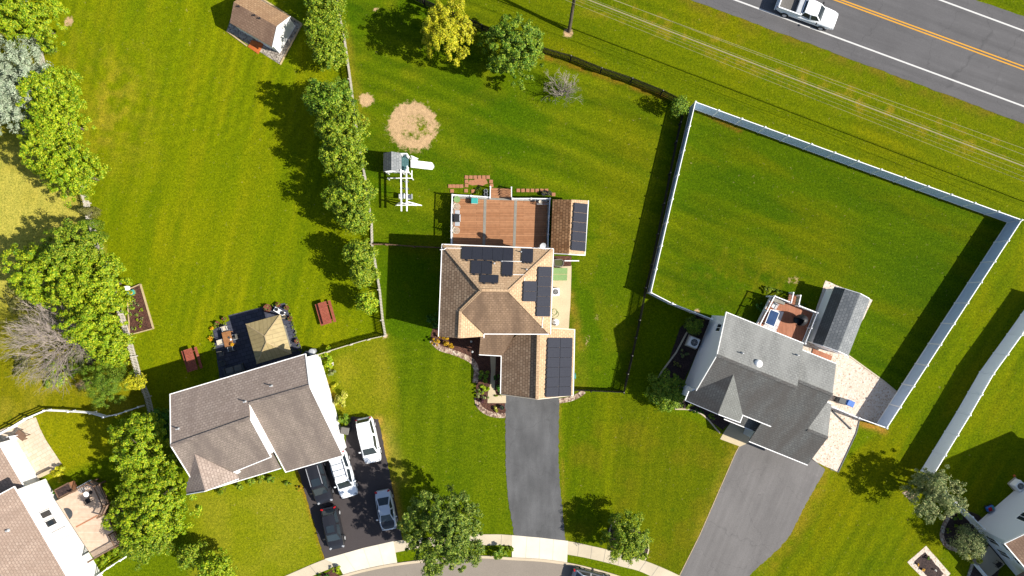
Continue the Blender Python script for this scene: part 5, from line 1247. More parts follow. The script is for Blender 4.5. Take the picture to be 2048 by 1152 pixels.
# ------------------------------------------------------------------ utility pole and wires
up = thing('utility_pole', 'tall grey wooden utility pole standing in a bare soil ring', 'utility pole', P(1138,64))
pb_ = P(1138,64); ptop = P(1149,-6,5.2); dirp = (ptop-pb_); dirp = dirp/dirp.z
pt_ = pb_+dirp*10.6
m = MB(); m.tube(pb_-Vector((0,0,.3)), pt_, .19, .13, 12); m.build('pole', M['pole_wood'], up)
lined = (P(1935,288,6.2)-P(1181,0,6.2)); lined.z = 0; lined.normalize(); ln = Vector((-lined.y, lined.x, 0))
for z, hl_ in ((9.9,1.3),(8.6,.9)):
    c = pb_+dirp*z; m = MB(); m.bar(c-ln*hl_, c+ln*hl_, .1, .12); ca = m.build('cross_arm', M['pole_wood'], up)
    for s_ in (-1, 0.35, 1):
        m = MB(); m.lathe(c+ln*hl_*s_*.93+Vector((0,0,.05)), [(.05,0),(.07,.06),(.04,.12),(.06,.17),(.0,.2)], 8); m.build('insulator', M['grey_metal'], ca)
def wire(label, a, b, z, r, sag=.25):
    p, q = P(*a, z), P(*b, z); d = q-p; p = p-d*.35; q = q+d*.5; m = MB(); n = 14; pts = [p.lerp(q, i/n)-Vector((0,0,sag*4*(i/n)*(1-i/n))) for i in range(n+1)]
    for x, y in zip(pts[:-1], pts[1:]): m.tube(x, y, r, n=5)
    o = m.build('power_line', M['wire'], None, origin=tuple(p)); props(o, label, 'power line', 'overhead lines beside the highway'); return o
wire('overhead line nearest the highway pavement, upper of a close pair', (1232,0), (2025,287), 9.6, .015)
wire('overhead line just below the topmost of the close pair', (1239,2), (1993,287), 9.5, .015)
wire('thick pale overhead cable in the middle of the bundle', (1181,0), (1935,288), 6.0, .055)
wire('thin overhead line directly beside the thick pale cable', (1187,-2), (1960,292), 6.2, .011)
wire('overhead line on the lawn side of the bundle, second from the outside', (1155,0), (1885,288), 5.7, .010)
wire('outermost overhead line on the lawn side of the bundle', (1135,0), (1860,287), 5.5, .014)
wire('thin overhead line between the thick cable and the lawn side lines', (1168,0), (1910,288), 5.9, .009)

# ------------------------------------------------------------------ play set
ps = thing('swing_set', 'white swing set with shingled fort roof, slide and swing beams', 'swing set', P(797,330))
fa = [P(768,306,2.5), P(801,306,2.5), P(803,340,2.5), P(769,341,2.5)]
x0, x1 = fa[0].x, fa[1].x; y1, y0 = fa[0].y, fa[3].y; xm = P(780.5,322,2.9).x+.12
pr1, pr2 = Vector((xm, y1+.05, 2.95)), Vector((xm, y0-.05, 2.95))
rw(ps, [pr1, pr2, Vector((x0-.1,y0-.05,2.25)), Vector((x0-.1,y1+.05,2.25))], M['shed_shingle'], th=.06); rw(ps, [pr1, pr2, Vector((x1+.05,y0-.05,2.2)), Vector((x1+.05,y1+.05,2.2))], M['shed_shingle'], th=.06)
tx1 = P(815,322,1.4).x+.1
for x in (x0+.08, x1, tx1):
    for y in (y0+.08, y1-.08):
        hh = 2.2 if x < tx1-.1 else 2.25
        m = MB(); m.box((x, y, hh/2), (.11,.11,hh)); m.build('post', M['white'], ps)
m = MB(); m.box(((x0+tx1)/2, (y0+y1)/2, 1.3), (tx1-x0, y1-y0-.1, .06)); m.build('platform', M['teal_deck'], ps)
for a, b in (((x0,y0),(tx1,y0)),((x0,y1),(tx1,y1)),((x0,y0),(x0,y1)),((tx1,y0),(tx1,(y0+y1)/2-.35)),((tx1,(y0+y1)/2+.55),(tx1,y1))):
    m = MB(); m.bar((*a,2.2), (*b,2.2), .09, .11); m.build('beam', M['white'], ps); m = MB(); m.bar((*a,1.42), (*b,1.42), .05, .16); m.bar((*a,1.85), (*b,1.85), .05, .1)
    n_ = max(2, int(math.hypot(a[0]-b[0], a[1]-b[1])/.16))
    for i in range(n_): q = Vector((*a,0)).lerp(Vector((*b,0)), (i+.5)/n_); m.bar(q+Vector((0,0,1.35)), q+Vector((0,0,1.85)), .06, .03)
    m.build('guard_rail', M['white'], ps)
# lower side bay seen under the fort
m = MB()
for a, b in (((x0+.1,y0-.5),(tx1+.3,y0-.5)),((tx1+.3,y0-.5),(tx1+.3,y0+.3))): m.bar((*a,1.0), (*b,1.0), .08, .1)
for q in ((x0+.1,y0-.5),(tx1+.3,y0-.5)): m.box((*q,.5), (.09,.09,1.0))
m.build('side_frame', M['white'], ps)
# slide
sa, sb = P(822,328,1.35), P(868,333,.12); d = (sb-sa); n = 14; m = MB(); hw = .34; side = Vector((-d.y, d.x, 0)).normalized(); vs = []
for i in range(n+1):
    t = i/n; q = sa+d*t; q.z = 1.35*(1-t)**1.15*(1-.05)+.14; ww = hw
    if t > .9: ww = hw*math.sqrt(max(.06, 1-((t-.9)/.1)**2))
    for o_, hh in ((-ww-.03,.16),(-ww,.15),(-ww*.7,.0),(ww*.7,.0),(ww,.15),(ww+.03,.16)): vs.append(q+side*o_+Vector((0,0,hh)))
    for o_, hh in ((ww+.03,-.04),(-ww-.03,-.04)): vs.append(q+side*o_+Vector((0,0,hh)))
m.add(vs, [(i*8+j, i*8+(j+1)%8, (i+1)*8+(j+1)%8, (i+1)*8+j) for i in range(n) for j in range(8)]+[tuple(range(8)), tuple(n*8+j for j in reversed(range(8)))]); m.build('slide', M['white'], ps)
la, lb = P(822,317,1.3), P(836,323,.02); m = MB(); sd2 = Vector((0,.28,0))
for s_ in (-1, 1): m.bar(la+sd2*s_, lb+sd2*s_, .05, .1)
for i in range(1, 6): q = la.lerp(lb, i/6); m.bar(q-sd2, q+sd2, .09, .04)
m.build('ladder', M['white'], ps)
zb_ = 2.35
for u in (802.3, 813.2):
    a, b = P(u-.3,339,zb_), P(u+.7,422.5,zb_); m = MB(); m.bar(a, b, .12, .14); m.build('swing_beam', M['white'], ps)
for (ua, va), (ut, vt) in (((791,411),(802.6,403)),((843,411),(813.6,403)),((797,409),(813.4,405)),((832,411),(803,406))):
    m = MB(); m.bar(P(ua,va,0), P(ut,vt,zb_), .09, .09); m.build('leg', M['white'], ps)
m = MB(); m.bar(P(793,410.5,.35), P(840,410.5,.35), .07, .1); m.build('leg_brace', M['white'], ps)
for u, v, mt in ((804,393,'white'),(819,394,'grey_metal')):
    c = P(u, v, .6); m = MB(); m.box(c, (.62,.5,.05)); m.box(c+Vector((.3,0,.25)), (.05,.5,.5)); s0 = m.build('glider_seat', M[mt], ps)
    m = MB(); tp = P(802.5 if u < 810 else 813.4, v, zb_)
    for dy in (-.25, .25): m.tube(c+Vector((0,dy,.03)), Vector((tp.x, tp.y+dy, zb_-.05)), .02, n=6)
    m.build('hanger', M['white'], s0)
for v in (357, 372):
    tp = P(808, v, zb_); m = MB(); m.box((tp.x, tp.y, .55), (.45,.16,.04)); s0 = m.build('swing_seat', M['dark_plastic'], ps)
    m = MB()
    for dx in (-.2, .2): m.tube((tp.x+dx, tp.y, .56), (tp.x+dx*1.3, tp.y, zb_-.05), .009, n=5)
    m.build('chain', M['grey_metal'], s0)

# ------------------------------------------------------------------ gazebo and patio furniture
gz_ = thing('gazebo', 'tan metal roofed gazebo on the slate patio behind the left house', 'gazebo', P(540,690))
ge = [P(491.7,648,2.45), P(560.6,628.9,2.45), P(583,707.4,2.45), P(513.7,728,2.45)]; k1, k2_ = P(529.8,672,3.35), P(533,684,3.35)
for q in ([ge[0],ge[1],k1], [ge[1],ge[2],k2_,k1], [ge[2],ge[3],k2_], [ge[3],ge[0],k1,k2_]): rw(gz_, q, M['tan_metal'], 'roof_panel', .05)
m = MB()
for a, b in ((k1,k2_),(k1,ge[0]),(k1,ge[1]),(k2_,ge[2]),(k2_,ge[3])): m.bar(a+Vector((0,0,.03)), b+Vector((0,0,.03)), .09, .04)
m.build('ridge_cap', M['timber'], gz_)
cg = sum(ge, Vector((0,0,0)))/4
for q in ge:
    p = cg+(q-cg)*.88; m = MB(); m.box((p.x,p.y,1.2), (.14,.14,2.4), R_(16)); m.build('post', M['dark_plastic'], gz_)
m = MB()
for i in range(4):
    a, b = cg+(ge[i]-cg)*.88, cg+(ge[(i+1)%4]-cg)*.88; m.bar((a.x,a.y,2.3), (b.x,b.y,2.3), .08, .16)
m.build('beam', M['dark_plastic'], gz_)

def table_top(par, w_, l_, z, mat, legs=True, lm=None):
    m = MB(); m.box((0,0,z), (w_,l_,.05)); m.build('tabletop', mat, par, local=True, bevel=.02)
    for x in (-1,1):
        for y in (-1,1): m = MB(); m.box((x*(w_/2-.1), y*(l_/2-.12), (z-.02)/2), (.07,.07,z-.03)); m.build('leg', lm or mat, par, local=True)
dt = thing('dining_table', 'brown wooden dining table with yellow flowers on the slate patio', 'table', P(461,677), R_(14)); table_top(dt, .92, 1.55, .74, M['wood_top'])
def chair(label, u, v, rz, seat, frame_, group=None, cat='chair', name='patio_chair'):
    t = thing(name, label, cat, P(u, v), rz, group)
    m = MB(); m.box((0,0,.44), (.5,.5,.08)); m.build('seat', M[seat], t, local=True, bevel=.02)
    m = MB(); m.box((0,-.25,.72), (.5,.06,.5)); m.build('backrest', M[seat], t, local=True, bevel=.02)
    for x in (-.22,.22):
        for y in (-.22,.22): m = MB(); m.box((x,y,.2), (.04,.04,.4)); m.build('leg', M[frame_], t, local=True)
        m = MB(); m.bar((x*1.15,-.25,.62), (x*1.15,.22,.62), .05, .04); m.build('armrest', M[frame_], t, local=True)
    return t
chair('cream patio chair at the upper end of the brown dining table', 453.5, 657.5, R_(200), 'cream', 'grey_metal')
chair('cream patio chair at the left side of the brown dining table', 446.5, 683.5, R_(-76), 'cream', 'grey_metal')
chair('grey mesh patio chair at the right side of the brown dining table', 473.5, 673.5, R_(104), 'grey_plastic', 'grey_metal')
chair('grey mesh patio chair at the lower end of the brown dining table', 465.5, 697, R_(14), 'grey_plastic', 'grey_metal')
def flowers(label, u, v, z, mat, r=.18, n=40, name='flower_bunch', cat='flowers', green='leaf_green'):
    c = P(u, v, z); t = thing(name, label, cat, (c.x, c.y, z))
    m = MB(); 
    for i in range(n):
        a, q, zz = rnd.uniform(0,6.28), r*rnd.random()**.5, rnd.uniform(.0,.3); m.box(c+Vector((q*math.cos(a), q*math.sin(a), .12+zz*.6)), (.075,.075,.03), a)
    m.build('petals', M[mat], t)
    m = MB(); m.lathe(c, [(r*.45,0),(r*.6,.14),(r*.55,.16),(0.0,.16)], 10); m.build('pot', M['terracotta'], t); return t
flowers('yellow flowers on the dining table beside the plates', 466, 689, .77, 'yellow', .14)
def disc(name, label, cat, u, v, z, r, h, mat, group=None):
    c = P(u, v, z); t = MB(); t.lathe(c, [(r*.8,0),(r,h*.6),(r,h),(r*.85,h),(r*.8,h*.7),(0.0,h*.6)], 16); o = t.build(name, M[mat], None, origin=tuple(c)); props(o, label, cat, group); return o
disc('plate', 'dark plate at the centre of the brown dining table', 'plate', 458, 675, .77, .12, .03, 'dark_plastic'); disc('plate', 'pale plate near the middle of the brown dining table', 'plate', 462, 679, .77, .1, .03, 'trim')
chair('grey armchair in house shade on the slate patio edge', 446, 707, R_(190), 'grey_plastic', 'dark_plastic', name='armchair')
chair('dark armchair deep in house shade below the grey armchair', 449, 726, R_(200), 'dark_plastic', 'dark_plastic', name='armchair')
so = thing('sofa', 'dark outdoor sofa against the left house wall in shade', 'sofa', P(472,738), R_(16))
for nm, c, s_, mt in (('seat',(0,0,.35),(1.9,.75,.3),'dark_plastic'),('backrest',(0,-.38,.6),(1.9,.16,.5),'dark_plastic'),('armrest',(-.98,0,.48),(.14,.8,.42),'dark_plastic'),('armrest',(.98,0,.48),(.14,.8,.42),'dark_plastic'),('cushion',(-.45,.03,.54),(.8,.62,.12),'grey_plastic'),('cushion',(.45,.03,.54),(.8,.62,.12),'grey_plastic')):
    m = MB(); m.box(c, s_); m.build(nm, M[mt], so, local=True, bevel=.03)
wb_ = thing('side_table', 'white side table with round black pans at the patio corner', 'table', P(562.5,622.5), R_(-30)); table_top(wb_, 1.15, .45, .7, M['white'])
disc('pan', 'round black pan on the white side table, at its patio end', 'pan', 565, 626, .73, .2, .1, 'black_metal'); disc('pan', 'round black pan on the white side table, at its hedge end', 'pan', 553.5, 619, .73, .18, .1, 'black_metal')
cb = thing('bench', 'long grey bench beside the tan gazebo roof', 'bench', P(575,672), R_(106))
m = MB(); m.box((0,0,.45), (2.3,.4,.06)); m.build('seat', M['deck_edge'], cb, local=True)
for x in (-.95,.95): m = MB(); m.box((x,0,.21), (.1,.36,.42)); m.build('leg', M['deck_edge'], cb, local=True)
bx = thing('storage_box', 'pale wooden box at the upper right gazebo corner', 'box', P(567.5,633.5), R_(2)); m = MB(); m.box((0,0,.25), (.5,.3,.5)); m.build('crate', M['timber'], bx, local=True, bevel=.02); m = MB(); m.box((0,0,.52), (.54,.34,.05)); m.build('lid', M['timber'], bx, local=True)
def barrel(label, u, v, r, h, mat, top):
    c = P(u, v); t = thing('barrel', label, 'barrel', c); m = MB(); m.lathe(c, [(r*.9,0),(r,h*.5),(r*.92,h)], 18); m.build('drum', M[mat], t); m = MB(); m.lathe(c+Vector((0,0,h)), [(r*.95,-.03),(r*.95,.03),(r*.5,.07),(0.0,.07)], 18); m.build('lid', M[top], t)
barrel('black barrel at the upper corner of the white end wall', 618, 707, .34, .9, 'black_metal', 'dark_plastic'); barrel('silver lidded barrel beside the black barrel', 629, 702.5, .34, .95, 'grey_metal', 'grey_metal')
def picnic(label, u, v, rz):
    t = thing('picnic_table', label, 'picnic table', P(u, v, .4), rz); t.location.z = 0; L_ = 2.3
    for x in (-.3, 0, .3): m = MB(); m.box((x,0,.74), (.285,L_,.045)); m.build('table_board', M['picnic'], t, local=True)
    for x in (-.68,.68): m = MB(); m.box((x,0,.44), (.28,L_,.045)); m.build('bench_seat', M['picnic'], t, local=True)
    for y in (-.8,.8):
        m = MB(); m.bar((-.68,y,.4), (.68,y,.4), .05, .1); m.bar((-.42,y,.70), (.42,y,.70), .05, .08); m.bar((-.62,y,.0), (-.3,y,.7), .05, .09); m.bar((.62,y,0), (.3,y,.7), .05, .09); m.build('leg_frame', M['picnic'], t, local=True)
picnic('red stained picnic table in full sun beside the fence trees', 651.5, 626, R_(16)); picnic('red stained picnic table half in the house shadow', 384.5, 719, R_(17))

# pots round the slate patio
def pot_plant(label, u, v, r, leaf, hgt=.35, mat='terracotta', n=150, name='potted_plant'):
    c = P(u, v); t = thing(name, label, 'potted plant', c); m = MB(); m.lathe(c, [(r*.7,0),(r,hgt),(r*1.08,hgt),(r*1.08,hgt+.04),(r*.9,hgt+.04),(r*.9,hgt-.02),(0.0,hgt-.02)], 14); m.build('pot', M[mat], t)
    leafcloud(t, Vector((c.x, c.y, hgt+r*.5)), (r*.95, r*.95, r*.8), n, .09, M[leaf], 'foliage'); return t

# ------------------------------------------------------------------ foliage
def leafcloud(par, c, rad, n, size, mat, name='crown', seed=None, clump=None, clump_r=.3, up=.55, flat=False, cone=False, shell=.6, origin=None, strong=1.0):
    r = np.random.RandomState(seed if seed is not None else rnd.randint(0, 10**6))
    rad = np.array(rad, float); c = np.array(c, float)
    K = clump or max(6, int(n/70))
    NL = max(6, min(26, int(K/7))); gi = np.arange(NL)+.5; ph = np.arccos(1-1.62*gi/NL); th = math.pi*(1+5**.5)*gi+r.rand()*6
    lv = np.stack([np.cos(th)*np.sin(ph), np.sin(th)*np.sin(ph), np.cos(ph)], 1)+r.normal(size=(NL, 3))*.16; lv /= np.linalg.norm(lv, axis=1)[:, None]
    lc = lv*(.46+.30*r.rand(NL))[:, None]; lr_ = .34+.22*r.rand(NL); li = r.randint(0, NL, K)
    v = r.normal(size=(K, 3))+lv[li]*.6+np.array([0, 0, .35]); v /= np.linalg.norm(v, axis=1)[:, None]
    cen = lc[li]+v*(lr_[li]*(.55+.6*r.rand(K)))[:, None]; ctr = r.rand(K) < .16; cen[ctr] = v[ctr]*(.2+.4*r.rand(int(ctr.sum()), 1))
    if cone:
        z = 1-r.rand(K)**.6*1.9; rr = (1-(z+1)/2)*.95+.05; a = r.rand(K)*6.283; cen = np.stack([rr*np.cos(a)*.85, rr*np.sin(a)*.85, z], 1)
    sz = clump_r*(.45+.8*r.rand(K)**1.5); idx = r.randint(0, K, n)
    d = r.normal(size=(n, 3)); d /= np.linalg.norm(d, axis=1)[:, None]; lr = r.rand(n)**.45
    pos = cen[idx]+d*(lr*sz[idx])[:, None]; 
    if cone: pos = cen[idx]+d*(lr*sz[idx])[:, None]*np.array([1.0, 1.0, .6])
    outw = pos/np.maximum(np.linalg.norm(pos, axis=1), .2)[:, None]
    nrm = d*.55+outw*.45+np.array([0, 0, up])+r.normal(size=(n, 3))*.45; nrm /= np.linalg.norm(nrm, axis=1)[:, None]
    pos = pos*rad+c
    t = np.cross(nrm, r.normal(size=(n, 3))); t /= np.maximum(np.linalg.norm(t, axis=1), 1e-6)[:, None]; b = np.cross(nrm, t)
    s_ = size*(.6+.8*r.rand(n))[:, None]; asp = .62 if not flat else .3
    off = np.array(WL[par.name]) if par is not None else np.array(origin or (0, 0, 0))
    p0 = pos-t*s_*.5; p1 = pos+b*s_*asp*.5+nrm*s_*.08; p2 = pos+t*s_*.5; p3 = pos-b*s_*asp*.5+nrm*s_*.08
    vs = np.stack([p0, p1, p2, p3], 1).reshape(-1, 3)-off
    me = bpy.data.meshes.new(name); me.vertices.add(4*n); me.vertices.foreach_set('co', vs.astype('f').ravel()); me.loops.add(4*n); me.loops.foreach_set('vertex_index', np.arange(4*n, dtype='i'))
    me.polygons.add(n); me.polygons.foreach_set('loop_start', np.arange(n, dtype='i')*4); me.update(); me.validate(); me.materials.append(mat)
    o = bpy.data.objects.new(name, me); COL.objects.link(o); o.parent = par; WL[o.name] = Vector(off)
    if par is None: o.location = tuple(off)
    return o
def trunk(par, base, top, r, crownr, n=6, mat='bark'):
    m = MB(); mid = base.lerp(top, .55)+Vector((rnd.uniform(-.1,.1), rnd.uniform(-.1,.1), 0)); m.tube(base-Vector((0,0,.1)), mid, r, r*.7, 9); m.tube(mid, top, r*.7, r*.2, 8)
    for i in range(n):
        a = 6.28*i/n+rnd.uniform(-.3,.3); s0 = base.lerp(top, rnd.uniform(.35,.75)); e = s0+Vector((math.cos(a)*crownr*.5, math.sin(a)*crownr*.5, crownr*rnd.uniform(.2,.45))); k_ = s0.lerp(e,.5)+Vector((0,0,.12*crownr)); m.tube(s0, k_, r*.42, r*.28, 6); m.tube(k_, e, r*.28, r*.06, 5)
    m.build('trunk', M[mat], par)
def tree(label, u, v, hc, R, V_, mat, n=None, leaf=.34, name='tree', cat='tree', group=None, clump_r=.30, cone=False, rx=1.0, ry=1.0, flat=False, shell=.6, tr=True):
    c = P(u, v, hc); t = thing(name, label, cat, (c.x, c.y, 0), 0, group); n = int((n or 330*R*R+260*R*V_)*4.8); leaf = leaf*.5
    if tr: trunk(t, Vector((c.x, c.y, 0)), Vector((c.x+rnd.uniform(-.2,.2), c.y, hc+V_*.5)), .05+.035*R, R)
    leafcloud(t, (c.x, c.y, hc), (R*rx, R*ry, V_), n, leaf, M[mat], 'crown', clump=int(40+95*R), clump_r=min(.3, .40/R), cone=cone, flat=flat, shell=shell); return t
def shrub(label, u, v, R, h, mat, n=None, leaf=.16, name='shrub', cat='shrub', group=None, tall=1.0):
    c = P(u, v, h*.5); t = thing(name, label, cat, (c.x, c.y, 0), 0, group)
    m = MB()
    for i in range(4):
        a = 1.57*i+.4; m.tube((c.x, c.y, -.05), (c.x+R*.5*math.cos(a), c.y+R*.5*math.sin(a), h*.6), .025, .012, 5)
    m.build('stem', M['bark'], t)
    leafcloud(t, (c.x, c.y, h*.52), (R, R*tall, h*.5), n or int(900*R*R+500*R*h), leaf, M[mat], 'foliage', clump_r=.34, shell=.5); return t
T = tree
T('large olive green street tree shading the silver sedan', 888, 1060, 4.9, 4.1, 3.6, 'leaf_olive', leaf=.36)
T('round bright street tree in a mulch ring beside the sidewalk', 1253, 1075, 2.7, 2.3, 2.2, 'leaf_maple', n=4600, leaf=.28)
T('golden yellow tree by the dark fence at the top', 897, 62, 4.0, 2.65, 3.4, 'leaf_yellow', rx=.95, ry=1.1)
T('dark green tree right of the golden yellow tree', 1028, 98, 3.8, 2.9, 3.2, 'leaf_green')
FG = 'trees along the middle picket fence'
T('tree on the middle fence at the top photo edge', 650, 8, 2.9, 1.8, 2.3, 'leaf_maple', group=FG); T('tree on the middle fence beside the garden shed', 650, 62, 2.8, 1.9, 2.3, 'leaf_maple', group=FG); T('small tree on the middle fence just below the shed tree', 661, 108, 2.5, 1.5, 2.0, 'leaf_maple', group=FG)
T('greyish green tree on the middle fence level with the small bare patch', 662, 207, 3.6, 2.25, 3.0, 'leaf_green', group=FG); T('tree on the middle fence level with the big bare soil ring', 682, 258, 3.8, 2.5, 3.2, 'leaf_maple', group=FG); T('tree on the middle fence beside the swing set roof', 687, 312, 3.6, 2.1, 3.0, 'leaf_maple', group=FG)
T('tree on the middle fence beside the swing beams', 702, 388, 3.4, 2.4, 2.9, 'leaf_maple', group=FG); T('lower companion of the tree beside the swing beams', 712, 435, 3.2, 1.6, 2.5, 'leaf_maple', group=FG)
T('slim tree on the middle fence left of the house shadow', 722, 508, 3.0, 1.45, 2.4, 'leaf_maple', group=FG); T('slim tree on the middle fence just below the other slim tree', 729, 548, 2.9, 1.3, 2.2, 'leaf_maple', group=FG); T('small round tree on the middle fence near the red picnic table', 733, 604, 2.2, 1.1, 1.6, 'leaf_lime', group=FG)
LG = 'trees along the left picket fence'
T('broad tree in the top left corner', 45, 30, 4.6, 3.3, 3.6, 'leaf_lime', group=LG, rx=1.2, ry=.85); T('small tree right of the blue spruce at the left fence', 92, 92, 1.6, .8, 1.2, 'leaf_green', leaf=.22, group=LG)
T('tall blue grey spruce at the left photo edge', 32, 172, 4.2, 3.5, 4.0, 'leaf_blue', n=7500, leaf=.42, name='spruce_tree', flat=True, clump_r=.24, ry=1.3, group=LG)
T('lime tree overlapping the blue spruce', 104, 185, 4.0, 2.4, 3.0, 'leaf_lime', group=LG); T('yellowish lime tree second below the blue spruce', 116, 238, 4.0, 2.5, 3.0, 'leaf_lime', group=LG); T('lime tree with slanting branches above the dry lawn', 106, 305, 4.0, 2.4, 3.0, 'leaf_lime', group=LG); T('lime tree nearest the row of small cedars', 150, 345, 3.8, 2.6, 2.8, 'leaf_lime', group=LG)
CG = 'small cedars along the left fence'
for k, (u, v) in enumerate(((174,423),(178,447),(187,471))):
    T(('topmost','middle','lowest')[k]+' of three small cedars between the lime trees', u, v, 1.4, .85, 1.4, 'leaf_dry' if k == 0 else 'leaf_green', n=1100, leaf=.2, name='cedar_tree', cone=True, flat=True, group=CG, clump_r=.22, rx=1.2, ry=.8)
T('leafy tree below the three small cedars', 152, 505, 4.2, 2.9, 3.2, 'leaf_maple', group=LG); T('wide lime tree at the left beside the planting box', 98, 545, 4.4, 3.3, 3.3, 'leaf_lime', group=LG); T('green tree leaning over the planting box', 192, 565, 4.2, 3.0, 3.2, 'leaf_lime', group=LG); T('lime tree just above the bare grey tree trunk', 195, 640, 4.0, 3.0, 3.0, 'leaf_lime', group=LG); T('small lime tree beside the mulch path', 225, 693, 2.6, 1.8, 2.0, 'leaf_lime', group=LG)
T('dense bright cedar hedge tree above the white rail fence', 218, 765, 2.6, 2.2, 2.3, 'leaf_green', n=5200, leaf=.22, name='cedar_tree', flat=True, clump_r=.2); T('little yellow green tree on the left fence by the house shadow', 272, 765, 2.2, .9, 1.4, 'leaf_yellow', leaf=.26)
T('dark shaded tree at the left house corner', 325, 848, 2.4, 1.5, 2.0, 'leaf_dark', leaf=.3); T('bright tree beside the left house gable', 288, 892, 3.8, 2.9, 3.0, 'leaf_lime')
T('large lime tree below the left house corner', 305, 1000, 4.2, 3.9, 3.2, 'leaf_lime'); T('leafy tree overhanging the pale deck corner', 296, 1068, 2.8, 2.8, 2.2, 'leaf_maple'); T('small leafy tree at the bottom edge left of the sidewalk', 432, 1138, 2.6, 1.6, 1.9, 'leaf_lime'); T('low tree at the bottom edge by the clipped hedge', 385, 1110, 2.2, 1.2, 1.6, 'leaf_maple')
T('blue green tree at the end of the far right fence', 1868, 985, 3.0, 2.35, 2.6, 'leaf_sage', leaf=.28); T('leafy shrub tree in the stone edged bed at lower right', 1937, 1083, 2.0, 1.55, 1.6, 'leaf_sage', leaf=.2)
T('big rounded dark shrub in the shade bed by the grey roofed house', 1334, 784, 1.5, 1.95, 1.5, 'leaf_green', n=3200, leaf=.26, name='shrub', cat='shrub'); T('small dark shrub above the cooling unit', 1387, 651, 1.0, .85, 1.0, 'leaf_green', leaf=.18, n=1100, name='shrub', cat='shrub')
T('small leafy sapling where the dark fence meets the white fence', 1358, 212, 1.8, .85, 1.4, 'leaf_green', leaf=.26)
shrub('pale yellow tipped shrub at the lower edge of the stone edged bed', 1944, 1111, .75, 1.5, 'leaf_pale', 900, .2); shrub('bright green shrub at the top of the stone edged bed', 1918, 1036, .5, .7, 'leaf_green'); shrub('mid green shrub under the corner bed fence', 1922, 1055, .55, .7, 'leaf_maple'); shrub('tiny round shrub inside the stone edging curve', 1896, 1063, .25, .35, 'leaf_maple')
shrub('round golden shrub beside the house corner, left one', 871, 680, .58, 1.0, 'leaf_gold', 700, .14); shrub('round golden shrub beside the brown mulch, right one', 893.5, 687, .6, .9, 'leaf_gold', 750, .14)
shrub('dark green shrub against the shaded west wall', 868, 640, .8, 1.2, 'leaf_dark'); shrub('lime hosta clump beside the front walk', 966.5, 776, .62, .6, 'leaf_lime', 500, .22); shrub('dark hosta clump in the porch shade', 969, 750, .7, .6, 'leaf_green', 500, .24)
shrub('pale silver shrub at the river stone edge', 958, 786, .42, .5, 'leaf_sage'); shrub('purple leaved shrub at the river stone curve', 961, 803, .48, .5, 'leaf_purple'); shrub('sage green shrub between hosta and front walk', 970, 797, .34, .45, 'leaf_sage'); shrub('straw coloured ornamental grass in the front mulch', 992, 816, .34, .45, 'leaf_pale', 260, .2); shrub('narrow green hedge along the garage wall', 996, 762, .45, .8, 'leaf_dark', 500, .16, tall=2.2); shrub('low hedge at the garage front corner', 1001, 789, .6, .4, 'leaf_maple', 300, .14, tall=.4)
shrub('bright yellow green shrub by the white end wall', 685, 806, .75, 1.0, 'leaf_pale', 900, .2, tall=1.5); shrub('round green shrub beside the grey bin', 690, 838, .72, .95, 'leaf_green', 900, .17); shrub('leafy green shrub at the top of the white end wall', 650, 716, .85, .9, 'leaf_lime', 900, .2, tall=1.2); shrub('small flowering shrub halfway along the white end wall', 662, 742, .5, .5, 'leaf_sage'); shrub('low yellow shrub midway along the white end wall', 668, 772, .45, .5, 'leaf_yellow')
shrub('shrub on the curb strip between street tree and driveway', 1000, 1104, .8, 1.1, 'leaf_green', 1000, .2); shrub('low shrub beside the curb strip shrub', 1020, 1098, .42, .5, 'leaf_maple'); shrub('green shrub beside the red mulch at the street corner', 672, 1138, .5, .6, 'leaf_lime'); shrub('dark shrub at the edge of the red mulch bed', 645, 1150, .5, .5, 'leaf_dark')
HG = 'shrubs in front of the left house porch'
for k, (u, v, r_) in enumerate(((448,978,.6),(474,971,.6),(500,963,.6),(524,956,.55))): shrub(('first','second','third','fourth')[k]+' shrub from the left below the left house porch eave', u, v, r_, .7, 'leaf_maple', group=HG)
shrub('dark rounded shrub left of the porch walk', 540, 957, .45, .8, 'leaf_green'); shrub('low green hedge along the porch walk', 572, 968, .4, .4, 'leaf_green', 500, .12, tall=.6); shrub('orange flowering plant at the driveway end of the porch walk', 598, 974, .38, .4, 'leaf_gold', 300, .12)
HB = 'clipped hedge beside the pale deck'
shrub('clipped hedge block at the deck end, lower one', 208, 1117, .62, .9, 'leaf_lime', 1100, .12, name='hedge', cat='hedge', group=HB); shrub('clipped hedge block at the deck end, upper one', 233, 1100, .62, .9, 'leaf_lime', 1100, .12, name='hedge', cat='hedge', group=HB)
shrub('yellow ornamental grass beside the flagstone terrace', 120, 948, .85, .8, 'leaf_yellow', 700, .3); shrub('shrub by the corner of the pale deck railing', 118, 982, .5, .9, 'leaf_dark')
shrub('green shrubs between the shed strip and deck steps', 1602, 611, .5, .5, 'leaf_dark'); shrub('leafy plants in the bed above the small deck', 1556, 582, .5, .6, 'leaf_green', tall=.7); shrub('bright leafy plants at the head of the small deck bed', 1536, 580, .5, .5, 'leaf_maple'); shrub('dark shrub in the bed left of the small deck', 1518, 612, .55, .5, 'leaf_dark')
FB = 'low shrubs in the front bed of the grey roofed house'
for k, (u, v, mt) in enumerate(((1380,812,'leaf_maple'),(1396,820,'leaf_dark'),(1422,836,'leaf_green'),(1350,808,'leaf_lime'))): shrub(('bright','dark','pale','lime')[k]+' low shrub in the front bed below the grey front gable', u, v, .5, .55, mt, group=FB)
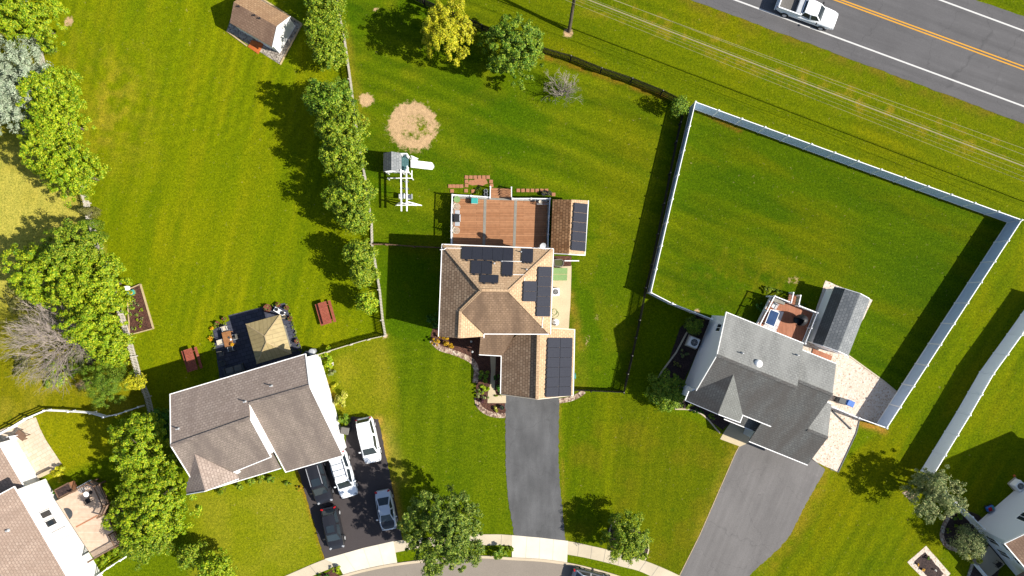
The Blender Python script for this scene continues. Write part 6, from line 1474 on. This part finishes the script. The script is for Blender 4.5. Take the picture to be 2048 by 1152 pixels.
shrub('spiky sage plant in the dark bed beside the cooling unit', 1366, 705, .4, .4, 'leaf_sage', 220, .2); shrub('thin dry plant in the dark bed below the spiky sage plant', 1356, 728, .4, .4, 'leaf_dry', 160, .2); shrub('small plant in the white stone edged flower bed', 1857, 1116, .28, .35, 'leaf_green', 160, .13)
shrub('low bush under the bare grey tree', 150, 730, 1.3, .8, 'leaf_maple', 1800, .24); shrub('spreading bush left of the mulch path', 110, 745, 1.6, .9, 'leaf_lime', 2000, .24); shrub('bush beneath the bare tree at the photo edge', 40, 725, 1.3, .7, 'leaf_dry', 1300, .24); shrub('dark red shrub at the mulch path end', 178, 762, .4, .5, 'leaf_purple'); shrub('low green bush at the bare tree base', 165, 705, 1.2, .6, 'leaf_sage', 1500, .22); shrub('dry weedy bush above the bare grey tree', 40, 600, 1.6, .5, 'leaf_dry', 1200, .24)

def bare_tree(label, u, v, base, H_, spread, stems, r0=.07, depth=4, name='bare_tree'):
    b = P(*base); t = thing(name, label, 'tree', b); m = MB(); tw = MB()
    def grow(p, d, L, r, k):
        q = p+d*L; mid = p.lerp(q, .5)+Vector((rnd.gauss(0,.05), rnd.gauss(0,.05), rnd.gauss(0,.03)))*L
        tgt = m if k >= depth-1 else tw; tgt.tube(p, mid, r, r*.85, 5 if k >= depth-1 else 3); tgt.tube(mid, q, r*.85, r*.6, 5 if k >= depth-1 else 3)
        if k == 0: return
        for i in range(3 if k > 1 else 4):
            s_ = mid.lerp(q, rnd.uniform(0,1)) if i else q
            nd = (d+Vector((rnd.gauss(0,.42), rnd.gauss(0,.42), rnd.gauss(.06,.28)))).normalized(); grow(s_, nd, L*rnd.uniform(.55,.85), r*.58, k-1)
    for i in range(stems):
        a = 6.283*i/stems+rnd.uniform(-.3,.3); o_ = rnd.uniform(.25,1.0); grow(b+Vector((rnd.uniform(-.3,.3), rnd.uniform(-.3,.3), -.1)), Vector((math.cos(a)*o_*spread/H_, math.sin(a)*o_*spread/H_, 1)).normalized(), H_*.36, r0, depth)
    m.build('trunk', M['twig'], t, uv=False, recalc=False); tw.build('twigs', M['twig'], t, uv=False, recalc=False); return t
bare_tree('large bare grey tree with spreading twigs at the left edge', 70, 683, (150,680), 6.8, 7.6, 28)
bare_tree('small bare twiggy tree on the lawn below the dark fence', 1112, 172, (1126,186), 3.0, 2.6, 11, .05)
bare_tree('little bare bush between the lime tree and the large bare tree', 112, 610, (118,615), 1.8, 1.6, 5, .035, 3)

# plants edging the slate patio
EG = 'edging plants round the slate patio'
ed = [(572,612),(578,618),(581,628),(584,637),(586,646),(588,655),(590,664),(592,673),(594,682),(597,690),(600,699),(449,646),(440,650),(432,654),(424,660),(425,672),(426,681),(428,690),(430,698),(545,612),(556,608),(527,616)]
for k, (u, v) in enumerate(ed):
    shrub('low pale edging plant along the slate patio border', u, v, .2, .25, ('leaf_sage','leaf_maple','leaf_lime')[k % 3], 70, .1, name='edging_plant', cat='plant', group=EG)
pot_plant('terracotta pot at the top tip of the slate patio', 558, 609.5, .24, 'leaf_maple'); pot_plant('terracotta pot beside the white side table', 575.5, 615.5, .22, 'leaf_dry'); pot_plant('terracotta pot right of the gazebo roof', 582, 637, .24, 'leaf_dark'); pot_plant('terracotta pot at the lower right patio corner', 595.5, 682, .24, 'leaf_sage'); pot_plant('wide round planter at the top edge of the slate patio', 537, 616.5, .4, 'leaf_dry'); pot_plant('terracotta pot at the upper left patio corner', 437, 647, .24, 'leaf_green'); pot_plant('terracotta pot beside the upper left corner pot', 450.5, 637.5, .2, 'leaf_green')
flowers('yellow flower clump at the left patio edge, upper one', 425.5, 656.5, 0.05, 'yellow', .18, 30); flowers('orange yellow flower clump at the left patio edge, lower one', 422.5, 677, .05, 'yellow', .24, 45)
flowers('white flowers by the white end wall, near the shrubs', 664, 728, .05, 'white_petal', .25, 25); flowers('yellow flowers in the white stone edged bed', 1845, 1139, .03, 'yellow', .14, 14); flowers('small pale flower in the white stone edged bed', 1869, 1139, .03, 'white_petal', .08, 8); flowers('yellow flowers at the corner of the white stone edged bed', 1834, 1128, .03, 'yellow', .1, 8)
# ------------------------------------------------------------------ smaller things
def bin_(label, u, v, rz, mat, lid, w_=.58, d_=.7, h_=1.0, name='wheelie_bin', cat='bin'):
    t = thing(name, label, cat, P(u, v), rz); m = MB(); m.box((0,0,h_/2), (w_*.85,d_*.85,h_)); 
    for i in (4,5,6,7): m.v[i] = Vector((m.v[i].x*1.16, m.v[i].y*1.16, m.v[i].z))
    m.build('bin_body', M[mat], t, local=True, bevel=.03)
    m = MB(); m.box((0,.02,h_+.04), (w_*1.06,d_*1.08,.08), 0, .9); m.build('lid', M[lid], t, local=True, bevel=.02)
    for x in (-.22,.22): m = MB(); m.tube((x-.04,-d_/2+.02,.12), (x+.04,-d_/2+.02,.12), .12, n=12); m.build('wheel', M['rubber'], t, local=True)
    m = MB(); m.bar((-.2,-d_/2-.05,h_-.03), (.2,-d_/2-.05,h_-.03), .04, .04); m.build('handle', M[mat], t, local=True)
bin_('black wheeled bin against the side wall of the grey roofed house', 1675, 799, R_(-110), 'dark_plastic', 'dark_plastic'); bin_('bright blue wheeled bin on the pale stone beside the black one', 1691.5, 804, R_(-115), 'blue', 'blue'); bin_('grey wheeled bin between round shrub and minivan', 694, 858, R_(-100), 'grey_plastic', 'grey_plastic', .7, .8, 1.0)
def ac_unit(label, u, v, rz, s_=.85, h_=.8):
    t = thing('air_conditioner', label, 'air conditioner', P(u, v), rz)
    m = MB(); m.box((0,0,.03), (s_*1.2,s_*1.2,.06)); m.build('base_slab', M['concrete_grey'], t, local=True)
    m = MB(); m.box((0,0,.06+h_/2), (s_,s_,h_)); m.build('case', M['trim'], t, local=True, bevel=.06)
    m = MB(); m.lathe((0,0,h_+.062), [(s_*.36,0),(s_*.36,.012),(0.0,.012)], 24); gr_ = m.build('fan_opening', M['black_metal'], t, local=True)
    m = MB()
    for k in range(4): a = k*1.571; m.bar((0,0,h_+.085), (s_*.3*math.cos(a), s_*.3*math.sin(a), h_+.085), .14, .012)
    m.build('fan_blade', M['grey_plastic'], gr_, local=True)
    m = MB()
    for r_ in (.14,.25,.36): 
        pts = [Vector((s_*r_*math.cos(6.283*i/20), s_*r_*math.sin(6.283*i/20), h_+.115)) for i in range(21)]
        for x, y in zip(pts[:-1], pts[1:]): m.bar(x, y, .012, .012)
    for k in range(4): a = k*.785; m.bar((-s_*.36*math.cos(a), -s_*.36*math.sin(a), h_+.115), (s_*.36*math.cos(a), s_*.36*math.sin(a), h_+.115), .012, .012)
    m.build('fan_guard', M['grey_metal'], t, local=True)
ac_unit('square air conditioner in the dark bed at the pale end wall', 1384, 684, R_(-22), 1.0); ac_unit('air conditioner on the cream pad beside the tan house', 1110, 584, R_(3), .8); ac_unit('round topped air conditioner at the corner house wall, lower right', 2029, 968, R_(41), .9)
tk = thing('propane_tank', 'white tank standing at the end of the cream pad', 'tank', P(1110,644)); c = P(1110,644); m = MB(); m.lathe(c, [(.3,.05),(.36,.2),(.36,.9),(.28,1.05),(.12,1.12),(0.0,1.13)], 18); m.build('vessel', M['white'], tk); m = MB(); m.lathe(c+Vector((0,0,1.1)), [(.12,0),(.12,.12),(.0,.12)], 10); m.build('valve_cap', M['grey_metal'], tk)
hs = thing('garden_hose', 'tangled pale hose lying on the cream pad', 'hose', P(1108,622)); m = MB(); pts = [P(1108+7*math.cos(t*1.2)+3*math.sin(t*.7), 622+7*math.sin(t*1.2)+t*.5, .06) for t in [i*.35 for i in range(44)]]
for x, y in zip(pts[:-1], pts[1:]): m.tube(x, y, .018, n=5)
m.build('hose_coil', M['leaf_sage_hose'] if 'leaf_sage_hose' in M else M['green_lid'], hs)
gb2 = thing('storage_box', 'large pale green lidded box on the cream pad', 'box', P(1120.5,549)); q = [P(1107,536,.75), P(1135,536,.75), P(1134,561,.75), P(1106,561,.75)]
m = MB(); m.prism(inset(q, .05), 0, .7); m.build('box_body', M['green_lid'], gb2); m = MB(); m.prism(q, .7, .78); m.build('lid', M['green_lid'], gb2); m = MB(); a, b = q[0].lerp(q[3],.5), q[1].lerp(q[2],.5); m.bar(Vector((a.x,a.y,.79)), Vector((b.x,b.y,.79)), .04, .03); m.build('seam', M['timber'], gb2)
tb = thing('rain_tub', 'grey tub of brown water beside the outbuilding end', 'tub', P(1118,526)); m = MB(); q = [P(u,v,.6) for u,v in ((1108,519),(1123,518.5),(1127,522),(1127,529),(1123,533),(1109,532))]
m.prism(q, 0, .55); 
m.build('tub_wall', M['grey_plastic'], tb); m = MB()
for i in range(6): m.bar(Vector((q[i].x,q[i].y,.58)), Vector((q[(i+1)%6].x,q[(i+1)%6].y,.58)), .08, .08)
m.build('rim', M['grey_plastic'], tb); m = MB(); m.prism(inset(q,.06), .551, .56); m.build('water', M['water'], tb)
dsp = thing('ground_tube', 'white drain pipe lying across the lawn edge below the outbuilding', 'pipe', P(1130,522)); m = MB(); m.tube(P(1129,521.5,.08), P(1157,521.5,.08), .06, n=10); m.build('pipe', M['white'], dsp); m = MB(); m.tube(P(1158,521.5,.08), P(1156.2,521.5,.08), .075, n=10); m.build('end_cap', M['white'], dsp)
hr_ = thing('hose_reel', 'turquoise coiled hose at the garage side wall', 'hose', P(1149,752)); c = P(1149,752,.5); m = MB()
for k in range(4):
    rr_ = .2+.035*k; pts = [c+Vector((.06*k-.1, rr_*math.cos(6.283*i/16), rr_*math.sin(6.283*i/16))) for i in range(17)]
    for x, y in zip(pts[:-1], pts[1:]): m.tube(x, y, .03, n=5)
m.build('hose_coil', M['teal'], hr_); m = MB(); m.box(c+Vector((-.02,0,-.02)), (.12,.12,.5)); m.build('bracket', M['teal'], hr_)

# on the middle deck
gl_ = thing('gas_grill', 'black gas grill with grey side shelves at the left deck railing', 'grill', P(914.5,437,1.4), R_(0)); gl_.location.z = ZD
for nm, c, s_, mt in (('cart',(0,0,.4),(.5,.7,.75),'black_metal'),('firebox',(0,0,.86),(.55,.78,.2),'black_metal'),('hood',(-.06,0,1.05),(.44,.78,.24),'black_metal'),('side_shelf',(.02,.6,.86),(.5,.42,.04),'grey_metal'),('side_shelf',(.02,-.6,.86),(.5,.42,.04),'grey_metal'),('handle',(.26,0,1.05),(.05,.6,.05),'grey_metal'),('control_panel',(.31,0,.82),(.08,.76,.14),'grey_metal')):
    m = MB(); m.box(c, s_); m.build(nm, M[mt], gl_, local=True, bevel=.02)
def stool(label, u, v):
    t = thing('wire_chair', label, 'chair', P(u, v, ZD+.4)); t.location.z = ZD; n = 20
    m = MB()
    for r_ in (.12,.22,.33):
        pts = [Vector((r_*math.cos(6.283*i/n), r_*math.sin(6.283*i/n), .44)) for i in range(n+1)]
        for x, y in zip(pts[:-1], pts[1:]): m.bar(x, y, .04, .03)
    for k in range(4): a = k*.785; m.bar((-.33*math.cos(a),-.33*math.sin(a),.44), (.33*math.cos(a),.33*math.sin(a),.44), .03, .03)
    m.build('seat', M['cream'], t, local=True)
    m = MB()
    for r_, z in ((.34,.62),(.36,.8)):
        pts = [Vector((r_*math.cos(1.9+2.5*i/10), r_*math.sin(1.9+2.5*i/10), z)) for i in range(11)]
        for x, y in zip(pts[:-1], pts[1:]): m.bar(x, y, .04, .04)
    m.build('backrest', M['cream'], t, local=True)
    for a in (.8,2.36,3.93,5.5): m = MB(); m.tube((.3*math.cos(a), .3*math.sin(a), 0), (.24*math.cos(a), .24*math.sin(a), .43), .018, n=6); m.build('leg', M['cream'], t, local=True)
stool('cream wire chair above the gas grill', 914, 413.5); stool('cream wire chair below the gas grill', 913, 461)
rt_ = thing('side_table', 'round pale green side table in the upper left deck corner', 'table', P(914,399,ZD+.5)); rt_.location.z = ZD; m = MB(); m.lathe((0,0,.5), [(.3,0),(.34,.03),(.34,.06),(.0,.05)], 20); m.build('tabletop', M['leaf_top'] if 'leaf_top' in M else M['green_lid'], rt_, local=True); m = MB(); m.tube((0,0,0), (0,0,.5), .05, n=8); m.lathe((0,0,0), [(.22,0),(.2,.04),(0.0,.05)], 14); m.build('pedestal', M['grey_plastic'], rt_, local=True)
ck = thing('deck_box', 'turquoise storage box at the top deck railing', 'box', P(949,401.5,ZD+.5), R_(-3)); ck.location.z = ZD; m = MB(); m.box((0,0,.26), (.66,.52,.52)); m.build('box_body', M['teal'], ck, local=True, bevel=.03); m = MB(); m.box((0,0,.56), (.7,.56,.07), 0, .95); m.build('lid', M['teal'], ck, local=True, bevel=.02); m = MB(); m.box((0,-.3,.45), (.6,.05,.12)); m.build('front_tray', M['cream'], ck, local=True)
sh = thing('wire_rack', 'black wire rack table in the shaded deck corner', 'table', P(1085,404,ZD+.4)); sh.location.z = ZD; m = MB()
for i in range(9): x = -.56+.14*i; m.bar((x,-.25,.6), (x,.25,.6), .02, .02)
for y in (-.25,.25): m.bar((-.58,y,.6), (.58,y,.6), .04, .04)
m.build('tabletop', M['grey_metal'], sh, local=True)
for x in (-.55,.55):
    for y in (-.24,.24): m = MB(); m.box((x,y,.3), (.04,.04,.6)); m.build('leg', M['black_metal'], sh, local=True)
disc('basket', 'pale basket on the black wire rack table', 'basket', 1080.5, 404, ZD+.61, .17, .18, 'cream')

# stones and pots behind the middle deck
PV = 'clay pavers behind the deck'
px_ = [(933+8.6*i, 354.5) for i in range(6)]+[(933,363),(933,371),(982,363),(983,371)]+[(900+7.6*i,372.5) for i in range(4)]+[(1036.5+9.4*i,381+.0*i) for i in range(7)]+[(932,381.5),(946,382.5),(1107,389),(904,382)]
pav = None
for k, (u, v) in enumerate(px_):
    c = P(u, v); rz = R_(rnd.uniform(-6,6)); m = MB(); m.box((0,0,.04), (.38,.36,.08)); 
    if pav is None:
        pav = m.build('paver', M['brick'], None, bevel=.015); props(pav, 'square clay paver laid in the grass border behind the deck', 'paver', PV); o = pav
    else: o = pav.copy(); COL.objects.link(o)
    o.location = (c.x, c.y, 0); o.rotation_euler = (0,0,rz)
sheet('chip_bed', [(939,360),(952,357),(972,358),(976,367),(965,372),(945,371),(936,368)], .02, M['river_chip'] if 'river_chip' in M else M['brick'], .1, .3)
shrub('weedy plants between the pavers and deck', 955, 379, .42, .3, 'leaf_green', 200, .14)
for lab, u, v in (('upper black wire hoop planter left of the deck steps', 972, 383), ('lower black wire hoop planter left of the deck steps', 972, 390)):
    t = thing('wire_planter', lab, 'planter', P(u, v)); c = P(u, v); m = MB()
    for z in (.1,.45):
        pts = [c+Vector((.19*math.cos(6.283*i/16), .19*math.sin(6.283*i/16), z)) for i in range(17)]
        for x, y in zip(pts[:-1], pts[1:]): m.bar(x, y, .03, .03)
    for i in range(8): a = .785*i; m.bar(c+Vector((.19*math.cos(a),.19*math.sin(a),0)), c+Vector((.19*math.cos(a),.19*math.sin(a),.45)), .02, .02)
    m.build('wire_frame', M['grey_metal'], t); m = MB(); m.lathe(c, [(.14,0),(.17,.25),(0.0,.25)], 12); m.build('liner', M['dark_plastic'], t)
pot_plant('black pot with dry stems at the deck corner, left', 1088, 388, .25, 'leaf_dry', .4, 'black_metal', 60); pot_plant('black pot with dry stems at the deck corner, right', 1098, 387.5, .25, 'leaf_dry', .4, 'black_metal', 60)
pot_plant('black round pot in the front mulch beside the driveway', 1004, 814, .22, 'leaf_dark', .4, 'black_metal', 30)
def lantern(label, u, v):
    c = P(u, v); t = thing('garden_lantern', label, 'lantern', c); m = MB(); m.tube(c, c+Vector((0,0,.35)), .03, n=6); m.build('stake', M['black_metal'], t); m = MB(); m.lathe(c+Vector((0,0,.35)), [(.1,0),(.12,.05),(.05,.12),(.0,.13)], 10); m.build('lamp_shade', M['grey_metal'], t)
lantern('small garden lantern in the mulch below the tan house eave', 943, 682.5); lantern('small pale garden lantern at the mulch corner by the porch', 945, 703)

# on the small deck of the grey roofed house
rg = thing('rug', 'white and blue patterned rug on the small deck', 'rug', P(1554,645,ZR)); rq = [P(u,v,ZR+.012) for u,v in ((1547,618),(1568,624),(1552,664),(1526,652))]; m = MB(); m.slab(rq, .01)
k = NT('patterned_rug'); v_ = k.n('TexVoronoi'); v_.inputs['Scale'].default_value = 7; k.l(k.coord(), v_.inputs['Vector']); k.col(k.ramp(v_.outputs['Distance'], [(.0, A(60,70,120)), (.22, A(110,116,160)), (.3, A(244,238,236))])); m.build('carpet', k.m, rg)
tt_ = thing('glass_table', 'dark blue glass topped table on the patterned rug', 'table', P(1543,636,ZR+.5), R_(-22)); tt_.location.z = ZR
m = MB(); m.box((0,0,.7), (.95,1.5,.03)); kk = plain('blue_glass', (.03,.06,.14,1), .08, .3, 1.5, 0, .6); m.build('tabletop', kk, tt_, local=True)
for x in (-.42,.42):
    for y in (-.68,.68): m = MB(); m.box((x,y,.34), (.05,.05,.68)); m.build('leg', M['grey_metal'], tt_, local=True)
m = MB()
for a, b in (((-.48,-.76),(.48,-.76)),((.48,-.76),(.48,.76)),((.48,.76),(-.48,.76)),((-.48,.76),(-.48,-.76))): m.bar((*a,.7), (*b,.7), .05, .05)
m.build('table_rim', M['trim'], tt_, local=True)
ch_ = chair('grey slatted metal chair at the upper left of the patterned rug', 1545, 612, R_(150), 'grey_metal', 'grey_metal'); ch_.location = P(1545,612,ZR)
sb_ = thing('storage_bench', 'grey storage bench by the small deck steps', 'bench', P(1558,601,ZR+.4), R_(-18)); sb_.location.z = ZR; m = MB(); m.box((0,0,.22), (1.2,.5,.44)); m.build('box_body', M['grey_plastic'], sb_, local=True, bevel=.02); m = MB(); m.box((0,0,.47), (1.26,.55,.06)); m.build('lid', M['deck_edge'], sb_, local=True, bevel=.015)
eg = thing('egg_chair', 'black wicker egg chair on the small deck', 'chair', P(1599,640,ZR+.6), R_(200)); eg.location.z = ZR; m = MB(); n = 18; vs = []; rings = 12
for i in range(rings+1):
    ph = math.pi*i/rings; 
    for j in range(n+1):
        th_ = R_(50)+R_(260)*j/n; r_ = .62*math.sin(ph)**.8; vs.append(Vector((r_*math.cos(th_), r_*math.sin(th_)*.95, .95-.85*math.cos(ph)*1.0)))
m.add(vs, [(i*(n+1)+j, i*(n+1)+j+1, (i+1)*(n+1)+j+1, (i+1)*(n+1)+j) for i in range(rings) for j in range(n)]); m.build('wicker_shell', M['black_metal'], eg, local=True, recalc=False)
m = MB(); m.lathe((0,0,.3), [(.0,0),(.4,.02),(.45,.12),(.0,.18)], 16); m.build('cushion', M['dark_plastic'], eg, local=True); m = MB(); m.lathe((0,0,0), [(.4,.0),(.4,.04),(.1,.06),(.08,.14),(0.0,.14)], 18); m.build('base', M['black_metal'], eg, local=True)

# lower left deck and terrace
tr_ = thing('bistro_table', 'round white topped table in tree shade on the pale deck', 'table', P(174,988,ZL+.6)); tr_.location.z = ZL; m = MB(); m.lathe((0,0,.7), [(.24,0),(.27,.02),(.27,.04),(0.0,.04)], 20); m.build('tabletop', M['white'], tr_, local=True); m = MB(); m.tube((0,0,0), (0,0,.7), .03, n=8); m.lathe((0,0,0), [(.2,0),(.18,.03),(0.0,.04)], 12); m.build('pedestal', M['black_metal'], tr_, local=True)
bc_ = chair('dark metal chair beside the round white topped table', 181, 999, R_(30), 'black_metal', 'black_metal'); bc_.location = P(181,999,ZL)
lg = thing('sun_lounger', 'grey metal lounge frame by the pale deck corner', 'lounge chair', P(170,973,ZL+.3), R_(30)); lg.location.z = ZL; m = MB()
for y in (-.3,.3): m.bar((-.75,y,.35), (.75,y,.35), .05, .05)
for i in range(8): m.bar((-.7+.2*i,-.3,.35), (-.7+.2*i,.3,.35), .06, .02)
m.build('bed_frame', M['grey_metal'], lg, local=True)
for x in (-.65,.65):
    for y in (-.28,.28): m = MB(); m.box((x,y,.17), (.04,.04,.34)); m.build('leg', M['grey_metal'], lg, local=True)
dm = MB(); c = P(133,1028,ZL); vs = [c+Vector((.62*math.cos(R_(-60)+math.pi*i/14), .62*math.sin(R_(-60)+math.pi*i/14), .014)) for i in range(15)]; dm.slab(vs, .012); o = dm.build('door_mat', M['dark_plastic'], None, origin=tuple(c)); props(o, 'dark half round mat at the white wall on the pale deck', 'mat')
pl_ = thing('planter_box', 'wooden planter box with dry plants at the upper deck edge', 'planter', P(139,976,.7), R_(28)); m = MB()
m.box((0,0,.45), (1.6,.9,.9)); m.build('box_body', M['brick'], pl_, local=True); m = MB(); m.box((0,0,.91), (1.45,.75,.04)); m.build('soil', M['dark_mulch'], pl_, local=True)
m = MB()
for a, b in (((-.8,-.45),(.8,-.45)),((.8,-.45),(.8,.45)),((.8,.45),(-.8,.45)),((-.8,.45),(-.8,-.45))): m.bar((*a,.93), (*b,.93), .1, .05)
m.build('rim', M['brown_wood'], pl_, local=True)
fp = thing('terrace_table', 'brown cloth covered table on the flagstone terrace', 'table', P(51,868), R_(-35)); table_top(fp, 1.1, .75, .7, M['brown_wood'])
bt_ = thing('bench', 'white bench beside the brown table on the flagstone terrace', 'bench', P(36,873), R_(10)); m = MB(); m.box((0,0,.42), (1.1,.4,.05)); m.build('seat', M['white'], bt_, local=True); m = MB(); m.box((0,.2,.68), (1.1,.05,.4)); m.build('backrest', M['white'], bt_, local=True)
for x in (-.45,.45): m = MB(); m.box((x,0,.2), (.06,.36,.4)); m.build('leg', M['white'], bt_, local=True)
sw_ = thing('terrace_wall', 'low stone seat wall with dark gaps at the flagstone terrace corner', 'wall', P(90,948)); m = MB()
for i in range(5): q = P(80,952).lerp(P(101,942), (i+.5)/5); m.box((q.x,q.y,.22), (.2,.3,.44), R_(28))
a, b = P(79,952.5,.44), P(104,940.5,.44); m.build('pillars', M['beige_pavers'], sw_); m = MB(); m.bar(a+Vector((0,0,.05)), b+Vector((0,0,.05)), .36, .08); m.build('coping', M['concrete_pad'], sw_)

# left yard planting box and odd things
rb = thing('raised_bed', 'timber edged planting box of dark soil at the left yard edge', 'raised bed', P(280,620)); q = [P(u,v) for u,v in ((256,580),(282,568.5),(308,657),(261,669.5))]
m = MB(); m.prism(inset(q,.08), 0, .16); m.build('soil', M['mulch'], rb)
for i in range(4): m = MB(); m.bar(q[i]+Vector((0,0,.12)), q[(i+1)%4]+Vector((0,0,.12)), .1, .24); m.build('edge_board', M['timber'], rb)
SG = 'seedlings in the planting box'
for k_ in range(26):
    s_, t_ = rnd.uniform(.05,.55 if k_ % 3 else .92), rnd.uniform(.12,.95); c = (q[0]*(1-s_)+q[1]*s_)*(1-t_)+(q[3]*(1-s_)+q[2]*s_)*t_
    o = leafcloud(None, (c.x,c.y,.26), (.18,.18,.13), 36, .13, M['leaf_lime' if k_ % 2 else 'leaf_sage'], 'seedling', clump=5, origin=(c.x,c.y,.16)); props(o, 'small green seedling growing in the planting box', 'plant', SG)
ty = thing('toy_table', 'green plastic toy table with yellow top at the planting box corner', 'toy', P(265.5,585.5,.2), R_(20)); m = MB(); m.box((0,0,.34), (.7,.5,.06)); m.build('tabletop', M['teal'], ty, local=True, bevel=.02); m = MB(); m.lathe((0,0,.37), [(.2,0),(.17,.05),(0.0,.06)], 14); m.build('bowl', M['yellow'], ty, local=True)
for x in (-.28,.28): m = MB(); m.box((x,0,.16), (.06,.4,.32)); m.build('leg', M['green_lid'], ty, local=True)
tw_ = thing('toy_chair', 'white plastic toy chair above the green toy table', 'toy', P(257,577,.2), R_(10)); m = MB(); m.box((0,0,.28), (.42,.4,.05)); m.build('seat', M['white'], tw_, local=True); m = MB(); m.box((0,.2,.45), (.42,.05,.36)); m.build('backrest', M['white'], tw_, local=True)
for x in (-.17,.17): m = MB(); m.box((x,0,.13), (.05,.36,.26)); m.build('leg', M['white'], tw_, local=True)
tc = thing('toy_car', 'blue toy car with red seat beside the corner house wall', 'toy', P(1976,1015), R_(20)); m = MB(); m.box((0,0,.28), (.8,.48,.3)); m.build('body', M['blue'], tc, local=True, bevel=.06); m = MB(); m.box((-.1,0,.5), (.34,.34,.14)); m.build('seat', M['tail'], tc, local=True, bevel=.03); m = MB(); m.box((.2,0,.46), (.12,.4,.1)); m.build('dashboard', M['teal'], tc, local=True)
for x in (-.26,.26):
    for y in (-.26,.26): m = MB(); m.tube((x,y-.05,.13), (x,y+.05,.13), .13, n=12); m.build('wheel', M['rubber'], tc, local=True)
bl_ = thing('garden_table', 'small dark round garden table at the far left photo edge', 'table', P(4,597)); c = P(4,597); m = MB(); m.lathe(c+Vector((0,0,.66)), [(.3,0),(.34,.03),(0.0,.04)], 16); m.tube(c, c+Vector((0,0,.66)), .04, n=8); m.build('tabletop', M['black_metal'], bl_)
pc = MB()
ppx = P(1979,1118,.55)
pch = chair('black porch chair behind the pale railing of the corner house', 1996, 1129, R_(215), 'black_metal', 'black_metal'); pch.location = P(1996,1129,.5); pch.location.z = .16
dp2 = thing('ground_tube', 'dark tube lying across the pale stones from the garage wall', 'pipe', P(1682,838)); m = MB(); a, b = P(1664,821,.1), P(1700,856,.1); m.tube(a, b, .075, n=10); m.build('pipe', M['dark_plastic'], dp2)  # dark tube laid along the dark line crossing the stones
d_ = (b-a).normalized(); m = MB(); m.tube(b, b+d_*.14, .1, n=10); m.build('end_cap', M['dark_plastic'], dp2)
ob2 = MB(); c = P(2027,951); ob2.lathe(c, [(.0,0),(.1,.03),(.13,.13),(.1,.22),(.0,.26)], 14); o = ob2.build('ball', M['ramp_wood'], None, origin=tuple(c), smooth=True); props(o, 'orange ball on the shaded grass by the corner house', 'ball')
